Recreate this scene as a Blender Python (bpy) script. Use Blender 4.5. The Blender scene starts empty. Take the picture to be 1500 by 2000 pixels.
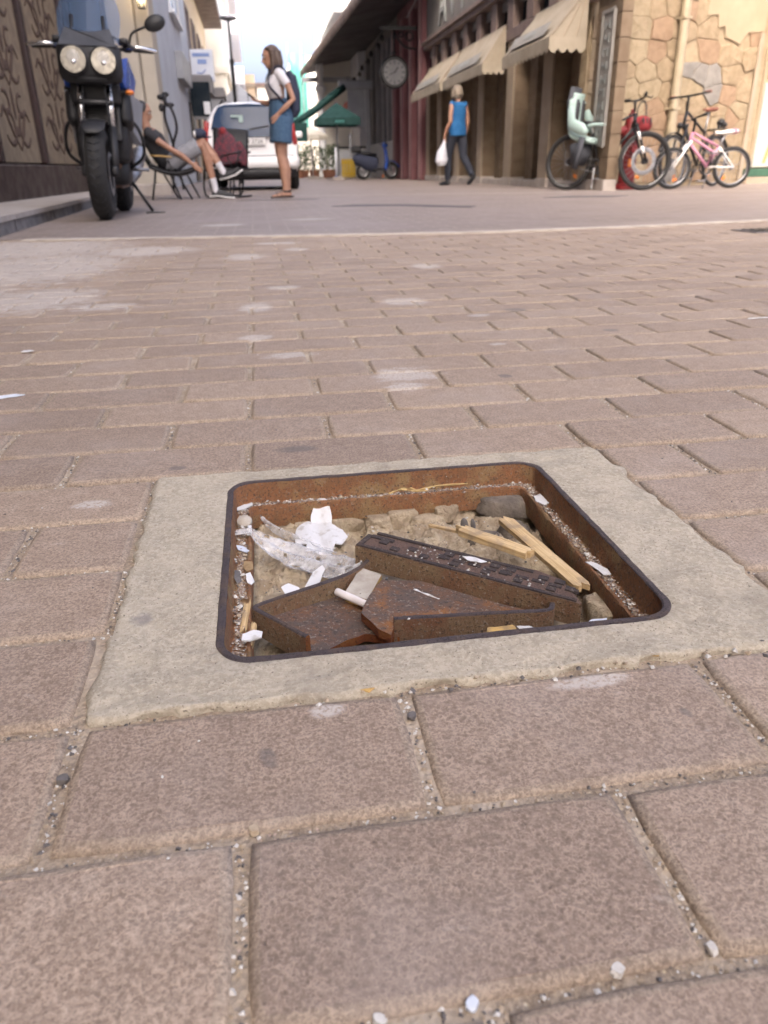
import bpy, bmesh, math, random
from mathutils import Vector, Matrix, noise
R = math.radians
rnd = random.Random(7)
SC = bpy.context.scene
COL = SC.collection

# ---------------------------------------------------------------- camera, sky, sun, exposure
CAM = Vector((0.036, -0.854, 0.33))
PITCH, YAW, ROLL, FPX = R(24.68), R(8.57), R(-1.02), 1462.0
_f0 = Vector((math.sin(YAW), math.cos(YAW), 0)); _r0 = Vector((math.cos(YAW), -math.sin(YAW), 0)); _u0 = Vector((0, 0, 1))
FWD = math.cos(PITCH)*_f0 - math.sin(PITCH)*_u0
_up = math.sin(PITCH)*_f0 + math.cos(PITCH)*_u0
RGT = math.cos(ROLL)*_r0 + math.sin(ROLL)*_up
UPV = -math.sin(ROLL)*_r0 + math.cos(ROLL)*_up
cd = bpy.data.cameras.new('camera'); cam = bpy.data.objects.new('camera', cd); COL.objects.link(cam)
cd.sensor_fit = 'AUTO'; cd.sensor_width = 36; cd.lens = FPX/2000*36
cd.clip_start = 0.02; cd.clip_end = 3000
cd.dof.use_dof = True; cd.dof.focus_distance = 0.66; cd.dof.aperture_fstop = 10.5
m = Matrix((RGT, UPV, -FWD)).transposed().to_4x4(); m.translation = CAM
cam.matrix_world = m
SC.camera = cam

SUN_EL, SUN_AZ = R(36), R(215)          # azimuth clockwise from +Y: the sun stands behind and to the left, over the left row of houses
w = bpy.data.worlds.new('World'); SC.world = w; w.use_nodes = True
wn = w.node_tree.nodes; wl = w.node_tree.links
sky = wn.new('ShaderNodeTexSky'); sky.sky_type = 'NISHITA'; sky.sun_disc = False
sky.sun_elevation = SUN_EL; sky.sun_rotation = SUN_AZ; sky.air_density = 0.35; sky.dust_density = 10.0; sky.ozone_density = 0.0
wl.new(sky.outputs[0], wn['Background'].inputs[0]); wn['Background'].inputs[1].default_value = 0.15
sl = bpy.data.lights.new('sun', 'SUN'); sl.energy = 2.2; sl.angle = R(0.5); sl.color = (1.0, 0.93, 0.82)
so = bpy.data.objects.new('sun', sl); COL.objects.link(so)
sd = Vector((math.sin(SUN_AZ)*math.cos(SUN_EL), math.cos(SUN_AZ)*math.cos(SUN_EL), math.sin(SUN_EL)))
so.rotation_euler = sd.to_track_quat('Z', 'Y').to_euler(); so.location = (0, -20, 30)
SC.view_settings.view_transform = 'Standard'; SC.view_settings.look = 'None'
SC.view_settings.exposure = 3.15; SC.view_settings.gamma = 1.0; SC.view_settings.use_curve_mapping = False
SC.render.engine = 'CYCLES'; SC.cycles.max_bounces = 6; SC.cycles.diffuse_bounces = 4; SC.cycles.use_denoising = True

# ---------------------------------------------------------------- materials
MATS = {}
def nn(nt, t, **kw):
    n = nt.nodes.new(t)
    for k, v in kw.items(): setattr(n, k, v)
    return n
def mixc(nt, fac, a, b, mode='MIX'):
    n = nn(nt, 'ShaderNodeMix', data_type='RGBA', blend_type=mode)
    for s, v in ((0, fac), (6, a), (7, b)):
        if hasattr(v, 'links'): nt.links.new(v, n.inputs[s])
        elif isinstance(v, (int, float)): n.inputs[s].default_value = v
        else: n.inputs[s].default_value = (*v, 1) if len(v) == 3 else v
    return n.outputs[2]
def noise_t(nt, vec, scale, detail=4, rough=.6):
    n = nn(nt, 'ShaderNodeTexNoise'); n.inputs['Scale'].default_value = scale
    n.inputs['Detail'].default_value = detail; n.inputs['Roughness'].default_value = rough
    nt.links.new(vec, n.inputs['Vector']); return n.outputs['Fac']
def ramp(nt, x, lo, hi):
    n = nn(nt, 'ShaderNodeMapRange'); n.inputs[1].default_value = lo; n.inputs[2].default_value = hi
    n.interpolation_type = 'SMOOTHSTEP'
    nt.links.new(x, n.inputs[0]); return n.outputs[0]
def mth(nt, op, a, b):
    n = nn(nt, 'ShaderNodeMath', operation=op)
    for i, v in enumerate((a, b)):
        if hasattr(v, 'links'): nt.links.new(v, n.inputs[i])
        else: n.inputs[i].default_value = v
    return n.outputs[0]
def base_mat(name):
    mt = bpy.data.materials.new(name); mt.use_nodes = True; nt = mt.node_tree
    return mt, nt, nt.nodes['Principled BSDF']
def bump(nt, b, h, strength, dist):
    n = nn(nt, 'ShaderNodeBump'); n.inputs['Strength'].default_value = strength; n.inputs['Distance'].default_value = dist
    nt.links.new(h, n.inputs['Height']); nt.links.new(n.outputs[0], b.inputs['Normal'])
def mk(name, c, c2=None, scale=8.0, rough=.6, metal=0.0, bmp=0.0, bscale=None, bdist=.002, spread=(.35, .65), alpha=1.0, spec=.5, coat=0, world=True, var=.06):
    """Plain surface: two colours mixed by noise, a light fine grain, and some bump."""
    mt, nt, b = base_mat(name)
    g = nn(nt, 'ShaderNodeNewGeometry'); tc = nn(nt, 'ShaderNodeTexCoord')
    vec = g.outputs['Position'] if world else tc.outputs['Object']
    c2 = c2 or tuple(x*.82 for x in c)
    f = ramp(nt, noise_t(nt, vec, scale, 6), *spread)
    col = mixc(nt, f, c, c2)
    if var:
        oi = nn(nt, 'ShaderNodeObjectInfo')
        hv = nn(nt, 'ShaderNodeHueSaturation'); nt.links.new(col, hv.inputs['Color'])
        nt.links.new(mth(nt, 'ADD', mth(nt, 'MULTIPLY', oi.outputs['Random'], var*2), 1-var), hv.inputs['Value']); col = hv.outputs[0]
    nt.links.new(col, b.inputs['Base Color'])
    rr = nn(nt, 'ShaderNodeMapRange'); rr.inputs[3].default_value = max(.02, rough-.08); rr.inputs[4].default_value = min(1, rough+.08)
    nt.links.new(f, rr.inputs[0]); nt.links.new(rr.outputs[0], b.inputs['Roughness'])
    b.inputs['Metallic'].default_value = metal; b.inputs['Specular IOR Level'].default_value = spec
    b.inputs['Coat Weight'].default_value = coat
    if alpha < 1: b.inputs['Alpha'].default_value = alpha
    if bmp: bump(nt, b, noise_t(nt, vec, bscale or scale*4, 5), bmp, bdist)
    MATS[name] = mt; return mt
def emis(name, c, s):
    mt, nt, b = base_mat(name); b.inputs['Base Color'].default_value = (*c, 1)
    b.inputs['Emission Color'].default_value = (*c, 1); b.inputs['Emission Strength'].default_value = s
    MATS[name] = mt; return mt
def glassy(name, tint, rough=.03, alpha=.25):
    mt, nt, b = base_mat(name); b.inputs['Base Color'].default_value = (*tint, 1)
    b.inputs['Roughness'].default_value = rough; b.inputs['Alpha'].default_value = alpha
    MATS[name] = mt; return mt

def blob(nt, pos, cx, cy, rx, ry, rot=0, soft=.5):
    """1 inside an ellipse on the ground, 0 outside (a stain's own outline)."""
    mp = nn(nt, 'ShaderNodeMapping', vector_type='TEXTURE')
    mp.inputs['Location'].default_value = (cx, cy, 0); mp.inputs['Rotation'].default_value = (0, 0, rot); mp.inputs['Scale'].default_value = (rx, ry, 1e4)
    nt.links.new(pos, mp.inputs['Vector'])
    ln = nn(nt, 'ShaderNodeVectorMath', operation='LENGTH'); nt.links.new(mp.outputs[0], ln.inputs[0])
    return ramp(nt, ln.outputs['Value'], 1.0, soft)
STAINS_PALE = [(.27, .42, .10, .085, .2), (.255, .34, .05, .05, 0), (.41, 1.19, .10, .10, .3), (-.82, 2.35, .55, .95, 0), (-.62, 1.5, .32, .4, 0), (.01, 1.2, .07, .12, 0), (-.03, 2.5, .14, .22, 0),
               (.2, 2.76, .09, .12, 0), (.012, .8, .06, .05, 0), (.63, 1.96, .10, .12, 0), (-.4, 1.32, .16, .10, 0), (-1.1, 3.2, .8, .9, 0), (.24, -.452, .045, .012, .05), (.055, -.452, .02, .014, 0),
               (-.17, -.06, .03, .02, 0), (.08, .62, .08, .04, .1), (.55, .95, .05, .03, 0), (.1, 1.55, .09, .07, 0), (.5, .62, .03, .02, 0), (.12, 3.1, .2, .1, 0), (-1.0, 1.6, .5, .5, 0), (-.5, 2.9, .4, .4, 0), (-.2, 4.6, .25, .2, 0), (.4, 5.0, .3, .12, 0)]
STAINS_DARK = [(.437, .37, .022, .02, 0), (.06, .07, .05, .02, 0), (.29, -.494, .006, .010, .5), (.66, 1.0, .05, .04, 0), (.016, -.49, .010, .018, .3), (-.085, .03, .02, .012, 0), (.78, .7, .03, .03, 0), (.335, -.6, .02, .012, .6)]
def stained(nt, pos, col):
    mpv = nn(nt, 'ShaderNodeMapping'); mpv.inputs['Scale'].default_value = (.75, 1.5, 1); nt.links.new(pos, mpv.inputs['Vector'])
    nz = noise_t(nt, mpv.outputs[0], 24, 7, .74); nz2 = noise_t(nt, pos, 6, 4, .6)
    acc = None
    for s in STAINS_PALE:
        k = blob(nt, pos, *s, soft=.25); acc = k if acc is None else mth(nt, 'MAXIMUM', acc, k)
    f = ramp(nt, mth(nt, 'ADD', acc, mth(nt, 'MULTIPLY', mth(nt, 'SUBTRACT', nz, .5), 3.0)), .28, 1.05)
    f = mth(nt, 'MULTIPLY', f, ramp(nt, noise_t(nt, pos, 240, 4, .7), .32, .56))
    col = mixc(nt, mth(nt, 'MULTIPLY', f, .8), col, (.52, .475, .43))
    acc = None
    for s in STAINS_DARK:
        k = blob(nt, pos, *s, soft=.3); acc = k if acc is None else mth(nt, 'MAXIMUM', acc, k)
    f = ramp(nt, mth(nt, 'ADD', acc, mth(nt, 'MULTIPLY', mth(nt, 'SUBTRACT', nz, .5), 2.6)), .45, 1.05)
    col = mixc(nt, mth(nt, 'MULTIPLY', f, .55), col, (.085, .08, .085))
    col = mixc(nt, mth(nt, 'MULTIPLY', ramp(nt, mth(nt, 'ADD', blob(nt, pos, -.1085, -.378, .0055, .034, 0, .3), mth(nt, 'MULTIPLY', mth(nt, 'SUBTRACT', nz, .5), 1.5)), .35, .9), .7), col, (.20, .42, .27))
    # thin dusty film in large soft patches
    return mixc(nt, mth(nt, 'MULTIPLY', ramp(nt, nz2, .45, .75), .22), col, (.40, .35, .32))

def paver_mat(name, a, bcol, dusty):
    mt, nt, b = base_mat(name)
    pos = nn(nt, 'ShaderNodeNewGeometry').outputs['Position']
    at = nn(nt, 'ShaderNodeAttribute', attribute_name='tint').outputs['Fac']
    n1 = noise_t(nt, pos, 210, 5, .72); n2 = noise_t(nt, pos, 520, 2, .5); n3 = noise_t(nt, pos, 45, 3, .6)
    worm = ramp(nt, mth(nt, 'ABSOLUTE', mth(nt, 'SUBTRACT', noise_t(nt, pos, 230, 2, .55), .5), 0), .07, .0)
    worm = mth(nt, 'MULTIPLY', worm, ramp(nt, n3, .3, .62))
    col = mixc(nt, ramp(nt, n1, .34, .66), a, bcol)
    col = mixc(nt, mth(nt, 'MULTIPLY', worm, .62), col, tuple(min(1, x*1.55) for x in bcol))
    col = mixc(nt, mth(nt, 'MULTIPLY', ramp(nt, n2, .62, .74), .5), col, (.075, .055, .045))
    col = mixc(nt, mth(nt, 'MULTIPLY', ramp(nt, n3, .5, .8), .3), col, (.34, .27, .21) if not dusty else bcol)
    n5 = noise_t(nt, pos, 430, 3, .6)
    col = mixc(nt, mth(nt, 'MULTIPLY', ramp(nt, n5, .54, .64), .5), col, tuple(min(1, x*1.5) for x in bcol))
    col = mixc(nt, mth(nt, 'MULTIPLY', ramp(nt, n5, .46, .36), .45), col, tuple(x*.55 for x in a))
    hv = nn(nt, 'ShaderNodeHueSaturation'); nt.links.new(col, hv.inputs['Color'])
    nt.links.new(mth(nt, 'ADD', mth(nt, 'MULTIPLY', at, .24), .88), hv.inputs['Value'])
    nt.links.new(mth(nt, 'ADD', mth(nt, 'MULTIPLY', at, .004), .504), hv.inputs['Hue'])
    hv.inputs['Saturation'].default_value = .92
    nt.links.new(stained(nt, pos, hv.outputs[0]), b.inputs['Base Color'])
    b.inputs['Roughness'].default_value = .7; b.inputs['Specular IOR Level'].default_value = .4
    h = mth(nt, 'ADD', mth(nt, 'MULTIPLY', n1, .7), mth(nt, 'ADD', mth(nt, 'MULTIPLY', worm, .35), mth(nt, 'MULTIPLY', n5, .8)))
    bump(nt, b, h, .45, .0013)
    MATS[name] = mt; return mt
paver_mat('paver_face', (.205, .141, .102), (.308, .224, .168), False)
paver_mat('paver_edge', (.222, .158, .113), (.315, .236, .172), True)
def sand_mat():
    mt, nt, b = base_mat('joint_sand')
    pos = nn(nt, 'ShaderNodeNewGeometry').outputs['Position']
    col = mixc(nt, ramp(nt, noise_t(nt, pos, 380, 4, .7), .35, .65), (.35, .278, .20), (.21, .162, .118))
    vo = nn(nt, 'ShaderNodeTexVoronoi'); vo.inputs['Scale'].default_value = 260; nt.links.new(pos, vo.inputs['Vector'])
    hs = nn(nt, 'ShaderNodeHueSaturation'); hs.inputs['Saturation'].default_value = .12; nt.links.new(vo.outputs['Color'], hs.inputs['Color'])
    col = mixc(nt, mth(nt, 'MULTIPLY', ramp(nt, vo.outputs['Distance'], .32, .15), .8), col, hs.outputs[0], 'SOFT_LIGHT')
    col = mixc(nt, ramp(nt, noise_t(nt, pos, 9, 3), .42, .7), col, (.43, .36, .28))
    nt.links.new(col, b.inputs['Base Color']); b.inputs['Roughness'].default_value = .95
    bump(nt, b, vo.outputs['Distance'], .8, .002); MATS['joint_sand'] = mt
sand_mat()
def pave_far_mat():
    """Paving past the white line, seen so flat that single bricks do not show."""
    mt, nt, b = base_mat('far_paving')
    pos = nn(nt, 'ShaderNodeNewGeometry').outputs['Position']
    br = nn(nt, 'ShaderNodeTexBrick'); br.inputs['Scale'].default_value = 1.0; br.inputs['Brick Width'].default_value = .2165; br.inputs['Row Height'].default_value = .1095; br.inputs['Mortar Size'].default_value = .006
    br.inputs['Color1'].default_value = (.175, .138, .115, 1); br.inputs['Color2'].default_value = (.215, .172, .143, 1); br.inputs['Mortar'].default_value = (.30, .25, .21, 1)
    nt.links.new(pos, br.inputs['Vector'])
    col = mixc(nt, ramp(nt, noise_t(nt, pos, 1.3, 5), .35, .7), br.outputs['Color'], (.235, .19, .17))
    col = mixc(nt, mth(nt, 'MULTIPLY', ramp(nt, noise_t(nt, pos, 5, 5), .55, .8), .5), col, (.34, .30, .28))
    nt.links.new(stained(nt, pos, col), b.inputs['Base Color']); b.inputs['Roughness'].default_value = .62
    bump(nt, b, br.outputs['Fac'], -.4, .003); MATS['far_paving'] = mt
pave_far_mat()
def concrete_mat():
    mt, nt, b = base_mat('collar_concrete')
    pos = nn(nt, 'ShaderNodeNewGeometry').outputs['Position']
    n1 = noise_t(nt, pos, 230, 5, .75); n2 = noise_t(nt, pos, 26, 5, .6); n3 = noise_t(nt, pos, 420, 3, .6)
    col = mixc(nt, ramp(nt, n2, .3, .7), (.47, .41, .315), (.36, .31, .235))
    col = mixc(nt, mth(nt, 'MULTIPLY', ramp(nt, n1, .42, .62), .75), col, (.58, .515, .405))
    col = mixc(nt, ramp(nt, n3, .62, .70), col, (.15, .125, .095))
    col = mixc(nt, mth(nt, 'MULTIPLY', ramp(nt, noise_t(nt, pos, 9, 6, .65), .5, .72), .4), col, (.25, .215, .17))
    k = blob(nt, pos, -.085, -.318, .02, .022, 0, .2)
    col = mixc(nt, mth(nt, 'MULTIPLY', ramp(nt, mth(nt, 'ADD', k, mth(nt, 'MULTIPLY', mth(nt, 'SUBTRACT', n2, .5), 2)), .4, 1.0), .5), col, (.17, .16, .17))
    nt.links.new(col, b.inputs['Base Color']); b.inputs['Roughness'].default_value = .93
    bump(nt, b, mth(nt, 'ADD', mth(nt, 'MULTIPLY', n2, 1.5), mth(nt, 'MULTIPLY', n1, 1.2)), .8, .003); MATS['collar_concrete'] = mt
concrete_mat()
def rust_mat(name, cols, sc=1.0, white=.0):
    mt, nt, b = base_mat(name)
    pos = nn(nt, 'ShaderNodeNewGeometry').outputs['Position']
    n1 = noise_t(nt, pos, 75*sc, 9, .82); n2 = noise_t(nt, pos, 300*sc, 5, .75); n3 = noise_t(nt, pos, 24*sc, 4, .6)
    col = mixc(nt, ramp(nt, n1, .36, .64), cols[0], cols[1])
    col = mixc(nt, ramp(nt, n3, .47, .68), col, cols[2])
    col = mixc(nt, ramp(nt, n2, .54, .63), col, cols[3])
    if white: col = mixc(nt, mth(nt, 'MULTIPLY', ramp(nt, noise_t(nt, pos, 260, 5, .8), .565, .64), white), col, (.52, .44, .36))
    nt.links.new(col, b.inputs['Base Color']); b.inputs['Roughness'].default_value = .82; b.inputs['Specular IOR Level'].default_value = .4
    bump(nt, b, mth(nt, 'ADD', n2, mth(nt, 'MULTIPLY', n1, 1.5)), 1.0, .004); MATS[name] = mt
rust_mat('rust_wall', [(.47, .205, .09), (.34, .18, .09), (.48, .31, .15), (.15, .095, .066)], 1.25, .45)
rust_mat('rust_plate', [(.28, .155, .10), (.19, .15, .13), (.50, .21, .065), (.12, .09, .075)], .9, .9)
rust_mat('rust_side', [(.29, .175, .10), (.33, .225, .125), (.28, .135, .07), (.11, .075, .052)], 1.1, .5)
rust_mat('rust_break', [(.32, .085, .02), (.24, .065, .018), (.36, .13, .03), (.12, .04, .018)], 2)
rust_mat('iron_top', [(.085, .068, .068), (.12, .09, .082), (.15, .105, .09), (.05, .042, .045)], 1.4, .35)
rust_mat('iron_rim', [(.15, .118, .122), (.115, .092, .098), (.19, .135, .11), (.075, .06, .062)], 1.6)
rust_mat('tread_pink', [(.24, .145, .11), (.20, .13, .105), (.27, .17, .13), (.11, .08, .072)], 1.6)
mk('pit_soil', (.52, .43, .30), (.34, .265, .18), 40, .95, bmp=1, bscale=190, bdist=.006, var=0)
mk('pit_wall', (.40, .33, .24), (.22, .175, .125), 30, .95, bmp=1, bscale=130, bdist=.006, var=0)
mk('grey_stone', (.22, .185, .15), (.13, .11, .092), 60, .9, bmp=1, bscale=200, bdist=.004)
mk('white_flake', (.66, .655, .65), (.47, .445, .41), 75, .65, bmp=.8, bscale=130, bdist=.0016, spread=(.52, .68))
def wood_mat():
    mt, nt, b = base_mat('dry_wood'); tc = nn(nt, 'ShaderNodeTexCoord'); mp = nn(nt, 'ShaderNodeMapping'); mp.inputs['Scale'].default_value = (14, 420, 300); nt.links.new(tc.outputs['Object'], mp.inputs['Vector'])
    n1 = noise_t(nt, mp.outputs[0], 1.0, 5, .65); n2 = noise_t(nt, tc.outputs['Object'], 60, 4, .6)
    col = mixc(nt, ramp(nt, n1, .35, .7), (.62, .46, .25), (.40, .26, .11)); col = mixc(nt, mth(nt, 'MULTIPLY', ramp(nt, n2, .46, .72), .75), col, (.27, .20, .13))
    nt.links.new(col, b.inputs['Base Color']); b.inputs['Roughness'].default_value = .75; bump(nt, b, n1, .6, .0012); MATS['dry_wood'] = mt
wood_mat()
mk('straw', (.52, .38, .17), (.40, .27, .11), 90, .7)
mk('dry_leaf', (.34, .23, .11), (.24, .15, .07), 90, .75)
mk('cigarette_paper', (.68, .64, .62), (.60, .55, .53), 50, .7)
mk('ochre', (.52, .33, .10), (.30, .20, .09), 90, .8, bmp=.5, bscale=200, bdist=.001)
mk('pale_block', (.44, .40, .34), (.33, .29, .24), 60, .85, bmp=.4, bscale=200, bdist=.001)
mk('grey_shell', (.16, .145, .135), (.10, .09, .085), 60, .6)
mk('chip_white', (.62, .60, .56), (.5, .47, .43), 150, .8)
mk('chip_tan', (.42, .34, .24), (.30, .23, .16), 150, .85)
mk('chip_dark', (.09, .082, .08), (.13, .115, .11), 150, .7)
mk('rust_grit', (.19, .115, .075), (.36, .30, .25), 320, .9)
def film_mat():
    mt, nt, b = base_mat('plastic_film')
    b.inputs['Base Color'].default_value = (.72, .72, .73, 1); b.inputs['Roughness'].default_value = .28
    pos = nn(nt, 'ShaderNodeNewGeometry').outputs['Position']
    f = ramp(nt, noise_t(nt, pos, 45, 5, .7), .35, .75)
    r = nn(nt, 'ShaderNodeMapRange'); r.inputs[3].default_value = .2; r.inputs[4].default_value = .66; nt.links.new(f, r.inputs[0]); nt.links.new(r.outputs[0], b.inputs['Alpha'])
    bump(nt, b, noise_t(nt, pos, 120, 4), .5, .002); MATS['plastic_film'] = mt
film_mat()
for a in [('white_paint', (.72, .74, .76), (.66, .68, .70), 3, .55, 0, .1), ('cream_wall', (0.4173, 0.3767, 0.313), (0.3594, 0.3245, 0.2689), 1.2, .8, 0, .2), ('white_wall', (.66, .68, .71), (.58, .60, .64), .9, .85, 0, .2),
          ('bluish_wall', (0.5081, 0.5645, 0.642), (0.4516, 0.5009, 0.5715), .9, .85, 0, .2), ('grey_wall', (0.208, 0.2015, 0.2015), (0.1755, 0.1723, 0.1755), 1.3, .85, 0, .2), ('pink_wall', (0.1748, 0.06906, 0.07475), (0.1463, 0.05687, 0.06256), 1.2, .75, 0, .15),
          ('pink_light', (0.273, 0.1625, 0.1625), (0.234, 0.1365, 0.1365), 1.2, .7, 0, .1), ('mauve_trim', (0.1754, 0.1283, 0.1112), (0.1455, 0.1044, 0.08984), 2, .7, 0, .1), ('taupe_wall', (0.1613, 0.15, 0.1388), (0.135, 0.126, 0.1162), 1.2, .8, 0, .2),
          ('clad_stone', (0.1667, 0.1211, 0.07722), (0.1361, 0.09652, 0.06143), 5, .85, 0, .4), ('cream_trim', (0.3024, 0.2436, 0.1764), (0.2688, 0.2142, 0.1554), 3, .75, 0, .15), ('dark_glass', (.012, .018, .024), (.018, .024, .03), 2, .12, 0, 0),
          ('canopy_brown', (0.0525, 0.042, 0.0469), (0.042, 0.035, 0.0392), 1.2, .7, 0, .1), ('canopy_edge', (0.152, 0.1, 0.08), (0.124, 0.08, 0.0656), 2, .6, 0, .1), ('awning_cream', (0.3091, 0.2657, 0.2028), (0.2705, 0.2318, 0.1738), 4, .85, 0, .15),
          ('awning_panel', (0.2475, 0.2363, 0.2175), (0.225, 0.2137, 0.1965), 4, .85, 0, .15), ('print_grey', (.22, .235, .23), (.27, .28, .27), 20, .85, 0, 0), ('black_metal', (.009, .009, .011), (.014, .014, .015), 20, .45, .2, .1),
          ('dark_wood', (0.03, 0.012, 0.0102), (0.0204, 0.0084, 0.0072), 6, .5, 0, .2), ('frame_brown', (0.0204, 0.0132, 0.0108), (0.0276, 0.0168, 0.0132), 5, .5, 0, .1), ('cloth_tan', (0.2228, 0.1708, 0.1069), (0.1782, 0.1337, 0.0891), 8, .85, 0, .2),
          ('cloth_motif', (0.0825, 0.04875, 0.03188), (0.06938, 0.04125, 0.02625), 12, .85, 0, .2), ('step_stone', (0.374, 0.3315, 0.2975), (0.3145, 0.2805, 0.2465), 5, .8, 0, .2), ('kerb_stone', (.20, .185, .175), (.13, .12, .115), 9, .9, 0, .3),
          ('green_fabric', (.004, .042, .038), (.003, .034, .030), 4, .8, 0, .1), ('white_fabric', (.76, .72, .62), (.70, .66, .56), 4, .85, 0, .1), ('net_green', (.06, .24, .21), (.10, .31, .28), 1.2, .8, 0, .3),
          ('tan_wall', (.55, .44, .31), (.48, .38, .26), .8, .85, 0, .2), ('bright_wall', (.78, .75, .68), (.72, .69, .62), .6, .85, 0, .2), ('yellow_plastic', (.42, .28, .01), (.36, .23, .01), 4, .5, 0, 0),
          ('blue_plastic', (.02, .10, .38), (.015, .08, .30), 4, .35, 0, 0), ('sign_red', (.50, .17, .14), (.44, .14, .12), 3, .6, 0, 0), ('sign_white', (.62, .66, .72), (.56, .60, .67), 3, .5, 0, 0), ('sign_blue', (.16, .24, .46), (.2, .28, .5), 9, .6, 0, 0),
          ('leaf_dark', (.028, .05, .022), (.05, .075, .03), 30, .7, 0, 0), ('leaf_mid', (.07, .10, .035), (.045, .07, .025), 30, .7, 0, 0), ('terracotta', (.26, .12, .07), (.2, .09, .06), 6, .8, 0, .2),
          ('tyre', (.010, .010, .010), (.018, .017, .016), 30, .8, 0, .25), ('chrome', (0.713, 0.713, 0.713), (0.6325, 0.6325, 0.6325), 8, .22, 1, 0), ('dull_metal', (.30, .30, .31), (.22, .22, .23), 15, .45, .8, .1),
          ('black_plastic', (.006, .0065, .008), (.010, .010, .012), 12, .55, 0, .1), ('bike_blue', (0.018, 0.075, 0.36), (0.015, 0.06, 0.285), 3, .3, 0, 0), ('bike_silver', (0.35, 0.371, 0.399), (0.308, 0.329, 0.357), 3, .35, .2, 0), ('pipe_brown', (.20, .115, .075), (.15, .09, .06), 9, .45, .6, 0),
          ('orange_lens', (.62, .19, .03), (.55, .15, .02), 9, .3, 0, 0), ('reflector', (0.1802, 0.1681, 0.1412), (0.1021, 0.0931, 0.07805), 40, .15, .7, .3), ('car_paint', (.80, .80, .80), (.77, .77, .775), 2, .28, 0, 0), ('car_grey', (.32, .33, .35), (.28, .29, .31), 3, .5, 0, 0), ('car_glass', (.018, .04, .09), (.03, .05, .09), 1.5, .08, 0, 0),
          ('tail_lens', (.35, .03, .03), (.28, .02, .02), 6, .25, 0, 0), ('skin', (0.36, 0.2016, 0.1368), (0.3312, 0.18, 0.1188), 14, .55, 0, .1), ('skin_tan', (0.3312, 0.18, 0.1188), (0.2952, 0.1548, 0.1008), 14, .55, 0, .1), ('lip', (.33, .11, .09), (.28, .09, .08), 30, .5, 0, 0),
          ('hair_brown', (.055, .034, .024), (.085, .055, .04), 60, .6, 0, .5), ('hair_ash', (0.204, 0.168, 0.126), (0.15, 0.12, 0.09), 60, .65, 0, .5), ('hair_black', (.014, .013, .014), (.025, .022, .02), 60, .5, 0, .4),
          ('cotton_white', (0.576, 0.568, 0.592), (0.528, 0.52, 0.552), 9, .9, 0, .2), ('denim', (0.0465, 0.0961, 0.1674), (0.0341, 0.0744, 0.1333), 40, .9, 0, .4), ('navy', (.018, .024, .05), (.026, .032, .06), 20, .8, 0, .2), ('leather_dark', (.045, .03, .026), (.03, .022, .02), 30, .5, 0, .2),
          ('top_blue', (0.01116, 0.1054, 0.2728), (0.00868, 0.0868, 0.2294), 8, .85, 0, .2), ('trouser_dark', (.018, .022, .035), (.025, .029, .042), 20, .9, 0, .2), ('bag_white', (0.56, 0.568, 0.608), (0.464, 0.48, 0.536), 16, .45, 0, .5), ('shirt_black', (.022, .022, .026), (.03, .03, .034), 20, .9, 0, .2),
          ('short_grey', (0.2475, 0.2513, 0.27), (0.21, 0.2137, 0.2325), 20, .9, 0, .2), ('sneaker', (.03, .03, .033), (.045, .045, .047), 20, .7, 0, .1), ('plaid_red', (0.168, 0.028, 0.042), (0.042, 0.035, 0.0455), 38, .9, 0, .1), ('red_cloth', (.22, .018, .022), (.16, .012, .016), 8, .8, 0, .2),
          ('pink_paint', (.44, .20, .28), (.40, .175, .25), 4, .35, 0, 0), ('cycle_white', (.72, .72, .71), (.66, .66, .65), 4, .4, 0, 0), ('saddle_brown', (.17, .06, .035), (.13, .045, .028), 14, .5, 0, .2), ('mint', (0.375, 0.495, 0.465), (0.33, 0.45, 0.42), 5, .5, 0, 0), ('seat_grey', (0.045, 0.048, 0.057), (0.036, 0.039, 0.048), 8, .7, 0, 0), ('hydrant_red', (.20, .018, .02), (.15, .013, .015), 9, .5, 0, .1),
          ('stone_beige', (0.2542, 0.1934, 0.1214), (0.2011, 0.1503, 0.09104), 9, .9, 0, .6), ('stone_buff', (0.2637, 0.2095, 0.1337), (0.2131, 0.1662, 0.1026), 9, .9, 0, .6), ('stone_pink', (0.2421, 0.1647, 0.1033), (0.2059, 0.1373, 0.08525), 9, .9, 0, .6), ('stone_grey', (0.2, 0.1856, 0.164), (0.164, 0.152, 0.136), 9, .9, 0, .6), ('wall_mortar', (.30, .235, .15), (.245, .188, .118), 9, .95, 0, .6), ('plaster', (0.3128, 0.2482, 0.1632), (0.2788, 0.221, 0.1442), 2.2, .9, 0, .3), ('pipe_cream', (0.3107, 0.2601, 0.177), (0.2781, 0.2312, 0.1553), 5, .6, 0, .1),
          ('shop_panel', (.40, .39, .34), (.35, .34, .30), 2, .6, 0, .1), ('shop_green', (.04, .10, .06), (.03, .08, .05), 5, .6, 0, 0), ('white_line', (.50, .44, .37), (.38, .325, .27), 9, .85, 0, .2), ('tar', (.07, .062, .065), (.10, .09, .09), 8, .7, 0, .2), ('grate_iron', (.12, .11, .108), (.085, .078, .076), 14, .7, .3, .2), ('clock_face', (0.1512, 0.1512, 0.1584), (0.1296, 0.1296, 0.1368), 6, .5, 0, 0), ('lamp_glass', (.55, .5, .4), (.5, .45, .36), 4, .3, 0, 0), ('sign_strip', (0.24, 0.228, 0.21), (0.21, 0.198, 0.183), 6, .8, 0, .1), ('sand_tan', (.42, .34, .22), (.36, .29, .19), 6, .8, 0, .1)]:
    mk(a[0], a[1], a[2], a[3], a[4], a[5], a[6], var=.04)
for k_ in ('car_glass', 'dark_glass'): MATS[k_].node_tree.nodes['Principled BSDF'].inputs['Specular IOR Level'].default_value = .15
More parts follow.
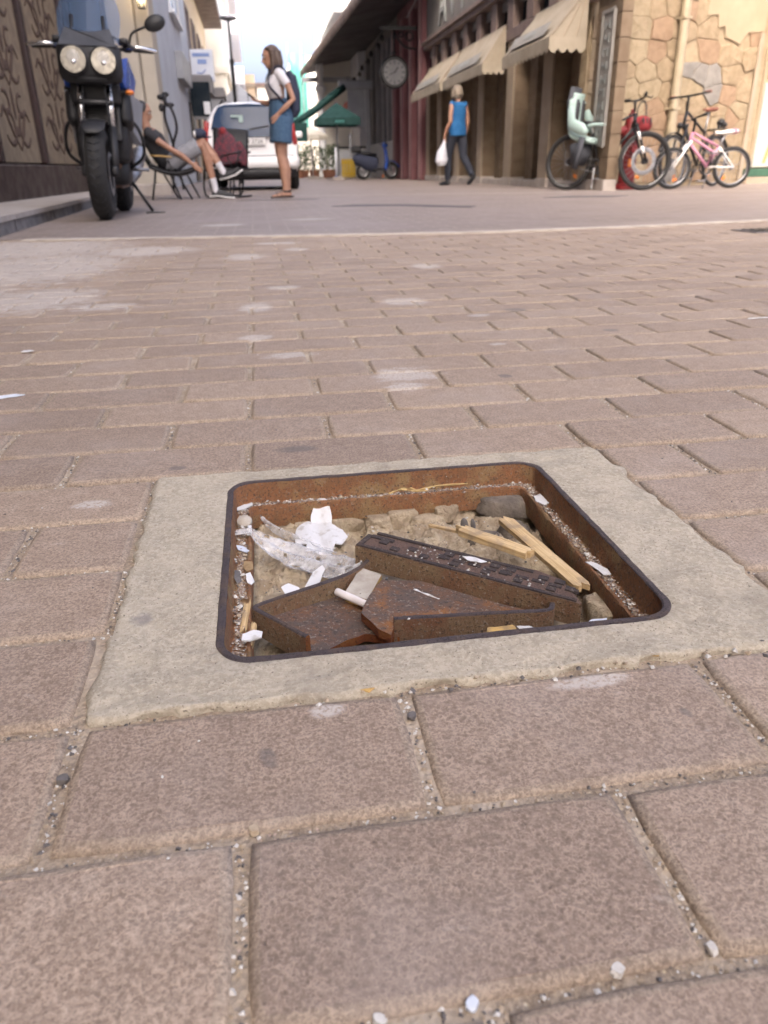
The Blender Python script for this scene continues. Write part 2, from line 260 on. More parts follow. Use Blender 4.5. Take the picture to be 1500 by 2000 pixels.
emis('lamp_glow', (1.0, .72, .36), 6.0)
glassy('screen_clear', (.08, .14, .24), .05, .34)
glassy('lens_clear', (.8, .8, .78), .03, .25)
# ---------------------------------------------------------------- geometry helpers
def V(*a): return Vector(a)
def mesh_from(name, verts, faces, mats=(), fmat=None, smooth=False):
    me = bpy.data.meshes.new(name); me.from_pydata([tuple(v) for v in verts], [], faces)
    for k in mats: me.materials.append(MATS[k])
    if fmat: me.polygons.foreach_set('material_index', fmat)
    if smooth: me.polygons.foreach_set('use_smooth', [True]*len(me.polygons))
    me.update(); return me
def link(name, me, parent=None):
    o = bpy.data.objects.new(name, me); COL.objects.link(o)
    if parent: o.parent = parent
    return o
def tag(o, label=None, cat=None, group=None, kind=None):
    if label: o['label'] = label
    if cat: o['category'] = cat
    if group: o['group'] = group
    if kind: o['kind'] = kind
    return o
def thing(name, label, cat, loc=(0, 0, 0), rz=0, group=None):
    o = bpy.data.objects.new(name, None); COL.objects.link(o); o.location = loc; o.rotation_euler = (0, 0, rz)
    o.empty_display_size = .1
    return tag(o, label, cat, group)
def kids(o): return [c for c in COL.objects if c.parent == o]
def dup(o, loc, rz=None, label=None, parent=None, _top=True):
    c = o.copy(); COL.objects.link(c)
    if parent: c.parent = parent
    if _top:
        c.location = loc
        if rz is not None: c.rotation_euler = (0, 0, rz)
        if label: c['label'] = label
    for k in kids(o): dup(k, None, parent=c, _top=False)
    return c

class MB:
    """Collects closed shapes, then links them as one mesh object."""
    def __init__(s): s.v = []; s.f = []; s.m = []
    def add(s, vs, fs, mi=0):
        n = len(s.v); s.v += [Vector(v) for v in vs]; s.f += [[i+n for i in f] for f in fs]; s.m += [mi]*len(fs); return s
    def box(s, c, d, rot=None, mi=0, bev=0.0):
        x, y, z = d[0]/2, d[1]/2, d[2]/2
        if bev > 0:
            bev = min(bev, x*.9, y*.9, z*.9)
            bm = bmesh.new(); bmesh.ops.create_cube(bm, size=1); bmesh.ops.scale(bm, vec=d, verts=bm.verts)
            bmesh.ops.bevel(bm, geom=bm.edges[:], offset=bev, segments=2, affect='EDGES', profile=.5)
            bm.verts.ensure_lookup_table()
            vs = [v.co.copy() for v in bm.verts]; fs = [[v.index for v in f.verts] for f in bm.faces]; bm.free()
        else:
            vs = [V(i, j, k) for i in (-x, x) for j in (-y, y) for k in (-z, z)]
            fs = [[0, 1, 3, 2], [4, 6, 7, 5], [0, 4, 5, 1], [2, 3, 7, 6], [0, 2, 6, 4], [1, 5, 7, 3]]
        if rot: vs = [rot @ v for v in vs]
        return s.add([v+Vector(c) for v in vs], fs, mi)
    def b2(s, x0, x1, y0, y1, z0, z1, mi=0, bev=0.0):
        return s.box(((x0+x1)/2, (y0+y1)/2, (z0+z1)/2), (abs(x1-x0), abs(y1-y0), abs(z1-z0)), None, mi, bev)
    def tube(s, pts, r, n=10, mi=0, cap=True, flat=None, closed=False):
        """Tube along pts; r a number, a list, or a list of (ra, rb); flat = reference direction for the first axis."""
        pts = [Vector(p) for p in pts]; k = len(pts)
        rr = r if isinstance(r, (list, tuple)) else [r]*k
        rings = []; prev = None
        for i, p in enumerate(pts):
            a = pts[(i+1) % k] if (closed or i < k-1) else pts[i]; b_ = pts[i-1] if (closed or i > 0) else pts[i]
            t = (a-b_)
            t = t.normalized() if t.length > 1e-9 else V(0, 0, 1)
            ref = Vector(flat) if flat else (prev if prev else (V(0, 0, 1) if abs(t.z) < .9 else V(1, 0, 0)))
            u = ref - t*ref.dot(t)
            if u.length < 1e-5: u = t.orthogonal()
            u.normalize(); w_ = t.cross(u); prev = u
            q = rr[i]; ra, rb = q if isinstance(q, (tuple, list)) else (q, q)
            rings.append([p+u*math.cos(2*math.pi*j/n)*ra+w_*math.sin(2*math.pi*j/n)*rb for j in range(n)])
        vs = [v for g in rings for v in g]; fs = []
        for i in range(k if closed else k-1):
            i2 = (i+1) % k
            for j in range(n):
                fs.append([i*n+j, i*n+(j+1) % n, i2*n+(j+1) % n, i2*n+j])
        if cap and not closed: fs += [list(range(n))[::-1], [(k-1)*n+j for j in range(n)]]
        return s.add(vs, fs, mi)
    def cyl(s, a, b, r, r2=None, n=16, mi=0): return s.tube([a, b], [r, r if r2 is None else r2], n, mi)
    def ball(s, c, r, mi=0, n=12, m=8, rot=None):
        r = r if isinstance(r, (tuple, list)) else (r, r, r); c = Vector(c)
        vs = []; fs = []
        for i in range(1, m):
            th = math.pi*i/m
            for j in range(n):
                ph = 2*math.pi*j/n; v = V(r[0]*math.sin(th)*math.cos(ph), r[1]*math.sin(th)*math.sin(ph), r[2]*math.cos(th))
                vs.append(c+(rot @ v if rot else v))
        t, b_ = V(0, 0, r[2]), V(0, 0, -r[2]); vs += [c+(rot @ t if rot else t), c+(rot @ b_ if rot else b_)]
        T, B = len(vs)-2, len(vs)-1
        for i in range(m-2):
            for j in range(n): fs.append([i*n+j, (i+1)*n+j, (i+1)*n+(j+1) % n, i*n+(j+1) % n])
        for j in range(n): fs.append([T, j, (j+1) % n]); fs.append([B, (m-2)*n+(j+1) % n, (m-2)*n+j])
        return s.add(vs, fs, mi)
    def lathe(s, prof, c=(0, 0, 0), rot=None, n=24, mi=0):
        c = Vector(c); vs = []; fs = []; k = len(prof)
        for r_, z_ in prof:
            for j in range(n):
                v = V(r_*math.cos(2*math.pi*j/n), r_*math.sin(2*math.pi*j/n), z_); vs.append(c+(rot @ v if rot else v))
        for i in range(k-1):
            for j in range(n): fs.append([i*n+j, i*n+(j+1) % n, (i+1)*n+(j+1) % n, (i+1)*n+j])
        fs += [list(range(n))[::-1], [(k-1)*n+j for j in range(n)]]
        return s.add(vs, fs, mi)
    def torus(s, c, R_, r, axis='y', n=40, m=10, mi=0, sq=1.0):
        c = Vector(c); ax = {'x': 0, 'y': 1, 'z': 2}[axis]; pts = []; vs = []; fs = []
        for i in range(n):
            a = 2*math.pi*i/n
            for j in range(m):
                b_ = 2*math.pi*j/m; q = R_+r*math.cos(b_); h = r*sq*math.sin(b_)
                p = [q*math.cos(a), q*math.sin(a)]; p.insert(ax, h); vs.append(c+Vector(p))
        for i in range(n):
            for j in range(m): fs.append([i*m+j, ((i+1) % n)*m+j, ((i+1) % n)*m+(j+1) % m, i*m+(j+1) % m])
        return s.add(vs, fs, mi)
    def prism(s, poly, lo, hi, mi=0, mside=None):
        """poly: list of (x, y); lo/hi numbers or functions of (x, y)."""
        n = len(poly); fl = lo if callable(lo) else (lambda x, y: lo); fh = hi if callable(hi) else (lambda x, y: hi)
        vs = [V(x, y, fl(x, y)) for x, y in poly]+[V(x, y, fh(x, y)) for x, y in poly]
        s.add(vs, [list(range(n))[::-1], list(range(n, 2*n))], mi)
        k = len(s.v)-2*n
        fs = [[i, (i+1) % n, n+(i+1) % n, n+i] for i in range(n)]
        s.f += [[i+k for i in f] for f in fs]; s.m += [mi if mside is None else mside]*n
        return s
    def build(s, name, mats, parent=None, smooth=False, loc=None, bevel=0):
        mats = [mats] if isinstance(mats, str) else mats
        bm = bmesh.new(); vs = [bm.verts.new(v) for v in s.v]
        for f, mi in zip(s.f, s.m):
            try:
                q = bm.faces.new([vs[i] for i in f]); q.material_index = mi; q.smooth = bool(smooth)
            except ValueError: pass
        bmesh.ops.recalc_face_normals(bm, faces=bm.faces[:])
        me = bpy.data.meshes.new(name); bm.to_mesh(me); bm.free()
        for k in mats: me.materials.append(MATS[k])
        if smooth and smooth is not True: me.set_sharp_from_angle(angle=R(smooth))
        o = link(name, me, parent)
        if loc is not None: o.location = loc
        return o
def rotz(a): return Matrix.Rotation(a, 3, 'Z')
def rotx(a): return Matrix.Rotation(a, 3, 'X')
def roty(a): return Matrix.Rotation(a, 3, 'Y')
def curve(pts, n=8):
    """Catmull-Rom through pts."""
    P = [Vector(p) for p in pts]; P = [P[0]*2-P[1]]+P+[P[-1]*2-P[-2]]; out = []
    for i in range(1, len(P)-2):
        a, b_, c, d = P[i-1:i+3]
        for k in range(n):
            t = k/n; out.append(.5*((2*b_)+(c-a)*t+(2*a-5*b_+4*c-d)*t*t+(3*b_-a-3*c+d)*t**3))
    out.append(P[-2]); return out
def text_mesh(name, body, size, mat, parent, M, depth=.004):
    cu = bpy.data.curves.new(name, 'FONT'); cu.body = body; cu.size = size; cu.extrude = depth; cu.align_x = 'CENTER'; cu.align_y = 'CENTER'
    t = bpy.data.objects.new(name, cu); COL.objects.link(t)
    dg = bpy.context.evaluated_depsgraph_get(); me = bpy.data.meshes.new_from_object(t.evaluated_get(dg))
    bpy.data.objects.remove(t); me.materials.clear(); me.materials.append(MATS[mat])
    me.transform(M); return link(name, me, parent)
def frame_m(o, x, y, z=None):
    x = Vector(x).normalized(); y = Vector(y).normalized(); z = x.cross(y)
    mm = Matrix((x, y, z)).transposed().to_4x4(); mm.translation = Vector(o); return mm
def organic(name, chains, mat, parent=None, voxel=.009, smooth=4):
    """One continuous body surface: closed tubes and balls fused by a voxel remesh, then relaxed."""
    mb = MB()
    for c in chains:
        if c[0] == 'b': mb.ball(c[1], c[2], n=16, m=12, rot=c[3] if len(c) > 3 else None)
        else: mb.tube(c[1], c[2], c[4] if len(c) > 4 else 12, flat=c[3] if len(c) > 3 else None)
    o = mb.build(name, mat, None, True)
    md = o.modifiers.new('r', 'REMESH'); md.mode = 'VOXEL'; md.voxel_size = voxel; md.use_smooth_shade = True
    dg = bpy.context.evaluated_depsgraph_get(); me = bpy.data.meshes.new_from_object(o.evaluated_get(dg)); bpy.data.objects.remove(o)
    bm = bmesh.new(); bm.from_mesh(me)
    for _ in range(smooth): bmesh.ops.smooth_vert(bm, verts=bm.verts[:], factor=.5, use_axis_x=True, use_axis_y=True, use_axis_z=True)
    for f in bm.faces: f.smooth = True
    bm.to_mesh(me); bm.free(); me.materials.clear(); me.materials.append(MATS[mat])
    return link(name, me, parent)
def px(p):
    d = Vector(p)-CAM; z = d.dot(FWD)
    return (750+FPX*d.dot(RGT)/z, 1000-FPX*d.dot(UPV)/z) if z > .05 else None

# ---------------------------------------------------------------- ground and pavers
BX, BY = .2165, .1095
CX0, CX1, CY0, CY1 = -.106, .437, -.4370, -.001           # concrete collar
HX0, HX1, HY0, HY1 = -.021, .3465, -.3895, -.034            # frame opening
def rr(t, x0, x1, y0, y1, r):
    """Point at fraction t round a rounded rectangle; the four sides and corners get equal shares."""
    q = (t % 1)*4; s_ = int(q); u = q-s_
    cs = [(x0, y0), (x1, y0), (x1, y1), (x0, y1)]; a = Vector(cs[s_]); b_ = Vector(cs[(s_+1) % 4]); c_ = Vector(cs[(s_+2) % 4])
    d = (b_-a).normalized(); e = (c_-b_).normalized(); L = (b_-a).length
    # straight run takes the first 70 per cent of the share, the corner the rest
    if u < .7 or r <= 0:
        k = u/.7 if r > 0 else u
        return a+d*(r+(L-2*r)*k)
    an = (u-.7)/.3*math.pi/2
    cc = b_-d*r+e*r
    return cc+d*(r*math.sin(an))-e*(r*math.cos(an))

LINE = [(-1.6, 3.86), (-.82, 3.70), (.02, 3.56), (1.13, 3.40), (2.1, 3.45), (3.14, 3.65), (4.6, 4.1), (7, 5.0)]
def line_y(x):
    for (a, b_), (c, d) in zip(LINE, LINE[1:]):
        if x <= c: return b_+(d-b_)*(x-a)/(c-a)
    return LINE[-1][1]
g = MB()
zb = -.0040
X0, X1 = -2.6, 9.0
for a, b_, c, d in ((X0, CX0+.02, -1.6, 3.3), (CX1-.02, X1, -1.6, 3.3), (CX0+.02, CX1-.02, -1.6, CY0+.02), (CX0+.02, CX1-.02, CY1-.02, 3.3)):
    g.add([(a, c, zb), (b_, c, zb), (b_, d, zb), (a, d, zb)], [[0, 1, 2, 3]])
tag(g.build('joint_sand', 'joint_sand'), kind='structure')
g = MB()
xs = [X0, -1.6]+[-1.2+.3*i for i in range(26)]+[7.0, X1]
for a, b_ in zip(xs, xs[1:]):     # sand bed continues to the line, then the far paving flush with the brick tops
    ya, yb = line_y(a), line_y(b_)
    g.add([(a, 3.3, zb), (b_, 3.3, zb), (b_, yb, zb), (a, ya, zb)], [[0, 1, 2, 3]], 1)
    g.add([(a, ya, 0), (b_, yb, 0), (b_, 70, 0), (a, 70, 0)], [[0, 1, 2, 3]], 0)
    g.add([(a, ya, zb), (b_, yb, zb), (b_, yb, 0), (a, ya, 0)], [[0, 1, 2, 3]], 1)
for a, b_, c, d in ((-400, X0, -60, 900), (X1, 400, -60, 900), (X0, X1, 70, 900), (X0, X1, -60, -1.6)):
    z = 0 if c != -60 or d == 900 else -.004
    g.add([(a, c, z), (b_, c, z), (b_, d, z), (a, d, z)], [[0, 1, 2, 3]], 0)
ground = tag(g.build('ground', ['far_paving', 'joint_sand']), kind='structure')
lm = MB()
for i in range(60):
    x = -1.25+i*.1; y = line_y(x)
    x2 = x+.1; y2 = line_y(x2); h = .058
    lm.add([(x, y-h, .004), (x2, y2-h, .004), (x2, y2+h, .004), (x, y+h, .004), (x, y-h, -.004), (x2, y2-h, -.004), (x2, y2+h, -.004), (x, y+h, -.004)], [[0, 1, 2, 3], [0, 4, 5, 1], [3, 2, 6, 7]])
tag(lm.build('kerb_line', 'white_line'), kind='structure')
L2 = [(-2.0, 10.9), (0, 10.4), (1.6, 10.0), (2.95, 9.6), (4.3, 8.95), (5.2, 8.5), (6.3, 8.3), (9, 8.6)]
lm = MB()
for (a, b_), (c, d) in zip(L2, L2[1:]):
    n_ = V(-(d-b_), c-a, 0).normalized()*.05
    lm.add([(a-n_.x, b_-n_.y, .004), (c-n_.x, d-n_.y, .004), (c+n_.x, d+n_.y, .004), (a+n_.x, b_+n_.y, .004)], [[0, 1, 2, 3]])
tag(lm.build('drain_line', 'white_line'), kind='structure')
tar = MB()       # dark tar patches in the road
for poly in ([(.75, 6.9), (1.3, 6.75), (1.9, 6.05), (2.0, 6.25), (1.5, 6.95), (1.0, 7.2)], [(3.2, 7.8), (3.9, 7.55), (4.2, 7.8), (3.6, 8.0)], [(-.2, 9.1), (.7, 8.9), (.8, 9.0), (0, 9.2)]):
    tar.prism(poly, -.01, .004)
tag(tar.build('tar_patch', 'tar'), kind='structure')

def brick_mesh(w_, d_, seed, name='paver', cut=()):
    """One paver with worn, chamfered edges; origin at its centre, top at z=0."""
    r_ = random.Random(seed); N = []
    nx, ny = 7, 4
    j = lambda s_: r_.uniform(-s_, s_)
    for i in range(nx): N.append((-w_/2+w_*i/nx, -d_/2, 0, 1))
    for i in range(ny): N.append((w_/2, -d_/2+d_*i/ny, -1, 0))
    for i in range(nx): N.append((w_/2-w_*i/nx, d_/2, 0, -1))
    for i in range(ny): N.append((-w_/2, d_/2-d_*i/ny, 1, 0))
    n = len(N); vs = []; hw, hd = w_/2, d_/2
    for ins, z in ((.0066, 0), (.0038, -.0007), (.0014, -.0024), (0, -.0065), (.0004, -.035)):
        for (x, y, ax, ay) in N:
            k = ins+j(.0007) if z > -.02 else ins
            px_, py_ = max(-hw+k, min(hw-k, x)), max(-hd+k, min(hd-k, y))
            if abs(abs(x)-hw) < 1e-6 and abs(abs(y)-hd) < 1e-6 and ins < .008: px_ -= math.copysign(.0016, x); py_ -= math.copysign(.0016, y)
            vs.append((px_, py_, z+(j(.0004) if z > -.02 else 0)))
    fs = [list(range(n))]; fm = [0]
    for q in range(4):
        for i in range(n): fs.append([q*n+i, (q+1)*n+i, (q+1)*n+(i+1) % n, q*n+(i+1) % n]); fm.append(1)
    fs = [f if i == 0 else f for i, f in enumerate(fs)]
    me = mesh_from(name, vs, fs, ('paver_face', 'paver_edge'), fm, False)
    for p in me.polygons: p.use_smooth = p.index > 0
    at = me.attributes.new('tint', 'FLOAT', 'FACE'); tv = r_.random(); at.data.foreach_set('value', [tv]*len(me.polygons))
    return me
pavement = bpy.data.objects.new('pavement', None); COL.objects.link(pavement); tag(pavement, kind='structure')
bank = [brick_mesh(BX-.0064, BY-.0048, 100+i) for i in range(26)]
cells = []
for j in range(-8, 38):
    y0 = j*BY; off = 0 if j % 2 == 0 else .1095
    for i in range(-14, 30):
        x0 = off+i*BX; x1 = x0+BX; parts = [(x0, x1)]
        cut = False
        if y0 < CY1-.01 and y0+BY > CY0+.01:
            if x1 > CX0 and x0 < CX1:
                parts = [p for p in ((x0, min(x1, CX0-.002)), (max(x0, CX1+.002), x1)) if p[1]-p[0] > .02]; cut = True
        for a, b_ in parts:
            cxm, cym = (a+b_)/2, y0+BY/2
            if cym > line_y(cxm)-.09: continue
            pr = [px((xx, yy, 0)) for xx in (a, b_) for yy in (y0, y0+BY)]
            if any(p is None for p in pr): 
                if not (-.5 < cxm < .6): continue
                area = 9e9
            else:
                if max(p[0] for p in pr) < -220 or min(p[0] for p in pr) > 1720 or min(p[1] for p in pr) > 2450: continue
                q = [pr[0], pr[2], pr[3], pr[1]]
                vis = max(p[0] for p in pr) > 0 and min(p[0] for p in pr) < 1500 and min(p[1] for p in pr) < 2000
                area = abs(sum(q[k][0]*q[(k+1) % 4][1]-q[(k+1) % 4][0]*q[k][1] for k in range(4))) * (1 if vis else .05)
            cells.append((area, a, b_, y0, cut))
cells.sort(key=lambda c: -c[0])
sv, sf, sm, stn = [], [], [], []
for n_, (area, a, b_, y0, cut) in enumerate(cells):
    cxm, cym = (a+b_)/2, y0+BY/2
    tilt = Matrix.Rotation(rnd.gauss(0, R(.28)), 4, 'X') @ Matrix.Rotation(rnd.gauss(0, R(.16)), 4, 'Y') @ Matrix.Rotation(rnd.gauss(0, R(.25)), 4, 'Z')
    if not cut and rnd.random() < .5: tilt = tilt @ Matrix.Rotation(math.pi, 4, 'Z')
    mw = Matrix.Translation((cxm+rnd.gauss(0, .0008), cym+rnd.gauss(0, .0007), rnd.gauss(0, .0006))) @ tilt
    me = brick_mesh(b_-a-.006, BY-.0048, 500+n_) if cut else rnd.choice(bank)
    if n_ < 300:
        o = link('paver', me, pavement); o.matrix_basis = mw
    else:
        k = len(sv); sv += [mw @ v.co for v in me.vertices]; sf += [[i+k for i in p.vertices] for p in me.polygons]
        sm += [p.material_index for p in me.polygons]; stn += [me.attributes['tint'].data[0].value]*len(me.polygons)
me = mesh_from('paver', sv, sf, ('paver_face', 'paver_edge'), sm)
me.attributes.new('tint', 'FLOAT', 'FACE').data.foreach_set('value', stn)
tag(link('paver', me, pavement), kind='stuff')

# grit and chips lying in the joints and over the paving
def chips(name, pts, mats, parent=None, lab=None):
    vs, fs, fm = [], [], []
    for (p, s_, mi) in pts:
        k = len(vs); fl = rnd.uniform(.35, .8)
        rm = Matrix.Rotation(rnd.uniform(0, 6.28), 3, 'Z') @ Matrix.Rotation(rnd.uniform(-.5, .5), 3, 'X')
        for q in ((1, 0, 0), (-.2, .8, 0), (-.9, .1, 0), (-.1, -.85, 0), (.1, .1, fl), (0, 0, -.4), (.5, .5, .4)):
            vs.append(Vector(p)+rm @ (Vector(q)*s_*rnd.uniform(.7, 1.2)))
        for f in ((0, 6, 4), (6, 1, 4), (1, 2, 4), (2, 3, 4), (3, 0, 4), (0, 1, 6), (1, 0, 5), (2, 1, 5), (3, 2, 5), (0, 3, 5)): fs.append([i+k for i in f]); fm.append(mi)
    return link(name, mesh_from(name, vs, fs, mats, fm), parent)
pts = []
def chipmat(): 
    q = rnd.random(); return 0 if q < .30 else 1 if q < .72 else 2
def chip(x, y, s0, z=-.0036): pts.append(((x, y, z), s0, chipmat()))
for j in range(-8, 12):
    yb = j*BY; dens = 420 if j < 0 else 200 if j < 4 else 60
    for _ in range(int(dens*(.9 if j < 0 else 1.4))):
        x = rnd.uniform(-.42, .75) if j < 1 else rnd.uniform(-.8, 1.3)
        if CX0-.004 < x < CX1+.004 and CY0+.01 < yb < CY1-.01: continue
        chip(x, yb+rnd.gauss(0, .0022), abs(rnd.gauss(0, .0008))+.0004)
    off = 0 if j % 2 == 0 else .1095
    for i in range(-4, 7):
        x0 = off+i*BX
        if CX0 < x0 < CX1 and CY0 < yb+.05 < CY1: continue
        for _ in range(80 if j < 0 else 45 if j < 3 else 15):
            chip(x0+rnd.gauss(0, .0022), yb+rnd.uniform(0, BY), abs(rnd.gauss(0, .0009))+.0005)
for _ in range(46):
    j = rnd.choice((-6, -5, -5, -4)); chip(rnd.uniform(-.15, .4), j*BY+rnd.gauss(0, .003), rnd.uniform(.001, .0021), -.003)
for _ in range(25):
    j = rnd.choice((-6, -5, -7)); off = 0 if j % 2 == 0 else .1095
    chip(off+rnd.choice((0, 0, BX))+rnd.gauss(0, .002), j*BY+rnd.uniform(0, BY), rnd.uniform(.001, .0019), -.003)
for _ in range(200): chip(rnd.uniform(-.6, 1.0), rnd.uniform(-.6, 1.4), rnd.uniform(.0006, .0018), .0006)
for _ in range(40): chip(rnd.uniform(.05, .42), CY0-.004+rnd.gauss(0, .004), rnd.uniform(.0012, .0032), .001)
tag(chips('joint_grit', pts, ('chip_white', 'chip_tan', 'chip_dark')), kind='stuff')
for (x, y, s_, k, mat, lab) in ((.170, -.651, .0036, 7, 'chip_white', 'largest white chip in the bottom paving joint right of the frame centre'), (.217, -.649, .0029, 8, 'chip_white', 'white chip at the crossing of two joints near the lower right corner'), (.060, -.655, .0030, 9, 'chip_white', 'white chip at the bottom edge of the picture left of the lowest upright joint'),
                                (.101, -.655, .0034, 4, 'sign_white', 'pale grey chip at the top of the lowest upright joint'), (-.107, -.485, .0040, 3, 'grey_shell', 'blue grey flake in the upright joint left of the front paver'), (.111, -.465, .0034, 4, 'chip_dark', 'dark clod in the joint under the middle of the concrete collar'), (.007, -.543, .0034, 5, 'chip_tan', 'cream pebble on the joint above the left upright joint')):
    mb = MB(); r_ = random.Random(k); mb.ball((0, 0, 0), 1, n=14, m=10)
    for i, v in enumerate(mb.v):
        v = v*(1+.5*noise.noise(v*1.3+V(k, 0, 0))); mb.v[i] = rotz(k) @ V(v.x*s_, max(-.7, min(.7, v.y))*s_, max(-.6, min(.5, v.z))*s_)
    tag(mb.build('stone_chip', mat, smooth=30, loc=(x, y, -.0012)), lab, 'stone chip', 'loose chips in the paving joints')
# ---------------------------------------------------------------- the broken manhole
man = thing('manhole', 'square rusty manhole opening with concrete collar and missing cover', 'manhole', (0, 0, 0))
NT, NR = 360, 20
vs, fs = [], []
for k in range(NR+1):
    t = k/NR
    for i in range(NT):
        a = rr(i/NT, HX0, HX1, HY0, HY1, .03); b_ = rr(i/NT, CX0, CX1, CY0, CY1, .004)
        p = a.lerp(b_, t)
        nz = noise.noise((p.x*38, p.y*38, 1))*.002+noise.noise((p.x*130, p.y*130, 2))*.0011
        if k == NR:
            e = noise.noise((p.x*45, p.y*45, 5))*.008+noise.noise((p.x*150, p.y*150, 5))*.0045; d = (p-Vector(((CX0+CX1)/2, (CY0+CY1)/2))).normalized(); p = p+d*e
        z = .0022+nz if 0 < k < NR else (.0012 if k == 0 else -.001+nz)
        vs.append((p.x, p.y, z))
n0 = len(vs)
for i in range(NT): vs.append((vs[NR*NT+i][0], vs[NR*NT+i][1], -.03))
for k in range(NR+1):
    for i in range(NT): fs.append([k*NT+i, k*NT+(i+1) % NT, (k+1)*NT+(i+1) % NT, (k+1)*NT+i])
link('concrete_collar', mesh_from('concrete_collar', vs, [f[::-1] for f in fs], ('collar_concrete',), None, True), man)
def ringloft(name, prof, mat, rad=.03, jit=0):
    """prof: (inset from the opening, z); swept round the frame."""
    vs, fs = [], []
    for q, (ins, z) in enumerate(prof):
        for i in range(NT):
            p = rr(i/NT, HX0+ins, HX1-ins, HY0+ins, HY1-ins, max(.004, rad-ins))
            e = jit*noise.noise((p.x*60, p.y*60, q*3.1)); e2 = jit*noise.noise((p.x*60, p.y*60, 50+q*3.1))
            vs.append((p.x+e, p.y+e, z+e2))
    for q in range(len(prof)-1):
        for i in range(NT): fs.append([q*NT+i, q*NT+(i+1) % NT, (q+1)*NT+(i+1) % NT, (q+1)*NT+i])
    me = mesh_from(name, vs, fs, (mat,), None, True); me.set_sharp_from_angle(angle=R(40))
    return link(name, me, man)
ringloft('rim', [(-.0008, -.01), (-.0008, .0016), (.0004, .0028), (.0046, .0028), (.0058, .0014)], 'iron_rim', jit=.0006)
ringloft('frame_wall', [(.0057, .0014), (.0068, -.010), (.0072, -.0215), (.0085, -.0232)], 'rust_wall', jit=.0009)
ringloft('ledge', [(.0085, -.0232), (.014, -.0240), (.020, -.0232), (.0205, -.0212)], 'rust_wall', jit=.001)
ringloft('inner_lip', [(.0205, -.0212), (.0218, -.0202), (.0232, -.0206), (.0240, -.0225), (.0246, -.036), (.0236, -.047), (.018, -.0485), (.004, -.049)], 'rust_wall', jit=.0012)
def pit_z(x, y):
    z = -.066+.010*noise.noise((x*26, y*26, 3))+.009*noise.noise((x*75, y*75, 3))+.0042*noise.noise((x*190, y*190, 3))+.0015*noise.noise((x*430, y*430, 3))
    z += .012*max(0, (y+.22)/.16)                               # heaped towards the far side
    z += .014*math.exp(-((x-.03)**2+(y+.17)**2)/.0035)
    z += .022*math.exp(-((x-.318)**2+(y+.325)**2)/.0012)
    z -= .055*math.exp(-((x-.035)**2+(y+.355)**2)/.0016)
    z -= .045*math.exp(-((x-.288)**2+(y+.345)**2)/.0011)
    z -= .030*math.exp(-((x-.305)**2+(y+.20)**2)/.0012)
    z -= .022*math.exp(-((x-.118)**2+(y+.072)**2)/.00022)
    return z
vs, fs = [], []; GX, GY = 190, 182
for j in range(GY+1):
    for i in range(GX+1):
        x = HX0+(HX1-HX0)*i/GX; y = HY0+(HY1-HY0)*j/GY; vs.append((x, y, pit_z(x, y)))
for j in range(GY):
    for i in range(GX): a = j*(GX+1)+i; fs.append([a, a+1, a+GX+2, a+GX+1])
link('pit_floor', mesh_from('pit_floor', vs, fs, ('pit_soil',), None, True), man)
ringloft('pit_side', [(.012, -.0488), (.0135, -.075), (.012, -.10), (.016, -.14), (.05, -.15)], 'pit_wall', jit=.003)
# broken lumps of soil and mortar lying in the pit
def lump(name, c, r_, mat, seed, label, cat, group=None, amp=.35, rot=0):
    mb = MB(); mb.ball((0, 0, 0), 1, n=22, m=16); q = rotz(rot)
    for i, v in enumerate(mb.v):
        d = 1+amp*noise.noise(v*1.4+V(seed, 0, 0))+.12*noise.noise(v*4+V(0, seed, 0))
        v = v*d; v = V(max(-.86, min(.86, v.x)), max(-.86, min(.86, v.y)), max(-.72, min(.72, v.z)))
        mb.v[i] = q @ V(v.x*r_[0], v.y*r_[1], v.z*r_[2])
    return tag(mb.build(name, mat, smooth=True, loc=c), label, cat, group)
lump('cobble', (.302, -.058, -.043), (.038, .024, .017), 'grey_stone', 3, 'flat grey cobble under the far right corner of the manhole frame', 'stone', None, .2, R(-20))
lump('soil_lump', (.150, -.062, -.055), (.02, .014, .018), 'pit_soil', 5, 'pale crumbly soil lump right of the white paper in the pit', 'soil lump', 'soil lumps in the pit', .4)
lump('soil_lump', (.205, -.066, -.056), (.024, .012, .014), 'pit_soil', 8, 'broad sandy soil lump at the middle of the far pit wall', 'soil lump', 'soil lumps in the pit', .4)
lump('soil_lump', (.033, -.070, -.058), (.026, .016, .015), 'pit_soil', 11, 'tan soil lump in the far left corner of the pit', 'soil lump', 'soil lumps in the pit', .4)
lump('soil_lump', (.026, -.228, -.052), (.017, .020, .012), 'pit_soil', 14, 'greyish soil lump against the left lip behind the broken cover corner', 'soil lump', 'soil lumps in the pit', .45)
lump('soil_lump', (.322, -.30, -.050), (.016, .024, .020), 'pit_soil', 17, 'sandy soil lump at the right end of the dark cover bar', 'soil lump', 'soil lumps in the pit', .35)
lump('soil_lump', (.262, -.115, -.062), (.022, .016, .014), 'grey_stone', 19, 'grey soil lump between the cobble and the upright splinter', 'soil lump', 'soil lumps in the pit', .4)

